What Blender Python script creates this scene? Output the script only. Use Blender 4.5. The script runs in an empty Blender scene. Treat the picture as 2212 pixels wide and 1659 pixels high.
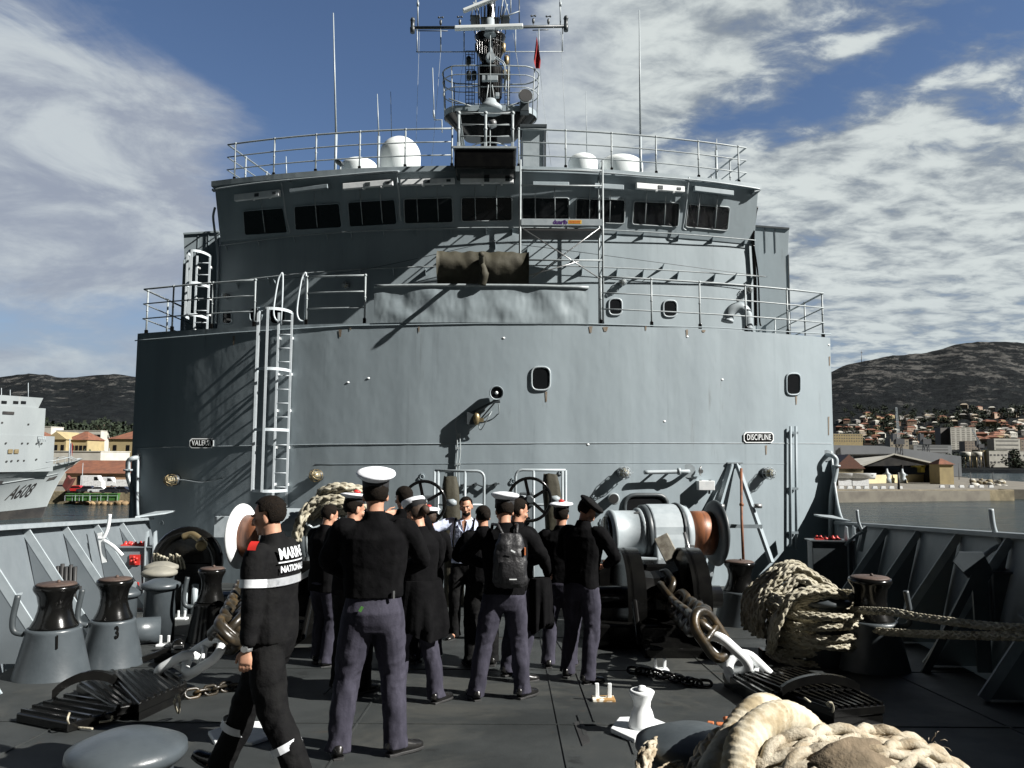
import bpy, bmesh, math, random
from math import sin, cos, pi, sqrt, atan, atan2, tan, radians as R
from mathutils import Vector as V, Matrix as M, noise as MN
sc = bpy.context.scene
COL = sc.collection
rnd = random.Random(7)
# ---------------------------------------------------------------- camera
F = 1750.0; CW, CH = 2212.0, 1659.0        # the photograph measured on a 2212 x 1659 grid
CAM = V((0, 0, 11.0)); PITCH = atan(160/F); ROLL = R(0.35)
cam = bpy.data.cameras.new('camera'); camo = bpy.data.objects.new('camera', cam); COL.objects.link(camo)
cam.sensor_width = 36; cam.lens = 36*F/CW; cam.clip_start = 0.05; cam.clip_end = 9000
camo.location = CAM
camo.rotation_euler = (M.Rotation(pi/2+PITCH, 3, 'X') @ M.Rotation(ROLL, 3, 'Z')).to_euler()
sc.camera = camo
# ---------------------------------------------------------------- light
SUN = V((1, -0.37, 0.80)).normalized()
sl = bpy.data.lights.new('sun', 'SUN'); sl.energy = 5.0; sl.angle = R(0.5); sl.color = (1, .97, .92)
so = bpy.data.objects.new('sun', sl); COL.objects.link(so)
so.rotation_euler = SUN.to_track_quat('Z', 'Y').to_euler()
sc.view_settings.view_transform = 'Standard'; sc.view_settings.look = 'None'
sc.view_settings.exposure = 1.05; sc.view_settings.gamma = 1.0
try: sc.view_settings.use_curve_mapping = False
except Exception: pass
# ---------------------------------------------------------------- node helpers
class NT:
    def __init__(s, nt): s.nt = nt; s.n = nt.nodes; s.l = nt.links
    def new(s, t, **k):
        n = s.n.new(t)
        for a, b in k.items(): setattr(n, a, b)
        return n
    def link(s, a, b): s.l.new(a, b)
    def _in(s, sock, v):
        if v is None: return
        if hasattr(v, 'is_output') or hasattr(v, 'links'): s.l.new(v, sock)
        else: sock.default_value = v
    def math(s, op, a, b=None, c=None, clamp=False):
        n = s.new('ShaderNodeMath', operation=op); n.use_clamp = clamp
        s._in(n.inputs[0], a); s._in(n.inputs[1], b); s._in(n.inputs[2], c)
        return n.outputs[0]
    def mix(s, f, a, b, mode='MIX'):
        n = s.new('ShaderNodeMix', data_type='RGBA', blend_type=mode)
        s._in(n.inputs[0], f); s._in(n.inputs[6], a); s._in(n.inputs[7], b)
        return n.outputs[2]
    def noise(s, vec, scale, detail=4, rough=.55, dist=0):
        n = s.new('ShaderNodeTexNoise'); s._in(n.inputs['Vector'], vec)
        n.inputs['Scale'].default_value = scale; n.inputs['Detail'].default_value = detail
        n.inputs['Roughness'].default_value = rough; n.inputs['Distortion'].default_value = dist
        return n.outputs['Fac']
    def ramp(s, f, lo, hi):
        n = s.new('ShaderNodeMapRange', interpolation_type='SMOOTHSTEP'); s._in(n.inputs[0], f)
        n.inputs[1].default_value = lo; n.inputs[2].default_value = hi
        return n.outputs[0]
    def mapping(s, vec, scale=(1,1,1), rot=(0,0,0), loc=(0,0,0)):
        n = s.new('ShaderNodeMapping'); s._in(n.inputs[0], vec)
        n.inputs['Scale'].default_value = scale; n.inputs['Rotation'].default_value = rot; n.inputs['Location'].default_value = loc
        return n.outputs[0]
def c4(c): return (c[0], c[1], c[2], 1)
# ---------------------------------------------------------------- sky
wd = bpy.data.worlds.new('World'); sc.world = wd; wd.use_nodes = True
t = NT(wd.node_tree); t.n.clear()
sky = t.new('ShaderNodeTexSky', sky_type='NISHITA'); sky.sun_disc = False
sky.sun_elevation = math.asin(SUN.z); sky.sun_rotation = atan2(SUN.x, SUN.y)
sky.air_density = 1.0; sky.dust_density = 0.3; sky.ozone_density = 3.0; sky.altitude = 50
tc = t.new('ShaderNodeTexCoord'); sx = t.new('ShaderNodeSeparateXYZ'); t.link(tc.outputs['Generated'], sx.inputs[0])
X, Y, Z = sx.outputs
zz = t.math('ADD', t.math('MAXIMUM', Z, 0.0), 0.16)
cb = t.new('ShaderNodeCombineXYZ'); t._in(cb.inputs[0], t.math('DIVIDE', X, zz)); t._in(cb.inputs[1], t.math('DIVIDE', Y, zz)); 
pl = cb.outputs[0]
def blob(u, v, su, sv, ang, amp):
    """a bank of cloud (or a gap in it) round one direction of the sky"""
    a = (u-1106)/F; b = (829.5-v)/F
    d = V((a, cos(PITCH)-b*sin(PITCH), b*cos(PITCH)+sin(PITCH))).normalized()
    dx = t.math('SUBTRACT', X, d.x); dz = t.math('SUBTRACT', Z, d.z)
    ca, sa = cos(ang), sin(ang)
    p = t.math('DIVIDE', t.math('ADD', t.math('MULTIPLY', dx, ca), t.math('MULTIPLY', dz, sa)), su/F)
    q = t.math('DIVIDE', t.math('SUBTRACT', t.math('MULTIPLY', dz, ca), t.math('MULTIPLY', dx, sa)), sv/F)
    r = t.math('ADD', t.math('MULTIPLY', p, p), t.math('MULTIPLY', q, q))
    return t.math('MULTIPLY', t.math('EXPONENT', t.math('MULTIPLY', r, -1.0)), amp)
cov = None
for bl in [(120, 400, 430, 330, 0.1, .40), (60, 250, 330, 150, -.2, .14), (330, 60, 260, 70, -.35, -.22), (90, 80, 200, 60, .1, -.06), (420, 190, 200, 50, -.35, .22), (120, 560, 300, 120, .1, .12), (300, 640, 200, 60, 0, .06), (90, 790, 300, 40, .05, .16),
        (820, 200, 270, 330, 0, -.54), (560, 60, 220, 90, -.5, -.14), (640, 420, 150, 200, .0, -.22), (230, 110, 110, 28, -.35, -.22), (480, 110, 200, 26, -.3, .16), (660, 60, 160, 30, -.3, .16), (60, 690, 330, 50, .08, -.16),
        (1300, 200, 230, 130, .6, .34), (1560, 70, 330, 90, .5, .34), (1240, 60, 190, 150, 0, .30), (1480, 330, 330, 60, .2, .12), (1900, 260, 380, 40, .3, .22), (2050, 130, 90, 30, .3, .22), (1820, 110, 110, 26, .3, .16),
        (1480, 290, 210, 34, .22, -.26), (1790, 200, 220, 40, .45, -.22), (2080, 90, 280, 60, .35, -.30), (1960, 215, 260, 30, .3, -.14), (2190, 200, 120, 40, .3, -.12),
        (1960, 480, 560, 250, .1, .42), (1500, 420, 300, 90, 0, .22), (1830, 745, 150, 40, 0, -.10), (2000, 700, 400, 60, .0, .1)]:
    b_ = blob(*bl); cov = b_ if cov is None else t.math('ADD', cov, b_)
dirv = tc.outputs['Generated']
n1 = t.noise(t.mapping(dirv, (1.0, 1.0, 1.9), (0, .35, 0)), 3.4, 9, .60, .5)      # broad soft veils
n1b = t.noise(t.mapping(dirv, (1.0, 1.0, 3.2), (0, .5, 0)), 11.0, 6, .6, .4)
n2 = t.noise(t.mapping(pl, (1.0, 1.35, 1), (0, 0, -.35)), 7.5, 6, .60, .25)       # mackerel cloud
n2b = t.noise(t.mapping(pl, (1.0, 1.5, 1), (0, 0, -.5), (4, 2, 0)), 2.6, 4, .55, .3)
side = t.ramp(X, -.02, .16)
nl = t.math('ADD', t.math('MULTIPLY', n1, .72), t.math('MULTIPLY', n1b, .28))
nr_ = t.math('ADD', t.math('MULTIPLY', n2, .50), t.math('ADD', t.math('MULTIPLY', n2b, .28), t.math('MULTIPLY', n1, .22)))
nn = t.math('ADD', t.math('MULTIPLY', nl, t.math('SUBTRACT', 1.0, side)), t.math('MULTIPLY', nr_, side))
nn = t.math('ADD', t.math('MULTIPLY', t.math('SUBTRACT', nn, .5), t.math('ADD', 1.6, t.math('MULTIPLY', side, .45))), .5)
den = t.math('MULTIPLY', t.ramp(t.math('ADD', nn, cov), .38, .84), .97)
n3 = t.noise(t.mapping(dirv, (1, 1, 2.4), (0, .3, 0), (3, 1, 0)), 6.0, 7, .62, .4)
sl_ = t.ramp(n3, .36, .64); sr_ = t.ramp(t.math('ADD', t.math('MULTIPLY', n2, .7), t.math('MULTIPLY', n2b, .3)), .36, .60)
shade = t.math('ADD', t.math('MULTIPLY', sl_, t.math('SUBTRACT', 1.0, side)), t.math('MULTIPLY', sr_, side))
shade = t.math('MULTIPLY', shade, t.ramp(den, .25, 1.0))
sl2 = t.math('SUBTRACT', 1.0, side)
ccol = t.mix(shade, t.mix(sl2, c4((.135, .155, .175)), c4((.155, .175, .215))), t.mix(sl2, c4((.33, .355, .35)), c4((.275, .30, .315))))
hz = t.ramp(Z, 0.26, 0.0)
ccol = t.mix(t.math('MULTIPLY', hz, .45), ccol, c4((.20, .235, .265)))
bgsky = t.new('ShaderNodeBackground'); bgsky.inputs[1].default_value = 0.05
# sky dimmed at the zenith and behind the camera to cut its ambient light
fill_dim = t.math('MULTIPLY', t.math('ADD', .04, t.math('MULTIPLY', t.ramp(Y, -.05, .66), .96)), t.math('SUBTRACT', 1.0, t.math('MULTIPLY', t.ramp(Z, .5, .8), .88)))
skc = t.mix(1.0, sky.outputs[0], c4((.84, .85, .92)), 'MULTIPLY')
skc = t.mix(t.math('MULTIPLY', t.ramp(Z, .22, .0), .9), skc, c4((2.6, 3.2, 4.1)))
t.link(t.mix(fill_dim, c4((0, 0, 0)), skc), bgsky.inputs[0])
bgc = t.new('ShaderNodeBackground'); t.link(t.mix(fill_dim, c4((0, 0, 0)), ccol), bgc.inputs[0]); bgc.inputs[1].default_value = 1.0
ms = t.new('ShaderNodeMixShader'); t.link(den, ms.inputs[0]); t.link(bgsky.outputs[0], ms.inputs[1]); t.link(bgc.outputs[0], ms.inputs[2])
wo = t.new('ShaderNodeOutputWorld'); t.link(ms.outputs[0], wo.inputs[0])
# ---------------------------------------------------------------- where a direction meets a depth or the deck
def ray(u, v):
    a = (u-CW/2)/F; b = (CH/2-v)/F
    a, b = a*cos(ROLL)-b*sin(ROLL), a*sin(ROLL)+b*cos(ROLL)
    return V((a, cos(PITCH)-b*sin(PITCH), b*cos(PITCH)+sin(PITCH)))
def P(u, v, d):
    r = ray(u, v); return CAM + r*(d/r.y)
SHEER = 0.0629; DECK0 = CAM.z-1.6
def dz(y): return DECK0 - SHEER*y
def G(u, v, up=0.0):
    r = ray(u, v); k = (CAM.z-DECK0-up)/(-r.z-SHEER*r.y); return CAM + r*k
def px(n, d): return n*d/F
XC = -0.66
RF = random.Random(41); FAC = [RF.uniform(-.013, .013) for _ in range(40)]
def facet(x):
    k = (x+18)/.93; i = int(k); q = k-i; q = min(1, max(0, (q-.0))); return FAC[i % 40]+(FAC[(i+1) % 40]-FAC[i % 40])*q
def sA(x, z): return 17.0+.0277*(x-XC)**2+facet(x)
def sB(x, z): return 19.0+.026*(x-XC)**2
ZB = P(1000, 497, 19).z
def sC(x, z): return 18.97+.026*(x-XC)**2-.34*(z-ZB)
def hit(u, v, s, off=0.0):
    r = ray(u, v); y = 18.0
    for _ in range(12):
        p = CAM+r*(y/r.y); y = s(p.x, p.z)
    p = CAM+r*(y/r.y); p.y -= off; return p
# ---------------------------------------------------------------- mesh builder
class MB:
    def __init__(s): s.v = []; s.f = []; s.mi = []; s.sm = []
    def add(s, vs, fs, mi=0, smooth=False):
        o = len(s.v); s.v += [tuple(v) for v in vs]
        for f in fs: s.f.append(tuple(i+o for i in f)); s.mi.append(mi); s.sm.append(smooth)
        return s
    def box(s, c, size, rot=None, mi=0):
        c = V(c); h = V(size)/2; vs = []
        for x in (-1, 1):
            for y in (-1, 1):
                for z in (-1, 1):
                    p = V((x*h.x, y*h.y, z*h.z))
                    if rot is not None: p = rot @ p
                    vs.append(c+p)
        return s.add(vs, [(0,1,3,2),(4,6,7,5),(0,4,5,1),(2,3,7,6),(0,2,6,4),(1,5,7,3)], mi)
    def bar(s, a, b, w, h=None, up=(0,0,1), mi=0):
        """a square bar from a to b"""
        a, b = V(a), V(b); d = b-a; L = d.length; h = h or w
        if L < 1e-6: return s
        d.normalize(); u = V(up)
        if abs(d.dot(u)) > .98: u = V((0,1,0))
        x = d.cross(u).normalized(); z = x.cross(d)
        rot = M((x, d, z)).transposed()
        return s.box((a+b)/2, (w, L, h), rot, mi)
    def tube(s, pts, r, n=8, mi=0, closed=False, cap=True, sy=1.0):
        pts = [V(p) for p in pts]; N = len(pts)
        if N < 2: return s
        rr = r if isinstance(r, (list, tuple)) else [r]*N
        tg = []
        for i in range(N):
            if closed: d = pts[(i+1) % N]-pts[i-1]
            else: d = pts[min(i+1, N-1)]-pts[max(i-1, 0)]
            tg.append(d.normalized() if d.length > 1e-9 else V((0,0,1)))
        u = V((0,0,1)) if abs(tg[0].z) < .9 else V((1,0,0))
        x = tg[0].cross(u).normalized(); vs = []
        for i in range(N):
            x = (x-tg[i]*x.dot(tg[i])).normalized(); y = tg[i].cross(x)
            for k in range(n):
                a = 2*pi*k/n; vs.append(pts[i]+x*(cos(a)*rr[i])+y*(sin(a)*rr[i]*sy))
        fs = []
        for i in range(N if closed else N-1):
            j = (i+1) % N
            for k in range(n):
                l = (k+1) % n; fs.append((i*n+k, i*n+l, j*n+l, j*n+k))
        if cap and not closed:
            fs.append(tuple(range(n-1, -1, -1))); fs.append(tuple((N-1)*n+k for k in range(n)))
        o = len(s.f); s.add(vs, fs, mi, True)
        if cap and not closed: s.sm[-1] = s.sm[-2] = False
        return s
    def lathe(s, prof, o=(0,0,0), axis=(0,0,1), n=24, mi=0, smooth=True, sx=1.0):
        """prof: (radius, height) pairs along axis"""
        o = V(o); z = V(axis).normalized(); u = V((0,1,0)) if abs(z.y) < .9 else V((1,0,0))
        x = u.cross(z).normalized(); y = z.cross(x); vs = []
        for r_, h in prof:
            for k in range(n):
                a = 2*pi*k/n; vs.append(o+z*h+x*(cos(a)*r_*sx)+y*(sin(a)*r_))
        fs = []
        for i in range(len(prof)-1):
            for k in range(n):
                l = (k+1) % n; fs.append((i*n+k, i*n+l, (i+1)*n+l, (i+1)*n+k))
        fs.append(tuple(range(n-1, -1, -1))); fs.append(tuple((len(prof)-1)*n+k for k in range(n)))
        s.add(vs, fs, mi, smooth); s.sm[-1] = s.sm[-2] = False
        return s
    def ball(s, c, r, rot=None, nu=14, nv=9, mi=0):
        c = V(c); r = (r, r, r) if not isinstance(r, (tuple, list)) else r
        vs = [(0,0,-1)]
        for j in range(1, nv):
            b = -pi/2+pi*j/nv
            for i in range(nu):
                a = 2*pi*i/nu; vs.append((cos(b)*cos(a), cos(b)*sin(a), sin(b)))
        vs.append((0,0,1)); w = []
        for p in vs:
            q = V((p[0]*r[0], p[1]*r[1], p[2]*r[2]))
            if rot is not None: q = rot @ q
            w.append(c+q)
        fs = [(0, 1+(i+1) % nu, 1+i) for i in range(nu)]
        for j in range(nv-2):
            for i in range(nu):
                a = 1+j*nu+i; b = 1+j*nu+(i+1) % nu; fs.append((a, b, b+nu, a+nu))
        e = len(w)-1; q = 1+(nv-2)*nu
        fs += [(q+i, q+(i+1) % nu, e) for i in range(nu)]
        return s.add(w, fs, mi, True)
    def grid(s, rows, mi=0, smooth=True, closed=False):
        n = len(rows[0]); vs = [p for r_ in rows for p in r_]; fs = []
        for i in range(len(rows)-1):
            for k in range(n if closed else n-1):
                l = (k+1) % n; fs.append((i*n+k, i*n+l, (i+1)*n+l, (i+1)*n+k))
        return s.add(vs, fs, mi, smooth)
    def prism(s, pts, ext, mi=0):
        """flat outline pts pushed along ext"""
        n = len(pts); e = V(ext); vs = [V(p) for p in pts]+[V(p)+e for p in pts]
        fs = [tuple(range(n-1, -1, -1)), tuple(range(n, 2*n))]+[(k, (k+1) % n, n+(k+1) % n, n+k) for k in range(n)]
        return s.add(vs, fs, mi)
    def sheet(s, rows, th, mi=0, smooth=True):
        """a plate of thickness th from a grid of points"""
        up = rows; dn = [[V(p)+V(th) for p in r_] for r_ in rows]
        s.grid(up, mi, smooth); s.grid([list(reversed(r_)) for r_ in dn], mi, smooth)
        n = len(rows[0]); m = len(rows)
        edge = [(0, k) for k in range(n)]+[(i, n-1) for i in range(1, m)]+[(m-1, k) for k in range(n-2, -1, -1)]+[(i, 0) for i in range(m-2, -1, -1)]
        E = [up[i][k] for i, k in edge]; D_ = [dn[i][k] for i, k in edge]
        s.grid([E+[E[0]], D_+[D_[0]]], mi, False)
        return s
    def build(s, name, mat, parent=None, bevel=0.0, seg=2, weld=False, recalc=True):
        me = bpy.data.meshes.new(name)
        o = V((0,0,0))
        if parent is not None: o = V(parent['_o']) if '_o' in parent else V((0,0,0))
        me.from_pydata([(p[0]-o.x, p[1]-o.y, p[2]-o.z) for p in s.v], [], s.f)
        mats = mat if isinstance(mat, (list, tuple)) else [mat]
        for m_ in mats: me.materials.append(m_)
        me.polygons.foreach_set('material_index', s.mi); me.polygons.foreach_set('use_smooth', s.sm)
        if recalc:
            bm = bmesh.new(); bm.from_mesh(me)
            if weld: bmesh.ops.remove_doubles(bm, verts=bm.verts, dist=1e-4)
            bmesh.ops.recalc_face_normals(bm, faces=bm.faces); bm.to_mesh(me); bm.free()
        me.update()
        ob = bpy.data.objects.new(name, me); COL.objects.link(ob)
        if parent is not None: ob.parent = parent; ob['_o'] = tuple(o)
        if bevel:
            b = ob.modifiers.new('bevel', 'BEVEL'); b.width = bevel; b.segments = seg; b.limit_method = 'ANGLE'; b.angle_limit = R(35); b.harden_normals = False
        return ob
def tag(o, label=None, cat=None, group=None, kind=None):
    if label: o['label'] = label
    if cat: o['category'] = cat
    if group: o['group'] = group
    if kind: o['kind'] = kind
    return o
def root(name, loc, label, cat, group=None):
    o = bpy.data.objects.new(name, None); COL.objects.link(o); o.location = loc; o.empty_display_size = .2
    o['_o'] = tuple(loc); return tag(o, label, cat, group)
def dup(o, loc=None, rotz=None, scale=None, label=None, parent=None):
    c = o.copy(); COL.objects.link(c)
    if parent is not None: c.parent = parent
    if loc is not None: c.location = loc; c['_o'] = tuple(loc)
    if rotz is not None: c.rotation_euler.z = rotz
    if scale is not None: c.scale = scale if isinstance(scale, (tuple, list)) else (scale,)*3
    if label: c['label'] = label
    for ch in list(o.children): dup(ch, parent=c)
    return c
def spline(pts, n=8, closed=False):
    """smooth path through points"""
    pts = [V(p) for p in pts]; N = len(pts); out = []
    for i in range(N if closed else N-1):
        if closed: a, b, c, d = pts[i-1], pts[i], pts[(i+1) % N], pts[(i+2) % N]
        else: a, b, c, d = pts[max(i-1, 0)], pts[i], pts[i+1], pts[min(i+2, N-1)]
        for k in range(n):
            q = k/n; out.append(.5*((2*b)+(c-a)*q+(2*a-5*b+4*c-d)*q*q+(3*b-a-3*c+d)*q**3))
    if not closed: out.append(pts[-1])
    return out
def text_mesh(s, size, extr=.002, bold=0.0, sx=1.0, spacing=1.0, shear=0.0):
    cu = bpy.data.curves.new('lettering', 'FONT'); cu.body = s; cu.size = size; cu.extrude = extr; cu.offset = bold
    cu.align_x = 'CENTER'; cu.align_y = 'CENTER'; cu.space_character = spacing; cu.resolution_u = 3; cu.shear = shear
    ob = bpy.data.objects.new('lettering', cu); COL.objects.link(ob)
    me = bpy.data.meshes.new_from_object(ob); bpy.data.objects.remove(ob)
    vs = [(v.co.x*sx, v.co.y, v.co.z) for v in me.vertices]; fs = [tuple(p.vertices) for p in me.polygons]
    bpy.data.meshes.remove(me); return vs, fs
def put_text(mb, s, o, xdir, ydir, size, extr=.002, bold=0.0, sx=1.0, mi=0, spacing=1.0, warp=None, shear=0.0):
    vs, fs = text_mesh(s, size, extr, bold, sx, spacing, shear); o, xd, yd = V(o), V(xdir).normalized(), V(ydir).normalized(); zd = xd.cross(yd)
    w = [o+xd*a+yd*b+zd*c for a, b, c in vs]
    if warp: w = [warp(p) for p in w]
    mb.add(w, fs, mi)
# ---------------------------------------------------------------- materials
def mk(name, c, c2=None, rough=.5, metal=0.0, scale=3.0, stretch=(1,1,1), lo=.35, hi=.7, bump=0.0, bscale=40.0, bdist=.01,
       stain=None, sscale=2.0, slo=.62, shi=.75, sstretch=(1,1,1), dents=0.0, spec=.5, fine=0.0, rvar=.12, sheen=0.0, coat=0.0, emis=None, bands=0.0):
    m = bpy.data.materials.new(name); m.use_nodes = True; t = NT(m.node_tree); b = t.n['Principled BSDF']
    tc = t.new('ShaderNodeTexCoord'); o = tc.outputs['Object']
    nz = t.noise(t.mapping(o, stretch), scale, 6, .6)
    f = t.ramp(nz, lo, hi)
    col = t.mix(f, c4(c), c4(c2 if c2 else tuple(x*.72 for x in c)))
    if bands:
        nb_ = t.noise(t.mapping(o, (1.0, .15, .04)), 1.15, 3, .6); col = t.mix(t.math('MULTIPLY', t.ramp(nb_, .35, .62), bands), col, c4(tuple(min(1, x*1.22) for x in c)))
        nb2 = t.noise(t.mapping(o, (2.2, .3, .10), (0,0,0), (9,3,1)), 2.4, 5, .7); col = t.mix(t.math('MULTIPLY', t.ramp(nb2, .55, .75), bands*.8), col, c4(tuple(x*.66 for x in c)))
        nr2 = t.noise(t.mapping(o, (1, 1, .35), (0,0,0), (2,8,4)), 5.5, 8, .75); col = t.mix(t.math('MULTIPLY', t.ramp(nr2, .71, .80), .7), col, c4((.10,.075,.05)))
        nw = t.noise(t.mapping(o, (1, 1, 1), (0,0,0), (7,1,2)), 3.2, 9, .8); col = t.mix(t.math('MULTIPLY', t.ramp(nw, .66, .72), .45), col, c4(tuple(min(1, x*1.5) for x in c)))
    if fine:
        nf = t.noise(o, bscale*1.5, 3, .6)
        col = t.mix(t.math('MULTIPLY', t.ramp(nf, .35, .65), fine), col, c4(tuple(x*.55 for x in c)))
    rg = t.math('ADD', t.math('MULTIPLY', nz, rvar*2), rough-rvar)
    if stain:
        ns = t.noise(t.mapping(o, sstretch, (0,0,0), (5.3, 2.1, 7.7)), sscale, 7, .68)
        sf = t.ramp(ns, slo, shi); col = t.mix(sf, col, c4(stain))
        rg = t.math('ADD', rg, t.math('MULTIPLY', sf, .15))
    t.link(col, b.inputs['Base Color']); t.link(rg, b.inputs['Roughness'])
    b.inputs['Metallic'].default_value = metal; b.inputs['Specular IOR Level'].default_value = spec
    if coat: b.inputs['Coat Weight'].default_value = coat; b.inputs['Coat Roughness'].default_value = .12
    if sheen: b.inputs['Sheen Weight'].default_value = sheen
    if emis: b.inputs['Emission Color'].default_value = c4(emis); b.inputs['Emission Strength'].default_value = 1
    nrm = None
    if dents:
        bd = t.new('ShaderNodeBump'); bd.inputs['Strength'].default_value = 1; bd.inputs['Distance'].default_value = dents
        t.link(t.noise(t.mapping(o, (1, 1, .55)), 1.3, 3, .5), bd.inputs['Height']); nrm = bd.outputs[0]
    if bump:
        bb = t.new('ShaderNodeBump'); bb.inputs['Strength'].default_value = bump; bb.inputs['Distance'].default_value = bdist
        t.link(t.noise(o, bscale, 5, .6), bb.inputs['Height'])
        if nrm: t.link(nrm, bb.inputs['Normal'])
        nrm = bb.outputs[0]
    if nrm: t.link(nrm, b.inputs['Normal'])
    return m
GR = (.236, .280, .303)
HULL = mk('hull paint', GR, (.198, .238, .262), .5, scale=.9, stretch=(1,1,.25), bump=.12, bscale=90, bdist=.004, dents=.022,
          stain=(.15,.17,.175), sscale=1.6, slo=.6, shi=.82, sstretch=(3,3,.35), spec=.45, bands=.55)
HOUSE = mk('deckhouse paint', (.248,.292,.314), (.212,.254,.275), .5, scale=1.0, stretch=(1,1,.3), bump=.1, bscale=80, bdist=.004, dents=.018,
          stain=(.16,.17,.17), sscale=1.4, slo=.62, shi=.85, sstretch=(3,3,.4), spec=.4, bands=.45)
DENT = mk('dented plate', (.246,.290,.310), (.21,.25,.27), .48, scale=1.5, bump=.1, bscale=80, bdist=.004, dents=.10, spec=.5)
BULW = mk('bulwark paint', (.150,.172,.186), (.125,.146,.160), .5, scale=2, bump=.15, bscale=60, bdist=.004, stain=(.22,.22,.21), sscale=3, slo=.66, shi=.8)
RAIL = mk('railing paint', (.32,.355,.365), (.24,.27,.28), .45, scale=8, stain=(.18,.11,.06), sscale=9, slo=.68, shi=.76)
PIPE = mk('pipe paint', (.34,.38,.40), (.27,.31,.33), .4, scale=5)
LADDER = mk('ladder paint', (.55,.60,.63), (.45,.50,.53), .45, scale=5, stain=(.2,.14,.08), sscale=8, slo=.7, shi=.78)
def deck_mat():
    m = bpy.data.materials.new('non slip deck paint'); m.use_nodes = True; t = NT(m.node_tree); b = t.n['Principled BSDF']; o = t.new('ShaderNodeTexCoord').outputs['Object']
    col = t.mix(t.ramp(t.noise(o, .9, 7, .65, .3), .35, .65), c4((.033,.037,.037)), c4((.018,.021,.021)))
    col = t.mix(t.math('MULTIPLY', t.ramp(t.noise(t.mapping(o, (1,1,1), (0,0,0), (3,7,0)), .55, 8, .72, .6), .50, .66), .8), col, c4((.056,.057,.051)))     # worn, dusty paths
    col = t.mix(t.math('MULTIPLY', t.ramp(t.noise(t.mapping(o, (1,1,1), (0,0,0), (8,2,0)), 1.7, 9, .75, .4), .60, .72), .9), col, c4((.062,.036,.018)))    # rust bloom
    col = t.mix(t.math('MULTIPLY', t.ramp(t.noise(t.mapping(o, (1,1,1), (0,0,0), (1,9,0)), 2.6, 8, .7), .60, .68), .8), col, c4((.009,.010,.010)))         # oil
    col = t.mix(t.math('MULTIPLY', t.ramp(t.noise(t.mapping(o, (1,5,1), (0,0,.6)), 6.0, 9, .8), .68, .74), .6), col, c4((.075,.078,.076)))                    # scuffs
    col = t.mix(t.math('MULTIPLY', t.ramp(t.noise(o, 130, 3, .7), .52, .75), .35), col, c4((.045,.047,.045)))                                              # grit
    t.link(col, b.inputs['Base Color']); t.link(t.math('ADD', .42, t.math('MULTIPLY', t.noise(o, 1.4, 6, .7), .4)), b.inputs['Roughness']); b.inputs['Specular IOR Level'].default_value = .4
    bb = t.new('ShaderNodeBump'); bb.inputs['Strength'].default_value = .8; bb.inputs['Distance'].default_value = .004; t.link(t.noise(o, 170, 4, .7), bb.inputs['Height'])
    b2 = t.new('ShaderNodeBump'); b2.inputs['Strength'].default_value = .6; b2.inputs['Distance'].default_value = .02; t.link(t.noise(o, 1.1, 4, .5), b2.inputs['Height']); t.link(b2.outputs[0], bb.inputs['Normal']); t.link(bb.outputs[0], b.inputs['Normal'])
    return m
DECK = deck_mat()
DKG = mk('dark grey paint', (.055,.065,.071), (.038,.046,.050), .42, scale=5, bump=.2, bscale=45, bdist=.004, stain=(.11,.065,.03), sscale=5, slo=.68, shi=.76)
MIDG = mk('mid grey paint', (.064,.076,.084), (.048,.058,.065), .34, scale=4, bump=.25, bscale=35, bdist=.005, stain=(.10,.07,.045), sscale=5, slo=.68, shi=.8)
RUSTTOP = mk('worn rusty top', (.085,.055,.042), (.045,.032,.027), .65, scale=9, bump=.3, bscale=60)
BLACK = mk('black gloss paint', (.004,.004,.004), (.006,.006,.0055), .17, scale=6, bump=.15, bscale=25, bdist=.004, spec=.35, rvar=.05)
RUST = mk('rust', (.20,.075,.03), (.09,.035,.02), .65, scale=7, bump=.4, bscale=50, bdist=.006)
RUSTDRUM = mk('rusty drum', (.26,.10,.045), (.12,.05,.028), .42, scale=3, stretch=(6,1,1), bump=.3, bscale=70, bdist=.004, metal=.2)
CHAINB = mk('tarred chain', (.022,.018,.012), (.07,.045,.018), .33, scale=7, lo=.45, hi=.75, bump=.4, bscale=40, bdist=.006)
WHITE = mk('white paint', (.78,.80,.80), (.66,.69,.70), .42, scale=6, bump=.15, bscale=50, bdist=.003, stain=(.35,.25,.14), sscale=8, slo=.70, shi=.78)
WHITEC = mk('white cloth', (.80,.82,.86), (.72,.75,.80), .8, scale=5, bump=.2, bscale=60)
SHIRT = mk('pale blue shirt', (.62,.68,.86), (.55,.61,.80), .8, scale=5, bump=.3, bscale=30, bdist=.01)
DOME = mk('radome', (.74,.78,.78), (.66,.70,.70), .45, scale=1.5)
GLASS = mk('dark window glass', (.008,.009,.010), (.012,.012,.013), .06, scale=1, rvar=.01, spec=.35)
RUBBER = mk('rubber', (.02,.02,.02), (.03,.03,.03), .6)
CANVAS = mk('olive canvas', (.044,.040,.024), (.030,.027,.016), .75, scale=2.5, bump=.3, bscale=6, bdist=.05)
RED = mk('red paint', (.55,.03,.025), (.40,.03,.02), .45, scale=9)
BRASS = mk('brass', (.35,.28,.16), (.22,.17,.09), .4, metal=.6)
STEEL = mk('steel', (.35,.36,.36), (.25,.25,.25), .35, metal=.7, scale=8)
LAMPG = mk('lamp glass', (.30,.28,.20), (.22,.20,.14), .2, scale=5)
GREEN = mk('green plastic', (.05,.15,.03), (.035,.11,.022), .5)
ORANGE = mk('orange plastic', (.55,.16,.05), (.35,.12,.05), .6, scale=20)
def rope_mat(name, a, b_, d, sc=30):
    return mk(name, a, b_, .85, scale=sc*.3, lo=.38, hi=.68, bump=.9, bscale=sc*3, bdist=.006, stain=d, sscale=sc*.22, slo=.52, shi=.70, fine=.35)
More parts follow.
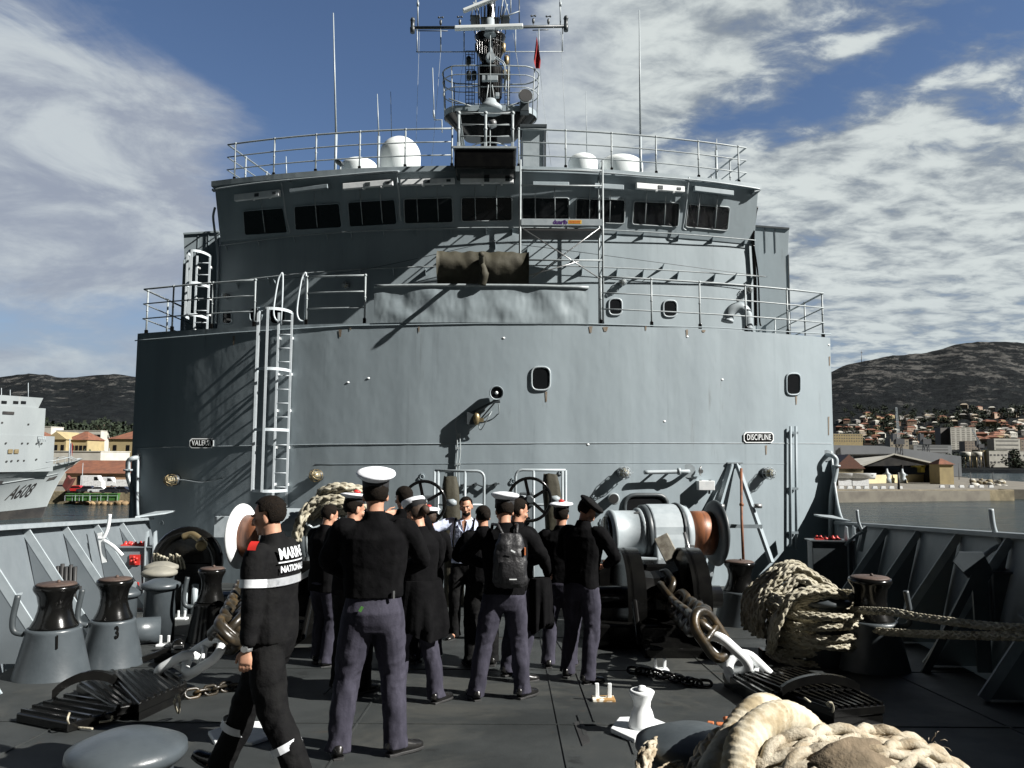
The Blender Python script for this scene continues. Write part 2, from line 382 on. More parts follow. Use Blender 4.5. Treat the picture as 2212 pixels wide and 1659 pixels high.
ROPE = rope_mat('mooring rope', (.46,.43,.34), (.30,.27,.19), (.12,.10,.065))
ROPEN = rope_mat('near rope', (.50,.45,.35), (.30,.235,.15), (.075,.052,.028), 34)
SLEEVE = mk('canvas sleeve', (.52,.475,.37), (.31,.255,.165), .95, scale=9, lo=.42, hi=.64, bump=.5, bscale=60, bdist=.006, stain=(.20,.15,.085), sscale=9, slo=.56, shi=.70, spec=.15)
SACK = mk('brown wrapping cloth', (.17,.13,.085), (.09,.07,.045), .95, scale=8, bump=.8, bscale=14, bdist=.03)
BLKCL = mk('black wool', (.0035,.0035,.004), (.006,.006,.0065), .95, scale=9, bump=.4, bscale=14, bdist=.02, spec=.06)
BLKCL2 = mk('black coverall', (.005,.005,.0055), (.009,.009,.009), .85, scale=9, bump=.5, bscale=10, bdist=.03, spec=.1)
TROUS = mk('grey blue trousers', (.050,.048,.066), (.030,.029,.041), .9, scale=13, stretch=(1,1,.22), lo=.35, hi=.65, bump=.35, bscale=75, bdist=.006, fine=.4, spec=.12, stain=(.072,.069,.09), sscale=7, slo=.56, shi=.74, sstretch=(1,1,.3))
SKIN = mk('skin', (.46,.25,.165), (.36,.18,.115), .55, scale=14, lo=.3, hi=.8, spec=.35)
HAIRM = mk('dark hair', (.006,.0045,.0035), (.013,.009,.006), .8, scale=90, bump=1, bscale=170, bdist=.008, spec=.12)
HAIRB = mk('brown hair', (.04,.02,.009), (.02,.010,.005), .7, scale=40, bump=.8, bscale=120, bdist=.004)
SHOE = mk('black leather', (.008,.008,.008), (.014,.013,.012), .28, scale=10, bump=.15, bscale=20)
REFL = mk('reflective band', (.62,.64,.66), (.50,.52,.55), .45, scale=14, bump=.3, bscale=20)
EYEW = mk('eye', (.6,.58,.55), None, .3); 
TERRACOTTA = mk('terracotta tiles', (.19,.075,.042), (.12,.052,.034), .9, scale=.6, bump=.3, bscale=3, bdist=.1)
CREAM = mk('ochre render', (.36,.29,.15), (.29,.235,.13), .9, scale=.4)
PEACH = mk('peach render', (.40,.26,.165), (.33,.22,.14), .9, scale=.4)
WALLW = mk('white render', (.46,.45,.40), (.38,.37,.33), .9, scale=.3)
STONE = mk('pale stone', (.25,.21,.13), (.13,.11,.07), .9, scale=.35, lo=.3, hi=.7, bump=.5, bscale=2, bdist=.2, stain=(.10,.08,.05), sscale=.25, slo=.58, shi=.7)
ROAD = mk('quay road', (.16,.148,.12), (.11,.10,.085), .9, scale=.3)
ROCK = mk('quay rock', (.30,.21,.11), (.14,.09,.05), .95, scale=1.5, bump=.6, bscale=4, bdist=.2)
SHIPL = mk('light ship paint', (.23,.255,.26), (.19,.212,.22), .55, scale=.18, stretch=(1,1,.4), stain=(.27,.25,.22), sscale=.2, slo=.58, shi=.8, sstretch=(2,2,.4), dents=.0)
SHIPD = mk('boot topping', (.012,.012,.013), (.03,.028,.025), .5, scale=.4)
LEAF = mk('foliage', (.045,.07,.022), (.02,.035,.012), .9, scale=.5, lo=.35, hi=.65)
PINE = mk('pine foliage', (.022,.034,.017), (.012,.018,.010), .95, scale=.4)
BARK = mk('bark', (.10,.07,.05), (.06,.04,.03), .95)
DARKV = mk('dark vehicle', (.02,.022,.028), (.03,.03,.035), .25, coat=.4); WHITEV = mk('white vehicle', (.75,.77,.78), None, .3, coat=.4); REDV = mk('red vehicle', (.45,.03,.03), None, .3, coat=.4)
# ---------------------------------------------------------------- ship superstructure
ZA = P(1043, 697, 17).z; ZT = P(1043, 619, 17).z
XL = hit(291, 850, sA).x; XR = hit(1797, 850, sA).x
AFT = 44.0
ship = root('ship_superstructure', (XC, 17.5, dz(17)), 'grey curved superstructure of the naval ship with its bridge windows', 'superstructure')
def curved_wall(name, surf, x0, x1, z0f, z1f, mat, n=24, jit=.010, th=.05, parent=ship):
    rows = []; r_ = random.Random(3)
    jc = [r_.uniform(-jit, jit) for _ in range(n+1)]; xs = [x0+(x1-x0)*i/(n*5) for i in range(n*5+1)]
    js = [jc[i//5]+(jc[min(n, i//5+1)]-jc[i//5])*(lambda q: q*q*(3-2*q)*.35+q*.65)((i % 5)/5) for i in range(n*5+1)]
    for k in range(3):
        row = []
        for x, j in zip(xs, js):
            a, b = z0f(x), z1f(x); z = a+(b-a)*k/2
            row.append(V((x, surf(x, z)+j, z)))
        rows.append(row)
    m = MB(); m.sheet(rows, (0, th, 0), smooth=True); return m.build(name, mat, parent)
wall = curved_wall('front_wall', sA, XL, XR, lambda x: dz(sA(x, 0))-.15, lambda x: ZA, HULL, 26, .0)
m = MB()                                           # its sides run aft
for x in (XL, XR):
    y0 = sA(x, 0); s_ = -1 if x < 0 else 1
    m.box((x+s_*-.03, (y0+AFT)/2, (ZA+dz(AFT)-6)/2), (.06, AFT-y0, ZA-dz(AFT)+6))
m.build('side_wall', HULL, ship)
m = MB(); rows = [[V((x, (sA(x, 0)+.055) if k == 0 else AFT, ZA-.03)) for x in [XL+.05+(XR-XL-.1)*i/20 for i in range(21)]] for k in (0, 1)]
m.sheet(rows, (0, 0, -.08), smooth=False); m.build('upper_deck', DKG, ship)
# weld seams standing proud of the wall
def seam(surf, pts, r=.012, name='weld_seam', mat=None, off=.008, parent=ship):
    q = []
    for a, b in zip(pts[:-1], pts[1:]):
        for k in range(10): q.append(hit(a[0]+(b[0]-a[0])*k/10, a[1]+(b[1]-a[1])*k/10, surf, off))
    q.append(hit(*pts[-1], surf, off)); m = MB(); m.tube(q, r, 5); return m.build(name, mat or HULL, parent)
seam(sA, [(290, 968), (420, 965), (700, 960), (1040, 958), (1400, 957), (1796, 958)], .008, mat=PIPE, off=.006)
seam(sA, [(680, 1003), (1040, 1001), (1400, 1000), (1700, 1002)], .005, off=.004)
seam(sA, [(292, 736), (500, 719), (750, 704), (1043, 699), (1270, 700), (1550, 708), (1795, 722)], .014, 'wall_coaming', HOUSE)
# dented plate of the centre bulwark
X0, X1 = hit(808, 660, sA).x, hit(1271, 660, sA).x
rows = []
for k in range(12):
    row = []
    for i in range(50):
        x = X0+(X1-X0)*i/49; z = ZA+(ZT-ZA)*k/11
        e = min(1, k/3)*min(1, (49-i)/4, i/4)*min(1, (11-k)/2)
        row.append(V((x, sA(x, z)-.02+e*.05*MN.noise(V((x*1.5, z*1.8, 0)))+e*.02*MN.noise(V((x*4, z*3, 4))), z)))
    rows.append(row)
m = MB(); m.sheet(rows, (0, .03, 0)); m.build('dented_plate', DENT, ship)
m = MB(); m.tube([(X0+(X1-X0)*i/20, sA(X0+(X1-X0)*i/20, 0)-.03, ZT+.02) for i in range(21)], .035, 8); m.build('plate_capping', RAIL, ship)
# deckhouse and bridge
BL, BR = hit(474, 600, sB).x, hit(1630, 600, sB).x
curved_wall('deckhouse_wall', sB, BL, BR, lambda x: ZA-.05, lambda x: ZB, HOUSE, 16, .006)
ZC = P(1050, 366, 18.35).z
bl2, br2 = hit(466, 430, sC).x, hit(1636, 430, sC).x
rows = []
for k in range(2):
    z = (ZB, ZC)[k]; a, b = (BL, BR) if k == 0 else (bl2, br2)
    rows.append([V((a+(b-a)*i/16, sC(a+(b-a)*i/16, z), z)) for i in range(17)])
m = MB(); m.sheet(rows, (0, .05, 0), smooth=False); m.build('bridge_front', HOUSE, ship)
m = MB()
for x, x2 in ((BL, bl2), (BR, br2)):
    s_ = .05 if x < 0 else -.05
    m.prism([(x, sB(x, 0)+.052, ZA-.05), (x, 33, ZA-.05), (x, 33, ZB), (x, sB(x, 0)+.052, ZB)], (s_, 0, 0))
    m.prism([(x, sB(x, 0)+.052, ZB), (x, 33, ZB), (x2, 33, ZC), (x2, sC(x2, ZC)+.052, ZC)], (s_, 0, 0))
m.build('deckhouse_side', HOUSE, ship)
rows = [[V((bl2-.06+(br2-bl2+.12)*i/24, (sC(bl2+(br2-bl2)*i/24, ZC)-.09) if k == 0 else 33, ZC+.001)) for i in range(25)] for k in (0, 1)]
m = MB(); m.sheet(rows, (0, 0, .13), smooth=False); m.build('roof', HOUSE, ship)
ZR = ZC+.131
# bridge wings set back on either side
for (u0, u1, v0, v1, d) in ((398, 474, 516, 506, 22.5), (1630, 1703, 494, 509, 22.5)):
    p0, p1 = P(u0, v0, d), P(u1, v1, d); zc = max(p0.z, p1.z)
    m = MB(); xa, xb = p0.x, p1.x
    out = xa if xa < -5 else xb; inn = xb if xa < -5 else xa
    sgn = -1 if out < 0 else 1
    m.prism([(inn, d, ZA-.06), (out-sgn*.03, d, ZA-.06), (out-sgn*.03, d, zc-.75), (out+sgn*.02, d-.0, zc-.02), (inn, d, zc+.05)], (0, 8, 0))
    m.build('bridge_wing', HOUSE, ship)
    m = MB(); m.bar((out+sgn*.02, d-.02, zc), (inn, d-.02, zc+.07), .05); m.bar((out-sgn*.02, d-.006, ZA), (out-sgn*.02, d-.006, zc-.75), .03)
    for q in (.3, .6): m.bar((inn+(out-inn)*q, d-.008, zc-.7), (inn+(out-inn)*q, d-.012, zc+.03), .012)
    m.build('wing_edging', DKG if sgn > 0 else HOUSE, ship)
def rrect(c, r=8, n=4):
    """rounded quadrilateral through pixel corners tl,tr,br,bl"""
    out = []
    for i in range(4):
        a, b, d_ = V(c[i-1]+(0,)), V(c[i]+(0,)), V(c[(i+1) % 4]+(0,))
        e1 = (a-b).normalized()*r; e2 = (d_-b).normalized()*r
        for k in range(n+1):
            q = k/n; p = b+e1*(1-q)**2+e2*q*q; out.append((p.x, p.y))
    return out
def window(name, c, surf, r, fr, frmat, parent=ship, wipers=(), glass=GLASS, frname='frame'):
    pts = rrect(c, r); g = MB(); h = [hit(u, v, surf, .014) for u, v in pts]
    cen = sum(h, V())/len(h); g.add([cen]+h, [(0, 1+i, 1+(i+1) % len(h)) for i in range(len(h))])
    w = g.build(name, glass, parent, recalc=False)
    f = MB(); f.tube([hit(u, v, surf, .016) for u, v in pts], fr, 6, closed=True); f.build(frname, frmat, w)
    for (a, b) in wipers:
        f = MB(); f.tube([hit(*a, surf, .10), hit(*b, surf, .05)], .011, 5); f.build('wiper_rod', RAIL, w)
    return w
WIN = [((525,456),(612,449),(622,503),(529,509)), ((635,446),(733,439),(739,492),(638,498)), ((751,437),(853,431),(858,485),(755,491)),
       ((872,430),(977,427),(979,481),(874,484)), ((996,427),(1106,426),(1106,477),(997,479)), ((1128,427),(1229,428),(1229,479),(1128,478)),
       ((1245,429),(1350,432),(1348,484),(1243,480)), ((1369,435),(1468,439),(1464,491),(1365,485)), ((1486,441),(1576,448),(1571,499),(1480,491))]
for i, c in enumerate(WIN):
    (a, b, d_, e) = c; L = lambda q, lo=True: ((e[0]+(d_[0]-e[0])*q, e[1]+(d_[1]-e[1])*q-3))
    T_ = lambda q: ((a[0]+(b[0]-a[0])*q-1, a[1]+(b[1]-a[1])*q-22))
    qs = (.48,) if i in (0, 1) else (.28, .7)
    window('bridge_window', c, sC, 6, .016, HOUSE if i < 3 else RAIL, wipers=[(T_(q), L(q)) for q in qs])
# awning boxes over the windows
AW = [((512,424),(608,413),16), ((630,412),(712,402),10), ((744,401),(851,392),14), ((867,393),(983,389),13), ((995,389),(1109,388),13),
      ((1150,397),(1228,398),9), ((1282,400),(1345,404),12), ((1372,399),(1475,407),14), ((1496,406),(1580,416),12)]
for i, (a, b, h) in enumerate(AW):
    lit = i in (0, 2, 3, 4, 7); mt = WHITE if lit else HOUSE  # sunlit look painted in: white for these boxes, wall grey for the rest
    pa, pb = hit(a[0], a[1]+h/2, sC, .14), hit(b[0], b[1]+h/2, sC, .14)
    m = MB(); m.bar(pa, pb, .10, px(h, 18.8)*.95); o = m.build('awning_box', mt, ship, bevel=.012)
    if lit:
        m = MB(); c = (pa+pb)/2; d = (pb-pa).normalized()
        m.bar(c-d*.06-V((0,.056,0)), c+d*.06-V((0,.056,0)), .012, .085); e = pb-d*.14-V((0,.056,0)); m.bar(e-d*.05, e+d*.05, .012, .06); m.build('box_badge', DKG, o)
        m = MB()
        for q in (.42, .78):
            k = pa+(pb-pa)*q-V((0,0,.085)); m.box(k, (.05,.09,.035))
        m.build('box_bracket', WHITE, o)
# pipe under the roof edge with its down pipes
def pipe(pts, surf, r=.022, off=.06, name='drain_pipe', mat=PIPE, parent=ship, clips=0, n=6):
    q = spline([hit(u, v, surf, off) for u, v in pts], n); m = MB(); m.tube(q, r, 7)
    if clips:
        for k in range(0, len(q), clips): m.box(q[k]+V((0, off/2, 0)), (.04, off, .05))
    return m.build(name, mat, parent)
pipe([(463,413),(560,399),(700,386),(850,374),(858,383),(863,430),(865,470),(868,480)], sC, .02, .12, clips=9, mat=PIPE)
pipe([(608,396),(612,410),(620,470),(628,503),(622,507)], sC, .018, .11)
pipe([(1128,371),(1250,374),(1400,385),(1520,395),(1625,410),(1637,414),(1625,418)], sC, .022, .13, clips=9)
pipe([(1486,386),(1482,430),(1476,480),(1473,494),(1480,500)], sC, .018, .11)
pipe([(467,450),(463,470),(466,500),(473,560),(470,660),(468,700)], lambda x, z: sB(x, z), .03, .08, 'down_pipe', HOUSE)
pipe([(1632,450),(1628,470),(1624,520),(1628,600),(1630,705)], lambda x, z: sB(x, z), .045, .10, 'down_pipe', BLACK)
pipe([(1624,530),(1634,600),(1637,690),(1640,706)], lambda x, z: sB(x, z), .02, .14, 'down_pipe', BLACK)
# grab rails along the deckhouse, each with its brackets
def grab(pts, surf, nb, off, mat, bl=.14, rr=.014, plate=True):
    q = spline([hit(u, v, surf, off) for u, v in pts], 8); m = MB(); m.tube(q, rr, 6)
    o = m.build('grab_rail', mat, ship)
    for k in range(nb):
        b = MB(); p = q[int((k+.5)*(len(q)-1)/nb)]; y = surf(p.x, p.z)
        if plate: b.prism([(p.x-.006, p.y, p.z), (p.x-.006, y, p.z), (p.x-.006, y, p.z-bl)], (.012, 0, 0))
        else: b.bar(p, (p.x, y, p.z-.02), .02)
        b.build('bracket', HOUSE, o)
grab([(480,534),(620,516),(760,505),(900,499),(1050,496),(1200,497),(1350,503),(1500,512),(1628,523)], sB, 17, .17, RAIL)
grab([(505,612),(640,597),(780,586),(920,581),(1050,578),(1200,579),(1350,584),(1500,592),(1648,602)], sB, 17, .22, RAIL, .16, .016)
grab([(560,612),(780,590),(1050,532),(1070,530),(1200,545),(1430,575),(1650,604)], sB, 9, .30, DKG, .1, .007)
# portholes
for (u, v, w, h, s_, fr) in ((1168,818,40,50,sA,PIPE), (1713,830,30,46,sA,HULL), (1329,663,28,35,sB,PIPE), (1447,667,29,35,sB,PIPE), (491,686,20,28,sB,HOUSE), (553,680,26,30,sB,HOUSE), (600,682,34,36,sB,HOUSE)):
    c = ((u-w/2,v-h/2),(u+w/2,v-h/2),(u+w/2,v+h/2),(u-w/2,v+h/2)); window('porthole', c, s_, w*.38, .024 if fr is not HOUSE else .02, fr)
c = ((1349,1069),(1441,1069),(1441,1135),(1349,1135)); window('fairlead_opening', c, sA, 24, .05, DKG, frname='rim')
# platform box under the mast, jutting from the roof
pb = [P(981,321,17.7), P(1114,321,17.7)]; bz = pb[0].z; bot = P(1045,377,18.1).z
m = MB(); ya = 17.7
m.prism([(pb[0].x, ya, bz), (pb[0].x, ya, bz-.45), (pb[0].x, 18.5, bot+.03), (pb[0].x, 21.5, bot+.03), (pb[0].x, 21.5, bz)], (pb[1].x-pb[0].x, 0, 0))
m.build('lookout_platform', BLACK, ship, bevel=.05); m = MB()
m.box(((pb[0].x+pb[1].x)/2, (ya+21.5)/2-.02, bz+.025), (pb[1].x-pb[0].x+.04, 21.5-ya+.04, .045)); m.build('platform_edge', RAIL, ship)
# scratches and knocked off paint: small dark chips
m = MB(); r_ = random.Random(5)
for (u, v) in ((752,826),(1088,730),(1484,727),(1435,910),(1790,745),(796,817),(1560,820),(1270,960)):
    p = hit(u, v, sA, .006); m.lathe([(.0, .008), (.03, .004), (.034, 0)], p, (0,-1,0), 7, sx=.7)
m.build('paint_chip', WHITE, ship)
m = MB()
for (u, v, w, h) in ((1180,846,5,22),(1720,856,4,18),(505,726,5,20),(905,706,4,12),(1655,962,4,20),(600,726,3,14),(1395,704,4,10),(1276,705,8,14),(1308,706,12,10),(1484,712,5,16),(1520,713,9,5),(735,712,7,16),(757,708,4,6),(1790,900,3,40),(1792,770,3,20)):
    rows = [[hit(u+(a-1)*w/2*(1-.5*b/3), v+b*h/3, sA, .009) for a in range(3)] for b in range(4)]; m.grid(rows)
m.build('rust_streak', mk('rust run', (.15,.105,.065), (.21,.19,.16), .7, scale=14, stretch=(3,3,.6)), ship, recalc=False)
# ---------------------------------------------------------------- railings
def railing(name, label, base, H=1.08, nr=3, posts=None, mat=RAIL, cat='railing', r=.02, group=None, closed=False, foot=BLACK):
    o = root(name, base[0], label, cat, group)
    L = [0]
    for a, b in zip(base[:-1], base[1:]): L.append(L[-1]+(V(b)-V(a)).length)
    def at(s):
        for i in range(len(L)-1):
            if s <= L[i+1]+1e-6:
                q = (s-L[i])/max(L[i+1]-L[i], 1e-6); return V(base[i]).lerp(V(base[i+1]), q)
        return V(base[-1])
    n = max(1, round(L[-1]/1.15)) if posts is None else None
    ss = [L[-1]*i/n for i in range(n+1)] if posts is None else posts(L)
    for s in ss:
        m = MB(); p = at(s); m.tube([p, p+V((0,0,H+.03))], r*1.05, 7); m.ball(p+V((0,0,H)), r*1.7, nu=8, nv=5); m.ball(p+V((0,0,H*.55)), r*1.5, nu=8, nv=5); m.build('post', mat, o)
        m = MB(); m.box(p+V((0,0,.07)), (.07,.07,.14)); m.build('foot', foot, o, bevel=.01)
    for k in range(nr):
        m = MB(); z = H*(1-k/nr*.98) if nr > 1 else H
        pts = [V(b)+V((0,0,z)) for b in base]; m.tube(pts, r*(1.1 if k == 0 else .8), 7); m.build('rail', mat, o)
    return o
def edgeA(u0, u1, n=8, ins=.1, zz=None):
    x0, x1 = hit(u0, 720, sA).x, hit(u1, 720, sA).x
    return [V((x0+(x1-x0)*i/n, sA(x0+(x1-x0)*i/n, 0)+ins, ZA-.01)) for i in range(n+1)]
e = edgeA(303, 545); railing('guard_railing', 'grey guard railing on the upper deck edge left of the caged ladder', [V((e[0].x, 27, e[0].z))]+e)
railing('guard_railing', 'short white guard railing between the caged ladder and the dented plate', edgeA(658, 785, 3))
e = edgeA(1299, 1784); railing('guard_railing', 'long dark guard railing on the upper deck edge right of the scaffold tower', e+[V((e[-1].x, 27, e[-1].z))])
m = MB()                                            # the two bent hand loops over the ladder
for u in (600, 651):
    b = hit(u, 700, sA, -.1); s_ = -1
    m.tube(spline([b+V((.05,0,0)), b+V((.05,0,1.05)), b+V((.0,0,1.12)), b+V((-.06,0,.95)), b+V((-.13,0,.35)), b+V((-.08,-.0,.12)), b+V((.04,0,.08))], 6), .02, 7)
tag(m.build('ladder_handhold', LADDER), 'pair of bent white handhold loops above the caged ladder', 'handhold')
def edgeR(u0, u1, n, ins=.15):
    x0, x1 = hit(u0, 398, sC).x, hit(u1, 398, sC).x
    return [V((x0+(x1-x0)*i/n, sC(x0+(x1-x0)*i/n, ZC)+ins, ZR)) for i in range(n+1)]
e = edgeR(484, 975, 9); railing('roof_railing', 'thin railing on the bridge roof left of the mast', [V((e[0].x+.8, 24, ZR))]+e, H=1.0, mat=RAIL)
e = edgeR(1120, 1618, 9); railing('roof_railing', 'thin railing on the bridge roof right of the mast', e+[V((e[-1].x-.8, 24, ZR))], H=1.0, mat=RAIL)
a, b = P(990, 321, 17.75), P(1107, 321, 17.75)
o = railing('platform_railing', 'pale box section railing on the lookout platform in front of the mast', [V((a.x,21.2,a.z)), a, b, V((b.x,21.2,b.z))], H=.83, nr=3, r=.03, posts=lambda L: [L[1], (L[1]+L[2])/2, L[2], L[3]], foot=PIPE)
# ---------------------------------------------------------------- caged ladders
def cage(u0, u1, vt, vb, surf, yoff, label, hoops, railx, rungs, base=None):
    pt = hit((u0+u1)/2, (vt+vb)/2, surf); y = pt.y
    zt, zb = P(0+u0, vt, y).z, P(u0, vb, y).z
    xl, xr = P(u0, vt, y-.5).x, P(u1, vt, y-.1).x; xm = P(railx, (vt+vb)/2, y-.15).x
    o = root('caged_ladder', (xm, y, zb), label, 'ladder')
    zlow = zb-.35 if base is None else base
    for x in (xm, xr):
        m = MB(); m.bar((x, y-.17, zlow), (x, y-.17, zt), .045, .02, up=(0,1,0)); m.build('stile', LADDER, o)
    n = rungs
    for k in range(n):
        z = zlow+.12+(zt-zlow-.3)*k/(n-1); m = MB(); m.tube([(xm, y-.17, z), (xr, y-.17, z)], .011, 6); m.build('rung', LADDER, o)
    cx = (xl+xr)/2; rx = (xr-xl)/2
    def hp(a, z): return V((cx+rx*cos(a), y-.17-.52*max(0, sin(a))**.8, z))
    for k in range(hoops):
        z = zt-(zt-zb)*k/(hoops-1); m = MB(); q = [hp(pi*i/18, z) for i in range(19)]
        rows = [[p+V((0,0,-.03)) for p in q], [p+V((0,0,.03)) for p in q]]; m.sheet(rows, (0,.01,0)); m.build('hoop', LADDER, o)
    for a in (.52*pi, .80*pi, .97*pi):
        p = hp(a, zb); m = MB(); m.bar((p.x, p.y-.012, zb-.02), (p.x, p.y-.012, zt+.02), .05, .012, up=(0,1,0)); m.build('cage_bar', LADDER, o)
    for k in range(5):
        z = zlow+(zt-zlow)*(k+.6)/5.3
        for x in (xm, xr): m = MB(); m.box((x, y-.09, z), (.05, .16, .05)); m.build('bracket', WHITE, o)
    return o
cage(552, 633, 678, 1058, sA, 0, 'tall white caged ladder up the curved front wall', 4, 597, 14)
cage(402, 456, 556, 690, lambda x, z: 19.9, 0, 'short white caged ladder behind the upper left railing', 3, 424, 7, base=ZA)
# ---------------------------------------------------------------- fittings on the wall
def nameplate(s, u, v, w, h, label, square=False):
    c = hit(u, v, sA, .06 if square else 0); dx = (hit(u+w/2, v, sA)-hit(u-w/2, v, sA)).normalized(); nz = V((0,0,1)); nn = dx.cross(nz); W = px(w, c.y)/2; Hh = px(h, c.y)/2
    if nn.y > 0: nn = -nn
    if square: dx = V((1, -.10, 0)).normalized(); nn = V((-.10, -1, 0)).normalized()
    def octo(a, b, cc, off): return [c+nn*off+dx*x+nz*z for x, z in ((-a,-b+cc),(-a+cc,-b),(a-cc,-b),(a,-b+cc),(a,b-cc),(a-cc,b),(-a+cc,b),(-a,b-cc))]
    o = root('nameplate', c, label, 'nameplate')
    m = MB(); m.prism(octo(W, Hh, .05, .004), nn*.018); m.build('border', WHITE, o)
    m = MB(); m.prism(octo(W-.022, Hh-.022, .045, .006), nn*.020); m.build('plate', BLACK, o)
    m = MB(); put_text(m, s, c+nn*.028, dx, nz, Hh*1.5, .002, .001, sx=.66 if len(s) > 7 else .72, spacing=1.10); m.build('lettering', WHITE, o)
nameplate('VALEUR', 438.5, 957.5, 54, 21, 'small black nameplate reading VALEUR left of the caged ladder', True)
nameplate('DISCIPLINE', 1638, 945, 76, 23, 'black nameplate reading DISCIPLINE on the right of the front wall')
def bulkhead_lamp(u, v, label, surf=sA, s=1.25, cagem=PIPE, tail=None):
    p = hit(u, v, surf, .0); o = root('bulkhead_lamp', p, label, 'lamp')
    ax = V((2*.0277*(p.x-XC), -1, 0)).normalized(); ax = V((ax.x, -abs(ax.y), 0))
    m = MB(); m.lathe([(.09*s, 0), (.10*s, .03), (.08*s, .07*s), (.06*s, .09*s)], p, ax, 14); m.build('base', DKG, o)
    m = MB(); m.lathe([(.055*s, .09*s), (.075*s, .13*s), (.07*s, .2*s), (.03*s, .235*s)], p, ax, 14); m.build('lens', LAMPG, o)
    z = V((0,0,1)); x = ax.cross(z); m = MB()
    for k in range(4):
        d = x*cos(pi*k/4)+z*sin(pi*k/4)
        m.tube([p+ax*(.08*s)+d*.1*s, p+ax*(.2*s)+d*.1*s, p+ax*(.27*s)+d*.05*s, p+ax*(.28*s), p+ax*(.27*s)-d*.05*s, p+ax*(.2*s)-d*.1*s, p+ax*(.08*s)-d*.1*s], .007, 5)
    for q, rr in ((.1, .102), (.19, .104), (.26, .06)): m.tube([p+ax*q*s+(x*cos(a)+z*sin(a))*rr*s for a in [2*pi*i/16 for i in range(16)]], .007, 5, closed=True)
    m.build('wire_cage', cagem, o)
    if tail:
        m = MB(); m.tube(spline([p+ax*.05]+[hit(a, b, surf, .04) for a, b in tail], 6), .012, 6); m.build('cable', PIPE, o)
bulkhead_lamp(382, 1037, 'caged lamp below the VALEUR nameplate', tail=[(400,1037),(440,1042),(484,1033)], cagem=BRASS)
bulkhead_lamp(690, 1027, 'caged lamp right of the foot of the caged ladder', tail=[(678,1024),(664,1028)], cagem=BRASS)
bulkhead_lamp(1343, 1021, 'caged lamp above the dark opening in the wall', tail=[(1360,1024),(1367,1020)])
bulkhead_lamp(1650, 1022, 'caged lamp to the right of the steel trestle', tail=[(1662,1026),(1668,1022)])
bulkhead_lamp(750, 618, 'small dim lamp on the shaded deckhouse wall', sB, .8)
bulkhead_lamp(1342, 612, 'small lamp above the lit left porthole of the deckhouse', sB, .8, tail=[(1330,612),(1322,622)])
bulkhead_lamp(1612, 628, 'small lamp on the deckhouse near the dark down pipe', sB, .8, tail=[(1602,626),(1596,634)])
bulkhead_lamp(492, 640, 'small lamp on the deckhouse above the far left porthole', sB, .7)
# floodlight on a bracket
p = hit(1012, 912, sA); o = root('floodlight', p, 'long tubular floodlight aimed from the wall centre left of the porthole', 'floodlight')
hd = hit(1073, 851, sA, .30); bs = hit(1020, 892, sA, .12)
ax = (V((0.12, -1, -.1))).normalized()
m = MB(); m.lathe([(.03, -.24), (.12, -.20), (.135, -.05), (.15, .0), (.15, .05), (.135, .05), (.12, .0), (.05, -.04)], hd, ax, 24); m.build('housing', HULL, o)
m = MB(); m.lathe([(.125, .0), (.128, .006)], hd, ax, 24); m.build('glass', GLASS, o)
m = MB(); m.ball(hd+ax*.015, .035); m.build('bulb', WHITE, o)
m = MB(); m.bar(bs, hd+V((0,.18,-.14)), .06, .05); m.bar(hit(1030,915,sA,.0), hd+V((0,.16,-.15)), .03); m.box(hit(1018,905,sA,.1), (.18,.2,.26)); m.box(hd+V((0,.02,-.18)), (.16,.08,.06)); m.build('bracket', DKG, o, bevel=.01)
m = MB(); c0 = hit(1030, 905, sA, .16); m.ball(c0, (.08,.09,.14)); m.box(c0+V((.1,0,-.03)), (.1,.1,.08)); m.build('junction_box', BRASS, o)
m = MB(); m.tube(spline([hd+V((.04,.1,-.2)), hd+V((.05,.25,-.42)), hd+V((-.08,.4,-.36)), hit(1058,898,sA,.2), hit(1040,928,sA,.1), hit(1035,918,sA,.1), hit(1040,905,sA,.1)], 8), .011, 6); m.build('cable', RAIL, o); m = MB()
m.tube(spline([hit(992,945,sA,.04), hit(984,925,sA,.05), hit(988,905,sA,.05), hit(1002,898,sA,.06)], 6), .012, 6); m.build('cable', RAIL, o)
m = MB()
for k in (-.025, .03): m.tube(spline([hit(990,935,sA,.05)+V((k,0,0)), hit(991,975,sA,.05)+V((k*1.2,0,0)), hit(988,1012,sA,.05)+V((k,0,0)), hit(989,1055,sA,.05)+V((k,0,0))], 5), .014, 6)
for v in (938, 968, 1002): m.box(hit(990, v, sA, .05), (.1,.05,.04))
tag(m.build('cable_run', RAIL), 'twin cable run clipped to the wall below the floodlight', 'cable')
# white corner pipes left and right
def swan(pts, flange, label):
    m = MB(); m.tube(spline([hit(u, v, sA, o_) for u, v, o_ in pts], 6), .055, 10)
    m.lathe([(.13, 0), (.13, .02)], hit(*flange, sA, .0), (0,-1,0), 20); m.lathe([(.10,-.02),(.10,.02)], hit(pts[3][0], pts[3][1], sA, pts[3][2]), (0,0,1), 16)
    tag(m.build('vent_pipe', PIPE), label, 'pipe')
swan([(300,989,.02),(297,990,.2),(289,996,.26),(288,1015,.26),(288,1030,.26),(298,1065,.26),(301,1100,.24),(300,1190,.22)], (301,990), 'bent pale pipe rising up the left corner of the wall')
swan([(1786,983,.02),(1790,984,.2),(1796,992,.26),(1796,1006,.26),(1796,1020,.26),(1788,1060,.26),(1786,1100,.24),(1786,1190,.22)], (1785,984), 'bent pale pipe rising up the right corner of the wall')
m = MB(); m.tube([hit(1705, 921, sA, .08), hit(1705, 1180, sA, .08)], .03, 8); m.tube([hit(1716, 921, sA, .09), hit(1717, 1185, sA, .09)], .032, 8)
for v in (935, 1055, 1150): m.box(hit(1711, v, sA, .05), (.22,.09,.05))
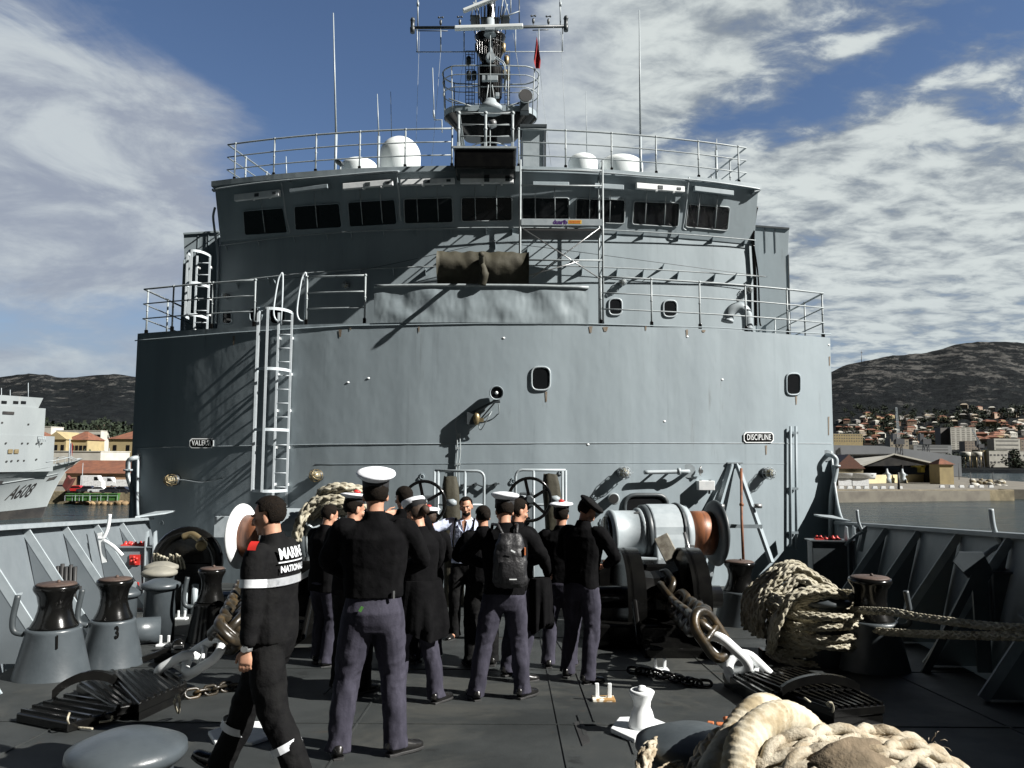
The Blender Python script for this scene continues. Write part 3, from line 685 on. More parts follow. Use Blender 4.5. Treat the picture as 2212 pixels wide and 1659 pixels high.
tag(m.build('riser_pipe', HULL), 'pair of straight vertical pipes at the right of the wall', 'pipe')
m = MB(); m.tube(spline([hit(1388,1020,sA,.22), hit(1440,1019,sA,.22), hit(1478,1018,sA,.22), hit(1486,1018,sA,.02)], 5), .045, 10)
m.lathe([(.15, 0), (.15, .02)], hit(1487,1017,sA,0), (0,-1,0), 20); m.lathe([(.075,-.03),(.075,.03)], hit(1462,1018,sA,.22), (1,0,0), 14)
for u in (1412, 1445): m.box(hit(u, 1020, sA, .11), (.03,.22,.04))
tag(m.build('vent_pipe', PIPE), 'short horizontal pipe above the windlass drum', 'pipe')
def wbox(u, v, w, h, dep, mat, label, tilt=0):
    p = hit(u, v, sA); m = MB(); W, H_ = px(w, p.y), px(h, p.y)
    m.box(p+V((0,-dep/2,0)), (W, dep, H_), M.Rotation(tilt, 3, 'Y')); o = root('junction_box', p, label, 'box'); m.build('case', mat, o, bevel=.01)
    m = MB(); m.box(p+V((-W*.3,-dep*.5,H_*.52)), (.05,.04,.03)); m.box(p+V((W*.3,-dep*.5,H_*.52)), (.05,.04,.03)); m.tube([p+V((W*.25,-dep*.5,-H_*.5)), p+V((W*.25,-dep*.5,-H_*.5-.08))], .025, 8); m.build('hinge', DKG, o)
wbox(1520, 1048, 34, 20, .28, WHITE, 'small pale box with hinged lid above the windlass')
wbox(491, 1137, 42, 44, .22, PIPE, 'square grey box on the wall left of the anchor windlass')
m = MB(); m.tube(spline([hit(1512,1026,sA,.05), hit(1508,1016,sA,.12), hit(1512,1008,sA,.1)], 5), .02, 7); m.lathe([(.05,-.02),(.05,.02)], hit(1511,1018,sA,.12), (0,-1,0), 10)
tag(m.build('valve', STEEL), 'small valve handle on the wall above the pale box', 'valve')
# steel trestle with a brown pole
tb = hit(1600, 1215, sA, .3); yb = hit(1600, 1200, sA).y
o = root('steel_trestle', (P(1600, 1200, yb-.35).x, yb-.6, dz(yb-.6)), 'grey A shaped steel trestle leaning on the wall beside the windlass', 'trestle')
top = P(1586, 1000, yb-.06)
def leg_(u1, v1, y1, u0=1586): return P(u0, 1002, yb-.1), P(u1, v1, y1)
for (u1, v1, y1, u0) in ((1546,1115,yb-.5,1580), (1667,1215,yb-.75,1592), (1522,1215,yb-.75,1578)):
    m = MB(); a, b = leg_(u1, v1, y1, u0); m.bar(a, b, .10, .07); m.build('leg', HULL, o)
m = MB(); m.bar(P(1556,1136,yb-.5), P(1646,1137,yb-.55), .07, .08); m.build('crossbar', HULL, o)
m = MB(); m.box(top, (.33,.16,.03)); m.build('top_plate', PIPE, o)
for (u, v) in ((1556,1094),(1637,1093)): m = MB(); m.lathe([(.05,-.08),(.05,.08)], P(u, v, yb-.5), (1,0,0), 10); m.bar(P(u-7,v+4,yb-.5), P(u+7,v-4,yb-.5), .03); m.build('clamp', STEEL, o)
m = MB(); m.tube([P(1601,1012,yb-.25), P(1602,1120,yb-.6), P(1606,1215,yb-.85)], .03, 8); m.ball(P(1602,1090,yb-.5), .05); m.build('hanging_bar', RUST, o)
m = MB(); m.tube(spline([P(1556,1138,yb-.55), P(1558,1160,yb-.55), P(1559,1180,yb-.55)], 4), .008, 5); m.tube([P(1559,1184,yb-.55)+V((.05*cos(a),0,.05*sin(a))) for a in [2*pi*i/12 for i in range(12)]], .01, 5, closed=True); m.build('hook', STEEL, o)
# gooseneck vent on the upper deck
q = hit(1590, 705, sA, -.5); yq = q.y
m = MB(); m.tube(spline([P(1572,694,yq), P(1575,678,yq), P(1586,667,yq), P(1600,665,yq), P(1612,678,yq), P(1615,712,yq)], 8), .125, 16); m.lathe([(.14,-.03),(.14,.03)], P(1571,693,yq), (-.2,0,-1), 16)
tag(m.build('gooseneck_vent', PIPE), 'thick pale gooseneck vent on the upper deck behind the right railing', 'vent')
# canvas covered searchlight or gun at the top of the dented plate
yc = sA(0, 0)+.45; c = P(1044, 582, yc); o = root('covered_mount', (c.x, yc, ZT), 'olive canvas cover lashed over a mount above the dented plate', 'canvas cover')
rows = []; NX = 46
a, b = P(947, 550, yc), P(1142, 617, yc); W = b.x-a.x; zt_, zb_ = a.z, b.z-.02
for k in range(15):
    row = []
    for i in range(NX):
        x = a.x+W*i/(NX-1); q = k/14; z = zt_+(zb_-zt_)*q
        wav = .07*MN.noise(V((x*1.6, q*.8, 3)))+.05*abs(sin(x*1.9+q*1.6))*q+.012*MN.noise(V((x*6, q*4, 9)))
        sag = .012*sin(i*.9)*(1-q)+.03*MN.noise(V((x*2, 0, 1)))
        row.append(V((x, yc-.42*sin(pi*min(1, .12+q*.9))**.5+wav*1.6-.06*(i in (0, NX-1)), z+sag*(1-q))))
    rows.append(row)
m = MB(); m.sheet(rows, (0, .5, 0)); m.build('cover', CANVAS, o)
tp_ = P(1040, 550, 16.35); m = MB(); m.ball(tp_, (.065,.06,.065)); m.tube([tp_, tp_.lerp(V((P(1040,580,17.5).x, 17.5, P(1040,580,17.5).z)), .5), P(1041,578,17.4)], [.045,.055,.07], 10)
m.tube(spline([P(1040,556,yc-.45), P(1042,575,yc-.52), P(1046,590,yc-.58), P(1040,614,yc-.5)], 5), [.06]*5+[.075]*5+[.1]*6, 9); m.build('covered_post', CANVAS, o)
# ---------------------------------------------------------------- scaffold tower
yf, yk = 17.95, 18.75
o = root('scaffold_tower', (P(1210, 700, 18.3).x, 18.3, ZA), 'thin aluminium scaffold tower standing before the right bridge windows', 'scaffold')
xl, xr = P(1124, 450, yf).x, P(1302, 450, yf).x; zt2 = P(1300, 346, yf).z
for x, y in ((xl, yf), (xl, yk), (xr, yf), (xr-.0, yk)):
    m = MB(); m.tube([(x, y, ZA+.02), (x, y, zt2)], .024, 8); m.build('upright', RAIL, o)
for k in range(13):
    z = ZA+.25+(zt2-ZA-.35)*k/12; m = MB()
    m.tube([(xr, yf, z), (xr, yk, z)], .016, 6); m.build('rung', RAIL, o)
    if k in (1, 4, 7, 11): m = MB(); m.tube([(xl, yf, z), (xl, yk, z)], .016, 6); m.build('rung', RAIL, o)
for v in (368, 401, 562): z = P(1210, v, yf).z; m = MB(); m.tube([(xl, yf, z), (xr, yf, z)], .02, 7); m.build('ledger', RAIL, o)
for (a, b) in (((1127,492),(1296,602)), ((1296,492),(1150,600)), ((1127,600),(1250,565))):
    m = MB(); m.tube([P(*a, yf), P(*b, yf)], .014, 6); m.build('brace', STEEL, o)
zb2 = P(1210, 488, yf).z; m = MB(); m.box(((xl+xr)/2, (yf+yk)/2, zb2-.08), (xr-xl-.06, yk-yf, .05)); m.build('platform', RUBBER, o)
m = MB(); m.box(((xl+xr)/2, yf-.02, zb2+.08), (xr-xl-.05, .03, .15)); tb_ = m.build('toe_board', PIPE, o)
m = MB(); put_text(m, 'duarib', P(1210, 480, yf-.037), (1,0,0), (0,0,1), .135, .001, .006, sx=.95); m.build('lettering', mk('purple ink', (.05,.01,.12)), tb_)
c = P(1242, 479.5, yf-.037); m = MB(); m.box(c, (.30,.003,.085)); m.build('yellow_label', mk('yellow label', (.75,.48,.05)), tb_)
m = MB(); r_ = random.Random(9)
for z_ in (.02, -.018):
    x_ = -.125
    while x_ < .12: w_ = r_.uniform(.012,.03); m.box(c+V((x_+w_/2,-.003,z_)), (w_,.002,.022)); x_ += w_+.009
m.build('label_lettering', RED, tb_)

m = MB(); q_ = spline([hit(995,1047,sA,.05), hit(1012,1050,sA,.06), hit(1028,1046,sA,.05), hit(1045,1051,sA,.06), hit(1060,1048,sA,.05), hit(1080,1044,sA,.05)], 6); m.tube(q_, .018, 6)
for k in (3, 12, 21, 27): m.box(q_[k], (.05,.08,.07))
tag(m.build('clipped_hose', DKG), 'short dark hose clipped along the wall right of the left tarpaulin', 'hose')
o = root('pipe_mouth', hit(1322,1076,sA), 'round open pipe mouth on the wall above the man in the beret', 'pipe')
m = MB(); m.lathe([(.10,0),(.11,.25),(.125,.27),(.125,.30),(.10,.30)], hit(1322,1076,sA), (0,-1,0), 20); m.build('pipe', PIPE, o); m = MB(); m.lathe([(.098,.301),(.098,.304)], hit(1322,1076,sA), (0,-1,0), 20); m.build('bore', RUBBER, o)
for i, (u, v) in enumerate(((1212,1020),(1108,1040),(912,1030),(845,1022),(1300,1128),(1480,1100),(560,1150),(350,1130))):
    p = hit(u, v, sA, .02); m = MB(); m.tube([p+V((.045*cos(a), 0, .045*sin(a))) for a in [2*pi*k/12 for k in range(12)]], .010, 5, closed=True); m.box(p+V((0,.012,.05)), (.05,.02,.05)); m.build('eye_ring', HULL, ship)
# ---------------------------------------------------------------- mast and aerials (measured on an enlarged crop)
def q(cx, cy, d=22.0): return P(829.5+cx*.22914, cy*.22914, d)
k22 = .22914*22/F
mast = root('mast', (q(1000, 1000).x, 22, ZR), 'dark lattice mast with yard, aerials and radar scanners above the bridge', 'mast')
def mpart(name, fn, mat, bevel=0, parent=mast): m = MB(); fn(m); return m.build(name, mat, parent, bevel=bevel)
def TB(m, pts, r=7, d=22.0, n=6): m.tube([q(*p[:2], p[2] if len(p) > 2 else d) for p in pts], r*k22, n)
mpart('column', lambda m: (m.lathe([(80*k22, q(0,1600).z-ZR-.1), (85*k22, q(0,1060).z-ZR)], (q(1000,0).x, 22, ZR), n=12),
    m.lathe([(70*k22,0), (115*k22,.25), (125*k22, (1000-620)*k22), (100*k22,(1000-590)*k22), (60*k22,(1000-560)*k22), (55*k22,(1000-300)*k22), (40*k22,(1000-60)*k22), (30*k22, (1000+30)*k22)], q(1000,1000), n=10, smooth=False)), BLACK)
mpart('column_collar', lambda m: m.lathe([(115*k22,-.12),(110*k22,.02),(60*k22,.14),(50*k22,.22)], q(1005,1015,21.2), n=16), PIPE)
mpart('yard', lambda m: (TB(m, [(255,262),(1000,258),(1735,248)], 15), TB(m, [(300,290),(600,292)], 5), TB(m, [(1400,285),(1550,280)], 5)), DKG)
for a, b, h, d in (((665,267),(1310,248),24,21.2), ((745,105),(1085,-30),20,21.6)):
    mpart('radar_scanner', lambda m: m.bar(q(*a, d), q(*b, d), .16, h*2*k22*.72), DOME, .02)
mpart('scanner_pedestal', lambda m: (m.lathe([(60*k22,0),(45*k22,.1),(40*k22,.45)], q(1000,330,21.3), n=14), m.box(q(1000,285,21.2), (.26,.2,.06))), PIPE)
mpart('lower_spreader', lambda m: TB(m, [(303,490),(1692,487)], 5), RAIL)
for u in (313, 535, 755, 1240, 1460, 1683): mpart('spreader_strut', lambda m: TB(m, [(u,262),(u,488)], 6), PIPE)
for u in (320, 1663): mpart('end_pole', lambda m: (TB(m, [(u-2,-60),(u,250)], 7), TB(m, [(u,20),(u,60)], 13)), PIPE)
for u, v in ((270,232),(1715,215)): mpart('yard_lamp', lambda m: (m.lathe([(22*k22,-.25),(26*k22,-.1),(20*k22,-.08),(20*k22,.1),(26*k22,.12),(15*k22,.2)], q(u,v), n=12)), DKG)
for u, v in ((535,165),(715,160),(1408,150),(1550,155)):
    mpart('wind_sensor', lambda m: (TB(m, [(u,255),(u,v+60)], 5), m.lathe([(8*k22,-.1),(13*k22,-.06),(13*k22,.02),(7*k22,.06)], q(u,v+40), n=10), TB(m, [(u-18,v+5),(u+18,v-5)], 5), m.ball(q(u-18,v), .03), m.ball(q(u+18,v), .03)), DKG)
def ringp(m, cx, cy, rx, r=5, half=False, ry=.9):
    c = q(cx, cy); m.tube([c+V((rx*k22*cos(a), rx*k22*ry*sin(a), 0)) for a in [2*pi*i/24 for i in range(24)]], r*k22, 5, closed=True)
for cy, rx in ((300,155),(350,150),(430,145),(480,140)): mpart('cage_ring', lambda m: ringp(m, 1000, cy, rx), DKG)
mpart('basket', lambda m: m.lathe([(60*k22,-.5),(150*k22,-.1),(152*k22,-.04),(60*k22,-.06)], q(1000,340), n=20), BLACK)
mpart('basket', lambda m: m.lathe([(60*k22,-.5),(140*k22,-.05),(142*k22,.01),(60*k22,-.02)], q(1000,470), n=20), BLACK)
r_ = random.Random(4)
mpart('cable_trunk', lambda m: [TB(m, [(870+26*i+r_.uniform(-8,8), 60, 21.7), (880+22*i+r_.uniform(-9,9), 300, 21.75), (885+20*i, 600, 21.5), (890+20*i, 1000, 21.6)], 5) for i in range(11)], BLACK)
mpart('side_ladder', lambda m: ([TB(m, [(u,480),(u,1040)], 4) for u in (770,800,830,852,1140,1165,1185)]+[TB(m, [(770,480+k*35),(852,480+k*35)], 3) for k in range(16)]+[TB(m, [(1140,480+k*35),(1185,480+k*35)], 3) for k in range(16)]), DKG)
for u, v in ((798,575),(800,712),(850,712),(1155,570),(1140,700),(1168,712),(880,450),(1125,450)):
    mpart('aerial_drum', lambda m: m.lathe([(10*k22,-.14),(24*k22,-.11),(24*k22,.11),(10*k22,.14)], q(u,v,21.9), n=10), DKG if u < 1100 else BRASS)
mpart('searchlight', lambda m: (m.lathe([(38*k22,-.25),(45*k22,0),(40*k22,.1)], q(1005,540,21.3), (.1,-1,-.15), 16), m.lathe([(20*k22,0),(20*k22,.4)], q(1005,520,21.4), n=10)), PIPE)
mpart('bent_pipe', lambda m: [m.tube(spline([q(1040+o,540-o*.6,21.5), q(1080+o,570-o*.6,21.4), q(1130+o*.6,620-o,21.4), q(1135+o,760,21.5), q(1130+o,860,21.5)], 6), 6*k22, 6) for o in (0,14)], PIPE)
mpart('instrument_box', lambda m: (m.box(q(998,742,21.3), (150*k22,.12,50*k22)), m.box(q(1068,900,21.3), (36*k22,.15,40*k22))), PIPE, .01)
for (a, b) in (((820,150),(865,0)),((905,175),(860,-20)),((945,210),(945,-40)),((1045,200),(1045,-40)),((1095,160),(1125,-20)),((1185,180),(1140,0)),((1195,120),(1195,-40)),((1275,215),(1275,-40)),((1100,170),(1280,105)),((810,190),(900,190)),((880,170),(840,20)),((1120,160),(1165,40))):
    mpart('top_strut', lambda m: TB(m, [a, b], 6), RAIL if r_.random() > .35 else DKG)
mpart('funnel_head', lambda m: m.lathe([(12*k22,0),(22*k22,.1),(48*k22,.75),(45*k22,1.2)], q(1000,190), n=12), DKG)
mpart('head_platform', lambda m: (m.box(q(860,192), (90*k22,.5,12*k22)), m.box(q(1140,192), (90*k22,.5,12*k22)), m.box(q(1000,200), (180*k22,.4,10*k22))), DKG)
# crow's nest: rounded platform with its rails
def stad(cx, cy, hw, ry, d=22.0, n=18):
    c = q(cx, cy, d); w = hw*k22; r = ry; out = []
    for i in range(2*n):
        a = 2*pi*i/(2*n); out.append(c+V(((w-r)*(1 if cos(a) > 0 else -1)*min(1, abs(cos(a))*3)+r*cos(a), r*sin(a), 0)))
    return out
o1 = stad(1003, 1125, 452, .55); o2 = [p+V((0,0,.17)) for p in o1]; ctr = q(1003, 1125)
mpart('nest_rim', lambda m: (m.grid([o1+[o1[0]], o2+[o2[0]]]), m.add(o2, [tuple(range(len(o2)))])), HULL)
def under(m):
    low = [ctr+V(((p-ctr).x*.55, (p-ctr).y*.55, -(1330-1125)*k22)) for p in o1]
    m.grid([[ctr+(p-ctr)*.985 for p in o1]+[ctr+(o1[0]-ctr)*.985], low+[low[0]]]); m.add(low, [tuple(range(len(low)))])
mpart('nest_underside', under, BLACK)
for h, rr in ((.24+.45,5),(.24+.80,5),(.24+1.05,7)):
    s2 = [ctr+V(((p-ctr).x*(1+.035*h), (p-ctr).y*(1+.03*h), h)) for p in o1]; mpart('nest_rail', lambda m: m.tube(s2, rr*k22, 6, closed=True), RAIL)
for i in range(0, 36, 4): p = o1[i]; mpart('nest_post', lambda m: m.tube([p, ctr+V(((p-ctr).x*1.045, (p-ctr).y*1.04, 1.29))], 6*k22, 6), RAIL)
mpart('siren', lambda m: m.lathe([(70*k22,.0),(66*k22,-.02),(40*k22,.25),(25*k22,.5),(25*k22,.7)], q(1335,903,21.0), (-.15,1,.0), 24), PIPE)
mpart('siren_mouth', lambda m: m.lathe([(60*k22,-.024),(60*k22,-.018)], q(1335,903,21.0), (-.15,1,0), 24), RUBBER)
mpart('siren_pedestal', lambda m: m.box(q(1325,1015,21.3), (85*k22,.3,.32)), DKG, .02)
mpart('whip', lambda m: (TB(m, [(458,640,21.3),(475,1130,21.3)], 5), TB(m, [(470,1130,21.3),(545,1130,21.3),(548,1250,21.3)], 6), TB(m, [(468,1040,21.3),(472,1110,21.3)], 10)), PIPE)
mpart('halyard', lambda m: [TB(m, [a, b], 1.6) for a, b in (((335,290),(295,1545)),((535,480),(450,1545)),((755,480),(690,1040)),((1215,310),(1300,830)),((1440,300),(1490,850)),((1490,850),(1575,1560)),((1665,300),(1725,1545)),((1240,480),(1300,830)))], RAIL)
mpart('nest_brace', lambda m: (TB(m, [(610,930,21.4),(890,1025,21.5)], 7), TB(m, [(1280,965,21.4),(1110,1025,21.5)], 7), TB(m, [(960,985,21.2),(985,800,21.2)], 5), TB(m, [(1045,985,21.2),(1020,800,21.2)], 5), TB(m, [(1003,960,21.2),(1003,300,21.2)], 4)), RAIL)
# flag hung below the yard
rows = []
for k in range(12):
    f = k/11; y_ = 350+295*f; l = 1438-28*min(1, f*1.3)+ (55*max(0, f-.75)*1.5 if f > .75 else 0); r2 = 1440+38*min(1, f*1.35)-(18*max(0, f-.75)*4*.4)
    rows.append([q(l+(r2-l)*i/6, y_, 21.6+.05*sin(i*1.3+k*.5)) for i in range(7)])
m = MB(); m.sheet(rows, (0,.006,0)); tag(m.build('red_flag', mk('red bunting', (.30,.02,.02), (.18,.015,.02), .9)), 'furled red flag hanging from the right arm of the mast yard', 'flag')
# radar step in front of the mast
o = root('signal_lamp_stand', q(1000, 1400, 19.5), 'small tripod with a ring guard on the lookout platform', 'stand')
zf = bz+.05
c = V((q(1000,1300,19.5).x, 19.5, zf))
m = MB()
for a in (0, 2.1, 4.2): m.tube([c+V((.22*cos(a),.22*sin(a),0)), c+V((0,0,.75))], .014, 6)
m.tube([c+V((0,0,.5)), c+V((0,0,1.25))], .015, 6); m.build('tripod', RAIL, o)
for h, r1 in ((.62,.5),(.02,.45)): m = MB(); m.tube([c+V((r1*cos(a), r1*sin(a), h)) for a in [2*pi*i/20 for i in range(20)]], .014, 6, closed=True); m.build('guard_ring', RAIL, o)
m = MB(); m.lathe([(.07,-.1),(.12,0),(.05,.1)], c+V((.06,0,1.3)), (.6,-.6,.5), 12); m.build('lamp_head', STEEL, o)
# deck cabinet right of the mast
a, b = q(1287, 1210, 20.3), q(1525, 1530, 20.3); o = root('deck_cabinet', ((a.x+b.x)/2, 20.6, ZR), 'tall grey steel cabinet on the roof right of the mast', 'cabinet')
m = MB(); m.box(((a.x+b.x)/2, 20.65, (a.z+ZR)/2), (b.x-a.x-.1, .7, a.z-ZR)); m.build('case', PIPE, o, bevel=.02)
m = MB(); m.box(((a.x+b.x)/2, 20.6, a.z+.02), (b.x-a.x+.04, .9, .07)); m.build('lid', DKG, o)
m = MB(); m.box((b.x-.02, 20.28, (a.z+ZR)/2), (.05,.05,a.z-ZR)); m.box((a.x+.02, 20.28, (a.z+ZR)/2), (.04,.04,a.z-ZR)); m.build('corner_post', DKG, o)
# radomes and whips on the roof
def dome(u, v, rpx, d, el, label, base=.3):
    c = P(u, v, d); r = px(rpx, d); o = root('radome', (c.x, d, ZR), label, 'radome')
    m = MB(); n = 16; m.lathe([(r*.96, ZR-c.z), (r, 0)]+[(r*cos(pi/2*i/n), r*el*sin(pi/2*i/n)) for i in range(1, n)]+[(.01, r*el)], c, n=36); m.build('dome', DOME, o)
    m = MB(); m.lathe([(r*.75, -.0), (r*.75, .08)], (c.x, d, ZR), n=24); m.build('base_ring', DKG, o)
    return o
dome(864, 340, 46, 21.5, 1.0, 'large white egg shaped radome left of the mast')
dome(776, 362, 40, 20.6, .5, 'low white radome in front of the large one')
dome(1259, 352, 33, 20.8, .62, 'small low white radome right of the mast')
dome(1340, 360, 50, 21.2, .46, 'wide low white radome behind the right roof railing')
def whip(u0, v0, u1, v1, d, label, r=.016):
    a, b = P(u1, v1, d), P(u0, v0, d); a.z = min(a.z, ZR+.5)
    o = root('whip_aerial', (a.x, d, ZR), label, 'aerial')
    m = MB(); m.tube([(a.x, d, ZR), (a.x, d, ZR+1.2)], .035, 8); m.build('base_tube', PIPE, o)
    m = MB(); m.tube([(a.x, d, ZR+1.15), b], [r*1.3, r*.6], 6); m.build('rod', PIPE, o)
whip(720, 28, 724, 370, 19.6, 'tallest whip aerial at the left of the roof', .022)
whip(815, 203, 817, 360, 19.7, 'short whip aerial in front of the large radome')
whip(844, 198, 848, 360, 23, 'thin whip aerial behind the large radome', .012)
whip(1381, 22, 1384, 370, 19.6, 'tallest whip aerial at the right of the roof', .022)
whip(1266, 198, 1268, 360, 21, 'thin whip aerial behind the small right radome', .012)
whip(618, 338, 619, 390, 23, 'stubby aerial rod left of the low radome', .02)
whip(1548, 300, 1548, 390, 20.5, 'stubby rod near the right end of the roof railing', .02)
o = root('roof_lamp', P(735, 362, 19.3), 'small mushroom lamp on the roof beside the tallest left aerial', 'lamp'); c = P(733, 352, 19.3)
m = MB(); m.tube([(c.x+.03, 19.3, ZR), c+V((.03,0,0))], .02, 7); m.build('stalk', RAIL, o); m = MB(); m.ball(c, (.12,.12,.06), M.Rotation(.5, 3, 'Y')); m.build('head', DKG, o)
# ---------------------------------------------------------------- deck and water
def bx(y, side, inn=0.0):
    """where the bulwark stands abeam at y: top outboard, foot inboard"""
    c = -.02*y; return c+side*(3.62+.217*y-inn+.0*y)
m = MB(); rows = [[V((bx(y, -1, .6), y, dz(y))), V((bx(y, 1, .6), y, dz(y)))] for y in (-3, 0, 4, 8, 12, 16, 20, 24, 44)]
m.sheet(rows, (0, 0, -.1), smooth=False); tag(m.build('deck', DECK), kind='structure', label='dark grey painted steel foredeck')
m = MB(); m.add([(-6000,-3000,0),(6000,-3000,0),(6000,6000,0),(-6000,6000,0)], [(0,1,2,3)])
wm = bpy.data.materials.new('sea water'); wm.use_nodes = True; t = NT(wm.node_tree); b = t.n['Principled BSDF']
b.inputs['Base Color'].default_value = (.018,.032,.036,1); b.inputs['Roughness'].default_value = .12; b.inputs['IOR'].default_value = 1.33
o_ = t.new('ShaderNodeTexCoord').outputs['Object']; bp = t.new('ShaderNodeBump'); bp.inputs['Strength'].default_value = 1; bp.inputs['Distance'].default_value = .55
h_ = t.math('ADD', t.noise(t.mapping(o_, (.8,1.2,1)), .6, 5, .7), t.math('MULTIPLY', t.noise(t.mapping(o_, (.7,1,1)), .13, 4, .6), 3.5)); t.link(h_, bp.inputs['Height']); t.link(bp.outputs[0], b.inputs['Normal'])
tag(m.build('water', wm, recalc=False), kind='structure', label='dark rippled harbour water')
# ---------------------------------------------------------------- bulwarks
HB = 1.36
def bulwark(side, ys, y0, y1, label):
    o = root('bulwark', (bx(10, side), 10, dz(10)), label, 'bulwark'); N = 24
    Y_ = [y0+(y1-y0)*i/N for i in range(N+1)]
    m = MB(); m.sheet([[V((bx(y, side, .38), y, dz(y)-.12)) for y in Y_], [V((bx(y, side, .19), y, dz(y)+HB*.5)) for y in Y_], [V((bx(y, side), y, dz(y)+HB)) for y in Y_]], (side*.025,0,0), smooth=False); m.build('plating', BULW, o)
    m = MB(); pts = [V((bx(y, side, .02), y, dz(y)+HB+.03)) for y in Y_]
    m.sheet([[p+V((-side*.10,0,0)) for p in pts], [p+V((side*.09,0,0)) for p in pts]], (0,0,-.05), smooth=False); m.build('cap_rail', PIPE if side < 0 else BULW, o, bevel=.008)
    for y in ys:
        p0, p1 = V((bx(y, side, .04), y, dz(y)+HB-.04)), V((bx(y, side, .98), y, dz(y)+.02)); f = V((bx(y, side, .37), y, dz(y)+.01))
        m = MB(); m.prism([p0+V((0,-.008,0)), p1+V((0,-.008,0)), f+V((0,-.008,0))], (0,.016,0)); s_ = m.build('stay', BULW, o)
        m = MB(); m.bar(p0, p1, .10, .022, up=(0,1,0)); n_ = m.build('flange', PIPE, s_)
    for y in ys[:-1]:
        yy = y+.55; z = dz(yy)+.62
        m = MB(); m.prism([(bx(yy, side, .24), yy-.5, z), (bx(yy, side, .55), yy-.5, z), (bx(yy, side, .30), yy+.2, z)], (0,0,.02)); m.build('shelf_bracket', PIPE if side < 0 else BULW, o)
    # the plating sweeps up to meet the superstructure side
    xw = XL if side < 0 else XR; K = 14; lo, hi = [], []
    for k in range(K+1):
        f_ = k/K; y = y1-.9+(sA(xw, 0)+.45-y1+.9)*f_; xx = bx(y1-.9, side, 0)+(xw+side*.02-bx(y1-.9, side, 0))*min(1, f_*1.05)
        hi.append(V((xx, y, dz(y)+HB+3.0*f_**3.0))); lo.append(V((xx-side*.25*(1-f_), y, dz(y)-.1)))
    m = MB(); m.sheet([lo, hi], (side*.03,0,0)); m.build('sweep_plate', BULW, o)
    m = MB(); m.tube([p+V((0,0,.01)) for p in hi], .03, 6); m.build('sweep_edge', PIPE, o)
    p = V((bx(y1-.35, side, .02), y1-.35, dz(y1-.35)+HB+.06)); m = MB(); m.prism([p+V((-side*.0,-.5,0)), p+V((-side*.05,.35,.05)), p+V((-side*.42,.45,.07)), p+V((-side*.42,.0,.05))], (0,0,.03)); m.build('end_plate', PIPE, o)
    return o
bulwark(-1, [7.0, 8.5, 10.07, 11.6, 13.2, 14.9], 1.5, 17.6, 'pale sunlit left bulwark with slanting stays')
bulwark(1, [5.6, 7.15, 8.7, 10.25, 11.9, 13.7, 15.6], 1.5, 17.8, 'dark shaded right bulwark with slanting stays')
def rope_hook(u, v, d, s, label, mat):
    c = P(u, v, d); m = MB(); r = .028
    m.tube(spline([c+V((s*.02,0,.38)), c+V((s*.0,0,.18)), c+V((-s*.06,0,.03)), c+V((-s*.14,0,.02))], 6), r, 8)
    m.tube(spline([c+V((-s*.05,0,-.02)), c+V((s*.12,-.05,-.10)), c+V((s*.27,-.05,-.24))], 6), r, 8)
    m.bar(c+V((-s*.12,0,.1)), c+V((-s*.02,0,-.35)), .07, .03, up=(0,1,0)); tag(m.build('rope_hook', mat), label, 'hook')
rope_hook(232, 1165, 12.6, 1, 'white rope horn on the end stay of the left bulwark', WHITE)
rope_hook(1855, 1148, 14.6, -1, 'pale double hook on the right bulwark near the wall', PIPE)
rope_hook(2148, 1175, 9.0, -1, 'large pale double hook on the right bulwark near the red valves', PIPE)
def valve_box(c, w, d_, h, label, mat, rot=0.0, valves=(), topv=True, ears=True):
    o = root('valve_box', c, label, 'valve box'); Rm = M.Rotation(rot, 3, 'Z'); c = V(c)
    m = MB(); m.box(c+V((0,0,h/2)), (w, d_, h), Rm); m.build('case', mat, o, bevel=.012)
    m = MB(); m.box(c+V((0,0,h+.012)), (w+.08, d_+.08, .02), Rm); m.build('top_plate', mat, o)
    if ears:
        for sx_ in ((w/2+.03), (w/2-.10)):
            a = c+Rm @ V((sx_, -d_/2, 0)); m = MB(); x, y = Rm @ V((.0,.16,0)), V((0,0,1))
            m.prism([a+V((0,0,-.02)), a+V((0,0,h+.08))-x*.3, a+V((0,0,h+.26))-x*.1, a+V((0,0,h+.28))+x*.6, a+V((0,0,h+.02))+x], Rm @ V((.02,0,0))); m.build('ear_plate', PIPE, o)
    for (x, z) in valves:
        p = c+Rm @ V((x, -d_/2-.012, z)); m = MB(); m.box(p, (.17,.02,.17), Rm); m.build('valve_plate', RED, o)
        m = MB()
        for k in range(5): m.lathe([(.02,0),(.028,.03),(.012,.05)], p+Rm @ V((.045*cos(k*1.7)*(k > 0), -.01, .045*sin(k*1.7)*(k > 0))), Rm @ V((0,-1,0)), 8)
        m.build('valve_caps', RED, o)
    if topv:
        m = MB(); r_ = random.Random(2)
        for k in range(6): p = c+Rm @ V((-w*.3+w*.1*k, r_.uniform(-.03,.05), h+.02)); m.lathe([(.04,0),(.045,.03),(.02,.05),(.018,.07)], p, n=9)
        m.box(c+Rm @ V((-w*.05, 0, h+.03)), (w*.65, .12, .02), Rm); m.build('top_valves', RED, o)
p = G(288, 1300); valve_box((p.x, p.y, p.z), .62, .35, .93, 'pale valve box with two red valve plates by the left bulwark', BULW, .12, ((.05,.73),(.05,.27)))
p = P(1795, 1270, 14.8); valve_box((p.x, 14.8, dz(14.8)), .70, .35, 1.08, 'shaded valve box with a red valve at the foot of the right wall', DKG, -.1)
p = P(2185, 1400, 8.7); valve_box((p.x+.32, 8.7, dz(8.7)), 1.0, .45, .98, 'shaded valve box with red top valves by the right bulwark', DKG, -.25, ears=False)
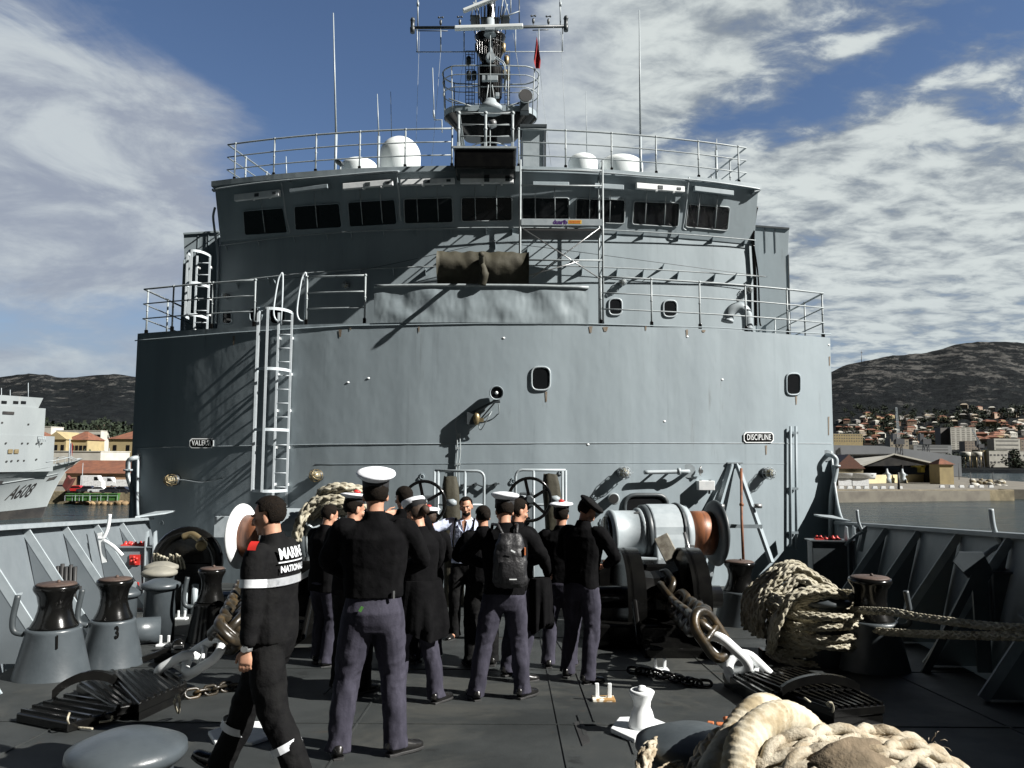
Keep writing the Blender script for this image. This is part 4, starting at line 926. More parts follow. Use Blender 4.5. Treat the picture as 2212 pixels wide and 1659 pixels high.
m = MB(); q0 = P(2112, 1420, 8.4); b0 = V((q0.x, 8.4, dz(8.4)))
m.prism([b0+V((0,0,0)), b0+V((.14,0,0)), b0+V((.14,0,.9)), b0+V((.20,0,1.0)), b0+V((.10,0,1.2)), b0+V((-.14,0,1.2)), b0+V((-.20,0,1.1)), b0+V((-.02,0,.9))], (0,.025,0))
m.bar(b0+V((-.0,.0,.95)), b0+V((-.55,.0,-.02)), .08, .03, up=(0,1,0)); tag(m.build('bulwark_bracket', MIDG), 'tall angular bracket plate with a brace before the right valve box', 'bracket')  # darker paint stands in for the bulwark's shade on this plate
m = MB(); b0 = P(140, 1300, 10.6); r_ = random.Random(8)
for k in range(5): x = b0.x-.10+.055*k; m.tube([(x, b0.y, dz(b0.y)+.02), (x+.0, b0.y-.02, dz(b0.y)+.86+r_.uniform(-.02,.02))], .026, 8)
m.box((b0.x, b0.y-.03, dz(b0.y)+.58), (.42,.05,.04)); tag(m.build('pipe_bundle', RUBBER), 'bundle of dark upright pipes before the left bulwark', 'pipes')
# ---------------------------------------------------------------- capstans and bollards
def capstan(u, v, h, rb, label, num=None, base=MIDG, horn=-1, hornmat=DKG, hr=None, wr=.27):
    g = G(u, v); g.y += rb; c = V((g.x*(g.y/(g.y-rb)), g.y, dz(g.y))); o = root('capstan', c, label, 'capstan')
    hb = h*.54; hr = hr or rb*.72
    m = MB(); m.lathe([(rb*1.03,-.03),(rb*1.0,.02),(rb*.99,.03),(hr,hb-.04),(hr*1.02,hb-.02),(hr*.96,hb)], c, n=40); m.build('base', base, o)
    w = hr
    m = MB(); m.lathe([(w*.88,hb+.001),(w*.86,hb+.02),(w*.72,hb+.08),(w*.62,hb+.16),(w*.60,hb+.22),(w*.66,h-.10),(w*.80,h-.05),(w*.83,h-.03),(w*.80,h)], c, n=36); m.build('drum', BLACK, o)
    m = MB(); m.lathe([(w*.76,h+.001),(w*.70,h+.015),(.02,h+.022)], c, n=30); m.ball(c+V((.02,0,h+.03)), .018); m.build('top', RUSTTOP, o)
    if horn:
        a = c+V((horn*hr*.95,-.1,hb-.05)); m = MB(); m.tube(spline([a, a+V((horn*.08,-.02,.03)), a+V((horn*.10,-.02,.14)), a+V((horn*.075,0,.36))], 6), .028, 9); m.build('horn', hornmat, o)
    if num:
        th = .42; x_ = V((cos(th), -sin(th), 0)); pr = rb+(hr-rb)*.84; 
        def wrap(p):
            d = p-c; ang = (d.x)/.34; z = d.z; rr = rb+(hr-rb)*min(1, z/hb)+.006; a = -pi/2+.62+ang; return V((c.x+rr*cos(a), c.y+rr*sin(a), c.z+z))
        m = MB(); put_text(m, num, c+V((0,0,hb*.78)), (1,0,0), (0,0,1), .16, .0, .006, sx=.75, warp=wrap); m.build('number', BLACK, o, recalc=False)
    return o
capstan(110, 1478, .86, .335, 'near left capstan with black drum, marked 1', '1')
capstan(239, 1449, .86, .30, 'left capstan with black drum, marked 3', '3')
capstan(452, 1392, .86, .27, 'shaded black capstan behind the man in coveralls', None, BLACK, -1)
capstan(1600, 1357, .88, .37, 'capstan with black drum at the foot of the trestle', None, DKG, 0)
capstan(1886, 1460, .92, .36, 'capstan with black drum and rusty top right of the rope coil', None, DKG, 1)
def bollard(u, v, d, h, r, label, mat=MIDG, dusty=False, cat='bollard'):
    c = P(u, v, d); c = V((c.x, d, dz(d))); o = root('bollard', c, label, cat, 'mooring bollards')
    m = MB(); m.lathe([(r*.86,-.02),(r*.86,h-.10),(r*.9,h-.085)], c, n=36); m.build('post', mat, o)
    m = MB(); m.lathe([(r*.84,h-.084),(r*1.04,h-.075),(r*1.12,h-.05),(r*1.10,h-.02),(r*.9,h),(r*.5,h+.035),(.01,h+.045)], c, n=40); m.build('head', STONEG if dusty else mat, o)
    return o, c
STONEG = mk('dusty paint', (.24,.23,.19), (.18,.175,.15), .7, scale=6)
bollard(347, 1280, 10.1, .70, .205, 'front bollard of the pair behind the second capstan')
bollard(343, 1262, 11.0, .78, .205, 'dusty topped bollard behind the front one of the pair', dusty=True)
bollard(347, 1250, 11.7, .80, .21, 'farthest dusty topped bollard beside the left valve box', dusty=True)
bollard(268, 1300, 9.9, .62, .17, 'bollard half hidden behind the second capstan')
m = MB(); a = P(300, 1375, 9.7); a.z = dz(9.7)+.16; b_ = P(345, 1375, 9.9); b_.z = dz(9.9)+.16; m.tube([a+V((-.25,0,0)), b_], .15, 18); tag(m.build('bollard_crossbar', MIDG), 'thick horizontal tube joining the bollards left of the deck', 'tube')
ob_, _c = bollard(276, 1600, 3.55, .62, .215, 'large blue grey bollard at the bottom left corner', MIDG)
m = MB(); m.lathe([(.03,0),(.03,.01)], (P(276,1600,3.55).x+.10, 3.55-.165, dz(3.55)+.45), (.5,-1,0), 14); m.build('hole', RUBBER, ob_)
bollard(1500, 1600, 3.75, .60, .235, 'dark bollard at the bottom right wrapped in thick rope', DKG)
bollard(1782, 1280, 8.75, .70, .235, 'bollard standing in the right coil of mooring rope', DKG)
bollard(1718, 1260, 9.5, .76, .205, 'second bollard nearly buried in the right coil of rope', DKG)
# ---------------------------------------------------------------- small white deck fittings
def pins(u, v, label, s=1.0, rusty=False, mat=WHITE):
    g = G(u, v); o = root('deck_socket', g, label, 'deck fitting', 'white twin pins welded to the deck')
    m = MB(); m.box(g+V((0,0,.012)), (.17*s,.11*s,.03)); m.build('base', RUSTW if rusty else mat, o, bevel=.008)
    for x in (-.045, .045):
        m = MB(); m.bar(g+V((x*s,0,.02)), g+V((x*s*1.05,0,.125*s)), .03*s, .02*s, up=(0,1,0)); m.build('pin', mat, o, bevel=.006)
RUSTW = mk('rust bitten white', (.75,.72,.62), (.35,.20,.07), .6, scale=14, lo=.45, hi=.55)
for a in ((1303,1513,'twin pin deck socket with rust, in the open deck',1.15,True), (1109,1447,'white twin pins between the legs of the man with the backpack'), (1426,1450,'white twin pins beside the small black chain'),
          (1524,1290,'white twin pins at the foot of the trestle'), (355,1396,'white deck socket beside the front left bollard'), (392,1338,'white deck socket behind the left bollards'), (402,1302,'far white deck socket beyond the left bollards')): pins(*a)
g = G(1392, 1592); g.y += .1; o = root('roller_pedestal', g, 'white mushroom roller on a white hexagonal plate', 'roller')
hexp = [g+V((.235*cos(pi/3*k+.1)*1.0, .28*sin(pi/3*k+.1), .0)) for k in range(6)]
m = MB(); m.prism([p+V((0,0,.004)) for p in hexp], (0,0,.035)); m.build('plate', WHITE, o, bevel=.008)
m = MB(); m.lathe([(.105,.038),(.10,.06),(.075,.15),(.06,.18),(.064,.22),(.088,.275),(.092,.29),(.08,.30)], g, n=28); m.build('roller', WHITE, o)
m = MB(); m.lathe([(.07,.302),(.03,.31),(.028,.325),(.01,.33)], g, n=14); m.build('cap', WHITE, o)
g = G(528, 1590); m = MB(); m.prism([g+V((.26*cos(pi/3*k), .26*sin(pi/3*k), .004)) for k in range(6)], (0,0,.03)); tag(m.build('hexagonal_plate', WHITE, bevel=.008), 'white hexagonal deck plate behind the striding man', 'plate')
m = MB()
for (a, b) in (((1240,1440),(1284,1560)),((1248,1545),(1262,1590)),((1355,1588),(1370,1630)),((700,1500),(760,1440)),((1150,1300),(1225,1420))): m.bar(G(*a)+V((0,0,.004)), G(*b)+V((0,0,.004)), .012, .01)
tag(m.build('deck_weld', DECK), kind='structure', label='weld beads on the deck')
m = MB()
for k in range(1, 9): y = 2.1*k; m.bar((bx(y, -1, .6), y, dz(y)+.003), (bx(y, 1, .6), y, dz(y)+.003), .016, .008)
for x_ in (-3.2, -1.1, .35, 1.9, 3.6): m.bar((x_, 2.0, dz(2.0)+.0035), (x_*1.15, 16.8, dz(16.8)+.0035), .014, .008)
tag(m.build('deck_seams', DECK), kind='structure', label='plate seams of the deck')
m = MB(); m.prism([G(u, v)+V((0,0,.003)) for u, v in ((1240,1562),(1258,1558),(1275,1604),(1258,1612))], (0,0,.004)); tag(m.build('deck_patch', RUBBER), kind='structure', label='dark patch plate in the deck')
m = MB(); r_ = random.Random(3)
o = root('litter', G(1565, 1560), 'scraps of orange and green wrapping beside the thick rope', 'litter')
for k, (u, v, mt, w) in enumerate(((1535,1562,ORANGE,.04),(1556,1566,ORANGE,.05),(1572,1552,ORANGE,.05),(1590,1550,GREEN,.055),(1606,1552,BRASS,.05))):
    m = MB(); p = G(u, v, .03+.015*k); m.box(p, (w*1.2, w, w*.6), M.Rotation(r_.uniform(-.6,.6), 3, 'Z') @ M.Rotation(r_.uniform(-.4,.4), 3, 'X')); m.build('wrapper', mt, o, bevel=.008)
# ---------------------------------------------------------------- chains
def link(c, dx, dn, L, r, mat, parent, name='link', stud=True, W=None):
    """one chain link: long axis dx, lying in the plane of dx and dn x dx"""
    dx = V(dx).normalized(); dn = V(dn); dn = (dn-dx*dn.dot(dx)).normalized(); dy = dn.cross(dx); W = W or L*.30; h = L/2-W
    pts = []
    for i in range(13): a = -pi/2+pi*i/12; pts.append(c+dx*(h+W*cos(a))+dy*W*sin(a))
    for i in range(13): a = pi/2+pi*i/12; pts.append(c+dx*(-h+W*cos(a))+dy*W*sin(a))
    m = MB(); m.tube(pts, r, 10, closed=True)
    if stud: m.tube([c-dy*W, c-dy*W*.3, c+dy*W*.3, c+dy*W], [r*.9, r*.62, r*.62, r*.9], 9)
    return m.build(name, mat, parent)
def chain(path, L, r, mats, label, stud=True, tilt=0.0, group=None, white=0):
    q_ = spline(path, 12); o = root('chain', q_[0], label, 'chain', group); s = 0; out = []; step = L*.64
    D_ = [0]
    for a, b in zip(q_[:-1], q_[1:]): D_.append(D_[-1]+(b-a).length)
    def at(s):
        for i in range(len(D_)-1):
            if s <= D_[i+1]: k = (s-D_[i])/(D_[i+1]-D_[i]); return q_[i].lerp(q_[i+1], k), (q_[i+1]-q_[i]).normalized()
        return q_[-1], (q_[-1]-q_[-2]).normalized()
    n = int((D_[-1])/step)+1
    for k in range(n):
        c, t_ = at(k*step); up = V((0,0,1)); sd = t_.cross(up).normalized(); up = sd.cross(t_); a = tilt+(pi/2 if k % 2 else 0)
        link(c, t_, up*cos(a)+sd*sin(a), L, r, (WHITE if k >= n-white else mats), o, stud=stud)
    return o
g0, g1 = G(1648, 1465, .16), G(1560, 1415, .42)
chain([P(1432,1262,10.3), P(1470,1310,9.6), G(1520,1352,.55), G(1556,1400,.36), G(1600,1440,.20), G(1640,1480,.06)], .45, .046, CHAINB, 'anchor chain running down from the right windlass, last links painted white', tilt=.9, white=2)
chain([P(532,1270,10.5), G(500,1352,.55), G(478,1388,.42), G(430,1422,.28), G(380,1450,.16), G(335,1484,.04)], .40, .041, CHAINB, 'anchor chain running down from the left windlass, last links painted white', tilt=.8, white=2)
chain([G(1370,1448,.05), G(1410,1452,.04), G(1460,1464,.04), G(1500,1474,.04), G(1540,1478,.04)], .13, .014, BLACK, 'small black chain lying on the deck by the right grating', stud=False, tilt=.6)
chain([G(552,1478,.04), G(500,1482,.04), G(450,1492,.04), G(402,1500,.04)], .13, .013, CHAINB, 'small tarred chain lying on the deck by the left grating', stud=False, tilt=.6)
# ---------------------------------------------------------------- hawse pipe gratings
def grating(panels, label, hump):
    c = sum((G(*p) for p in panels[0][0]), V())/4; o = root('hawse_grating', c, label, 'grating')
    for pts, h, nr in panels:
        q_ = [G(u, v, h) for u, v in pts]; m = MB(); m.prism(q_, (0,0,-.07)); pn = m.build('panel', BLACK, o, bevel=.01)
        m = MB()
        for k in range(nr):
            f_ = (k+.5)/nr; a = q_[0].lerp(q_[1], f_); b = q_[3].lerp(q_[2], f_); m.bar(a+V((0,0,.008)), b+V((0,0,.008)), .022, .022)
        m.build('ribs', BLACK, pn)
        m = MB(); low = [V((p.x, p.y, dz(p.y))) for p in q_]; cc = sum(q_, V())/4
        m.prism([l.lerp(V((cc.x, cc.y, dz(cc.y))), .06) for l in low], (0,0,h-.03)); m.build('coaming', BLACK, o)
    for a, b, h, hh in hump:
        p0, p1 = G(*a, h), G(*b, h); m = MB(); n = 14; top = [p0.lerp(p1, i/n)+V((0,0,hh*sin(pi*i/n)**.7+.03)) for i in range(n+1)]; bot = [p0.lerp(p1, i/n)+V((0,0,hh*sin(pi*i/n)**.7-.04)) for i in range(n+1)]
        m.sheet([top, bot], (0,.05,0)); m.build('curved_bar', BLACK, o)
    return o
grating([(((1605,1451),(1722,1444),(1858,1487),(1705,1492)), .16, 9), (((1700,1496),(1850,1490),(1912,1522),(1800,1532)), .14, 8), (((1560,1452),(1605,1450),(1700,1494),(1640,1500)), .12, 3)], 'black ribbed steel grating over the right hawse pipe', [((1690,1493),(1858,1487),.16,.09)])
grating([(((233,1450),(367,1450),(405,1474),(300,1520)), .14, 8), (((35,1540),(150,1500),(300,1524),(146,1562)), .07, 5), (((165,1478),(233,1455),(300,1520),(250,1528)), .10, 4)], 'black ribbed steel grating over the left hawse pipe', [((112,1500),(250,1474),.12,.10)])
def twine(pts, label):
    m = MB(); m.tube(spline(pts, 6), .008, 6); tag(m.build('twine', ROPE), label, 'twine')
twine([G(378,1512,.24), G(384,1500,.26), G(388,1515,.2), G(386,1540,.05), G(380,1530,.1), G(376,1515,.22)], 'loop of pale twine hanging from the left grating')
twine([G(150,1540,.14), G(146,1556,.1), G(155,1570,.02), G(176,1572,.02), G(200,1574,.02)], 'pale twine end trailing off the lower left panel')
twine([G(215,1560,.05), G(240,1556,.05), G(242,1548,.1)], 'short pale twine tied below the left grating')
twine([G(1792,1526,.22), G(1786,1520,.25), G(1796,1518,.26), G(1800,1530,.18), G(1798,1540,.1)], 'small knot of pale twine on the right grating')
twine([G(1738,1508,.24), G(1744,1512,.24), G(1750,1516,.22)], 'scrap of pale twine at the edge of the right grating')
o = root('chain_stopper', G(1675, 1425), 'small black turnbuckle fitting behind the right grating', 'deck fitting')
g = G(1672, 1422); m = MB(); m.box(g+V((0,0,.05)), (.3,.16,.1)); m.ball(g+V((-.02,0,.17)), (.07,.06,.07)); m.bar(g+V((-.02,0,.15)), g+V((.18,-.25,.04)), .06); m.build('body', BLACK, o, bevel=.01)
m = MB(); m.box(g+V((-.1,-.05,.06)), (.09,.05,.03)); m.box(g+V((.14,.0,.09)), (.08,.1,.02)); m.build('lug', STEEL, o)
o = root('chain_stopper', G(372, 1440), 'small black turnbuckle fitting behind the left grating', 'deck fitting')
g = G(372, 1428); m = MB(); m.box(g+V((0,0,.05)), (.32,.16,.1)); m.ball(g+V((.06,0,.17)), (.07,.06,.06)); m.bar(g+V((-.02,0,.12)), g+V((-.28,-.15,.04)), .06); m.build('body', BLACK, o, bevel=.01)
m = MB(); m.box(g+V((.08,-.05,.16)), (.09,.05,.03)); m.build('lug', STEEL, o)
# ---------------------------------------------------------------- windlasses
def cyl(m, c, ax, a, b, r, r2=None, n=32, bev=.0):
    r2 = r if r2 is None else r2; m.lathe([(r, a), (r2, b)], c, ax, n)
def windlass(side, c, label):
    c = V(c); ax = V((side*cos(R(10)), sin(R(10)), 0)); g = dz(c.y); up = V((0,0,1)); fw = V((0,-1,0))
    o = root('anchor_windlass', (c.x, c.y, g), label, 'windlass')
    m = MB(); m.lathe([(.02,-1.02),(.30,-1.02),(.35,-.99),(.36,-.96),(.355,-.94),(.345,-.93),(.345,-.60),(.36,-.58),(.385,-.56),(.385,-.52)], c, ax, 36); m.build('brake_drum', PIPE, o)
    m = MB(); m.lathe([(.29,-1.025),(.25,-1.06),(.02,-1.06)], c, ax, 30); m.build('drum_end', BLACK, o)
    m = MB(); m.lathe([(.40,-.52),(.43,-.49),(.43,-.44),(.40,-.42)], c, ax, 40); m.build('flange', DKG, o)
    m = MB()
    for k in range(14): a = 2*pi*k/14; x = ax.cross(up); m.ball(c+ax*-.535+(x*cos(a)+up*sin(a))*.37, .017, nu=7, nv=5)
    m.build('bolts', PIPE, o)
    # gear casing: flat sided, rounded crown
    pr = []
    for k in range(13): a = pi*k/12; pr.append((.42*cos(a), .02+.42*sin(a)))
    pr = [(.50,-.35),(.44,-.05)]+pr+[(-.44,-.05),(-.5,-.35),(-.45,-c.z+g+.1),(.45,-c.z+g+.1)]
    x = ax.cross(up)
    m = MB(); m.prism([c+ax*-.42+x*a+up*b for a, b in pr], ax*.46); m.build('gear_casing', PIPE, o, bevel=.02)
    m = MB(); m.prism([c+ax*.04+x*a*1.05+up*b*1.05 for a, b in pr[:-2]], ax*.035); m.build('casing_flange', DKG, o, bevel=.006)
    m = MB(); m.lathe([(.43,.08),(.44,.12),(.40,.2),(.38,.21)], c, ax, 36); m.build('inner_flange', PIPE, o)
    m = MB(); m.lathe([(.33,.21),(.335,.4),(.33,.60)], c, ax, 36); m.build('warping_drum', RUSTDRUM, o)
    m = MB(); m.lathe([(.33,.60),(.43,.63),(.49,.67),(.50,.70),(.48,.715),(.38,.705),(.1,.70)], c, ax, 44); m.build('drum_flange', DKG if side > 0 else WHITE, o)
    # ribbed black chain wheel and its guards in front
    w = c+V((-side*.66,-1.9,-.63)); wax = V((1,.06,0)).normalized()
    for dx in (-.38, .42):
        m = MB(); ring = []
        for k in range(15): a = -.1*pi+1.05*pi*k/14; ring.append((.62*cos(a), .62*sin(a)))
        yv = wax.cross(up); outer = [w+wax*dx+yv*a+up*b for a, b in ring]; inner = [w+wax*dx+yv*a*.72+up*b*.72 for a, b in ring]
        m.prism([p for p in outer]+[w+wax*dx+yv*-.62+up*(g-w.z+.05), w+wax*dx+yv*.62+up*(g-w.z+.05)], wax*.06); m.build('side_guard', BLACK, o, bevel=.012)
        m = MB(); m.sheet([[p+wax*-.03 for p in outer], [p+wax*.20 for p in outer]], up*-.02); m.build('guard_rim', BLACK, o)
    m = MB(); m.lathe([(.30,-.34),(.46,-.30),(.34,-.12),(.32,0),(.34,.12),(.46,.30),(.30,.34)], w, wax, 10, smooth=False); m.lathe([(.14,-.9),(.14,.9)], w, wax, 16); m.build('chain_wheel', BLACK, o)
    m = MB(); m.box((w.x-side*.05, w.y+.15, g+.22), (1.5, 1.9, .44)); m.build('bed', BLACK, o, bevel=.03)
    m = MB(); m.box((w.x+side*.0, w.y+1.0, g+.5), (1.2, .5, .9)); m.build('gearbox', BLACK, o, bevel=.04)
    # chain stopper frame before it
    m = MB(); m.box((w.x+side*.1, w.y-1.05, g+.16), (.8, .7, .3)); m.prism([(w.x-.35, w.y-.8, g+.3), (w.x-.35, w.y-.8, g+.75), (w.x-.35, w.y-1.2, g+.3)], (.06,0,0)); m.prism([(w.x+.42, w.y-.8, g+.3), (w.x+.42, w.y-.8, g+.75), (w.x+.42, w.y-1.2, g+.3)], (.06,0,0)); m.build('chain_stopper', BLACK, o, bevel=.02)
    if side > 0:
        pr_ = P(1455,1150,11.3); m = MB(); m.bar(P(1428,1160,11.2), P(1466,1235,10.9), .20, .10, up=(0,1,.3)); m.build('wooden_chock', DUSTW, o, bevel=.01)
        m = MB(); m.bar(P(1480,1178,11.6), P(1500,1180,11.6), .03); m.tube([P(1478,1150,11.6), P(1498,1222,11.5)], .025, 7); m.build('brake_lever', STEEL, o)
        m = MB(); m.tube(spline([P(1340,1212,11.6), P(1350,1228,11.5), P(1362,1230,11.4), P(1376,1222,11.4)], 6), .05, 10); m.build('white_handle', WHITE, o)
        m = MB(); m.box(P(1395,1205,12.0)+V((0,0,0)), (.5,.3,.04)); m.build('step_plate', PIPE, o, bevel=.01)
        m = MB(); m.tube([P(1524,1225,12.4), P(1525,1266,12.4)], .035, 9); m.box(P(1525,1240,12.4), (.2,.06,.06)); m.ball(P(1525,1268,12.4), .06); m.build('drain_leg', PIPE, o)
        m = MB()
        for (a, b) in (((1372,1108),(1400,1106)), ((1352,1118),(1356,1122)), ((1330,1128),(1344,1132))): m.bar(P(*a,12.15), P(*b,12.15), .04, .03)
        m.build('lifting_lugs', STEEL, o)
    return o
DUSTW = mk('dusty timber', (.30,.28,.23), (.16,.14,.11), .9, scale=12, bump=.5, bscale=60)
wr = P(1452, 1152, 12.4); windlass(1, wr, 'grey anchor windlass with rusty drum at the foot of the wall, right')
wl = P(612, 1160, 12.6); windlass(-1, wl, 'anchor windlass with white disc behind the coverall man, left')
# hand wheels on stands
def handwheel(u, v, d, r, label, yaw=0.0, coverm=None):
    c = P(u, v, d); o = root('hand_wheel', (c.x, d, dz(d)), label, 'hand wheel'); n = M.Rotation(yaw, 3, 'Z') @ V((0,-1,0)); x = n.cross(V((0,0,1))); z = V((0,0,1))
    m = MB(); m.tube([c+(x*cos(a)+z*sin(a))*r for a in [2*pi*i/36 for i in range(36)]], .026, 9, closed=True); m.build('rim', BLACK, o)
    for k in range(5):
        a = 2*pi*k/5+1.35; m = MB(); m.bar(c+(x*cos(a)+z*sin(a))*.05, c+(x*cos(a)+z*sin(a))*(r-.01), .05, .025, up=(0,1,0)); m.build('spoke', BLACK, o)
    m = MB(); m.lathe([(.05,.05),(.07,.02),(.07,-.1),(.045,-.12),(.045,-.5)], c, n, 16); m.build('hub', DKG, o)
    m = MB(); m.box(c-n*.42+V((0,0,-.02)), (.22,.3,.22)); m.tube([c-n*.42, (c.x-n.x*.42, c.y-n.y*.42, dz(d))], .09, 12); m.build('stand', DKG, o, bevel=.015)
    m = MB(); m.bar(c+x*.05-n*.1, c+x*.42-n*.12+z*.02, .10, .12); m.build('bearing', PIPE, o, bevel=.015); m = MB(); m.lathe([(.05,0),(.06,.1),(.03,.15)], c+x*-.35-n*.1, x*-1, 10); m.build('shaft_end', PIPE, o)
handwheel(1144, 1079, 12.9, .335, 'large black spoked hand wheel between the two tarpaulin covers, right', .1)
handwheel(916, 1086, 12.9, .335, 'large black spoked hand wheel behind the dark haired man, left', -.1)
def frame(us, vt, vb, d, label, round_left):
    o = root('bent_guard', (P(us[0], vt, d).x, d, dz(d)), label, 'guard'); z0 = dz(d); zt = P(us[0], vt, d).z; xs = [P(u, vt, d).x for u in us]
    m = MB(); r = .12
    if round_left: pts = [V((xs[0], d, z0)), V((xs[0], d, zt-r))]+[V((xs[0]+r-r*cos(a), d, zt-r+r*sin(a))) for a in (.4,.8,1.2)]+[V((xs[0]+r, d, zt)), V((xs[-1], d, zt))]
    else: pts = [V((xs[0], d, zt)), V((xs[-1]-r, d, zt))]+[V((xs[-1]-r+r*sin(a), d, zt-r+r*cos(a))) for a in (.4,.8,1.2)]+[V((xs[-1], d, zt-r)), V((xs[-1], d, z0))]
    m.tube(pts, .024, 8); m.build('hoop', PIPE, o)
    for x in (xs[1:] if round_left else xs[:-1]): m = MB(); m.tube([(x, d, z0), (x, d, zt)], .024, 8); m.build('upright', PIPE, o)
    zb_ = P(us[0], vb, d).z; m = MB(); m.tube([(xs[0], d, zb_), (xs[-1], d, zb_)], .022, 8); m.build('crossbar', PIPE, o)
frame((939,947,1005,1046), 1017, 1090, 14.2, 'left bent pipe frame round a tarpaulin covered control stand', False)
frame((1114,1153,1215,1222), 1015, 1090, 14.2, 'right bent pipe frame round a tarpaulin covered control stand', True)
def tarp(u0, u1, vt, d, label, lean):
    a, b = P(u0, vt, d), P(u1, vt, d); z0 = dz(d)+.02; w = (b.x-a.x)/2; cx = (a.x+b.x)/2; rows = []
    for k in range(15):
        f_ = k/14; z = z0+(a.z-z0)*f_; row = []
        for i in range(24):
            an = 2*pi*i/24; s_ = (abs(cos(an))**4+abs(sin(an))**4)**-.25; rr = 1.12*w*(1+.22*(1-f_)+.07*MN.noise(V((cos(an)*2, sin(an)*2, z*2.5+lean)))+.03*sin(an*5+z*4))*(1 if k < 13 else (.93 if k == 13 else .75))
            row.append(V((cx+rr*s_*cos(an)*.9+lean*.1*(1-f_), d+.8*rr*s_*sin(an), z+(.03*MN.noise(V((an, 1, lean))) if k > 11 else 0))))
        rows.append(row)
    m = MB(); m.grid(rows, closed=True); m.add(rows[-1], [tuple(range(24))]); tag(m.build('tarpaulin_cover', CANVAS), label, 'tarpaulin')
tarp(955, 990, 1029, 13.8, 'olive tarpaulin cover behind the raised hand of the man in white', 1)
tarp(1170, 1207, 1024, 13.8, 'olive tarpaulin cover right of the large hand wheel', 2)
# things in the shade by the left of the wall
o = root('mooring_fairlead', (P(410,1200,13).x, 13, dz(13)), 'black round fairlead with hose coupling in the shade on the left', 'fairlead')
c = P(405, 1215, 13.2); m = MB(); m.tube([c+V((.48*cos(a), .0, .48*sin(a))) for a in [pi*i/14 for i in range(-2, 17)]], .10, 10); m.box((c.x, c.y+.1, (c.z+dz(13))/2-.1), (.8,.3,c.z-dz(13)+.2)); m.lathe([(.46,0),(.46,.05)], c+V((0,.02,0)), (0,-1,0), 28); m.build('body', BLACK, o, bevel=.02)
m = MB(); m.tube(spline([P(395,1160,12.9), P(415,1155,12.9), P(432,1166,12.8), P(436,1172,12.7)], 5), .055, 10); m.lathe([(.06,-.04),(.085,.0),(.085,.06),(.06,.07)], P(436,1176,12.7), (.2,-1,-.3), 14); m.build('coupling', BRASS, o)
for u in (400, 422): m = MB(); m.tube([P(u,1262,12.6), (P(u,1262,12.6).x, 12.6, dz(12.6))], .05, 9); m.build('foot_pipe', PIPE, o)
m = MB(); r_ = random.Random(6); c = P(363, 1215, 12.8)
for k in range(9): a = r_.uniform(-1,1); m.tube(spline([c+V((.05*k-.2,0,0)), c+V((.05*k-.2,-.06,.12+.04*a)), c+V((.05*k-.16,0,.02)), c+V((.05*k-.13,0,-.10))], 4), .016, 6)
tag(m.build('rope_bundle', ROPE), 'small bundle of pale line tied beside the left fairlead', 'rope')
m = MB(); m.bar(P(500,1190,13.4), P(585,1188,12.6), .07); tag(m.build('steel_bar', BLACK), 'black bar leaning across behind the left windlass', 'bar')
# ---------------------------------------------------------------- ropes
def rope(path, R_, name, mat, label=None, parent=None, pitch=None, plait=True, n=6, seg=.02, strands=None, kind=None):
    """plaited rope: strands that run both ways round and weave over and under"""
    q_ = [V(p) for p in path]; D_ = [0]
    for a, b in zip(q_[:-1], q_[1:]): D_.append(D_[-1]+(b-a).length)
    Lg = D_[-1]; pitch = pitch or R_*10; N = max(8, int(Lg/max(seg, R_*.35))); 
    pts, j = [], 0
    for k in range(N+1):
        s = Lg*k/N
        while j < len(D_)-2 and D_[j+1] < s: j += 1
        f_ = (s-D_[j])/max(1e-6, D_[j+1]-D_[j]); pts.append(q_[j].lerp(q_[j+1], f_))
    tg = [(pts[min(i+1, N)]-pts[max(i-1, 0)]).normalized() for i in range(N+1)]
    x = tg[0].cross(V((0,0,1)) if abs(tg[0].z) < .9 else V((1,0,0))).normalized(); fr = []
    for t_ in tg: x = (x-t_*x.dot(t_)).normalized(); fr.append((x.copy(), t_.cross(x)))
    m = MB(); S = strands or 4
    m.tube(pts, R_*.55, 7)
    for dr in ((1, -1) if plait else (1,)):
        for s_ in range(S):
            w = []
            for i, p in enumerate(pts):
                a = dr*(2*pi*(Lg*i/N)/pitch)+2*pi*s_/S+(0 if dr > 0 else pi/S)
                rr = R_*(.62+(.15*cos(S*2*pi*(Lg*i/N)/pitch*1.0+ (0 if dr > 0 else pi)) if plait else 0)); w.append(p+fr[i][0]*(rr*cos(a))+fr[i][1]*(rr*sin(a)))
            m.tube(w, R_*(.27 if plait else .40), n, sy=1.0)
    ob = m.build(name, mat, parent)
    if label: tag(ob, label, 'rope')
    return ob
# coil round the right pair of bollards, drawn as separate turns
o = root('rope_coil', G(1720, 1400), 'big coil of pale plaited mooring rope wound on the right bollards', 'rope coil')
r_ = random.Random(12); b1 = P(1782,1300,8.75); b2 = P(1716,1300,9.45); z0 = dz(9)
def loop(c, rx, ry, z, tilt, amp, ph, rr, a0=0, a1=2*pi, yaw=0.0, sink=0.0):
    out = []
    for k in range(41):
        a = a0+(a1-a0)*k/40; x, y = rx*cos(a), ry*sin(a); x, y = x*cos(yaw)-y*sin(yaw), x*sin(yaw)+y*cos(yaw)
        out.append(V((c[0]+x, c[1]+y, z+tilt*sin(a+ph)+amp*sin(2*a+ph*2)+sink)))
    return out
for k in range(9):
    z = z0+.07+.078*k; rope(loop((P(1752,1300,9.0).x, 9.0), .46+r_.uniform(-.03,.03), .36+r_.uniform(-.03,.03), z, r_.uniform(-.05,.05), .02, r_.uniform(0,6), 0, yaw=-.35), .050, 'turn', ROPE, parent=o, n=5)
for k in range(4):
    rope(loop((b1.x+.0, 8.72), .36+.02*k, .33, z0+.30+.085*k, .02, .01, k, 0), .042, 'turn', ROPE, parent=o, n=5)
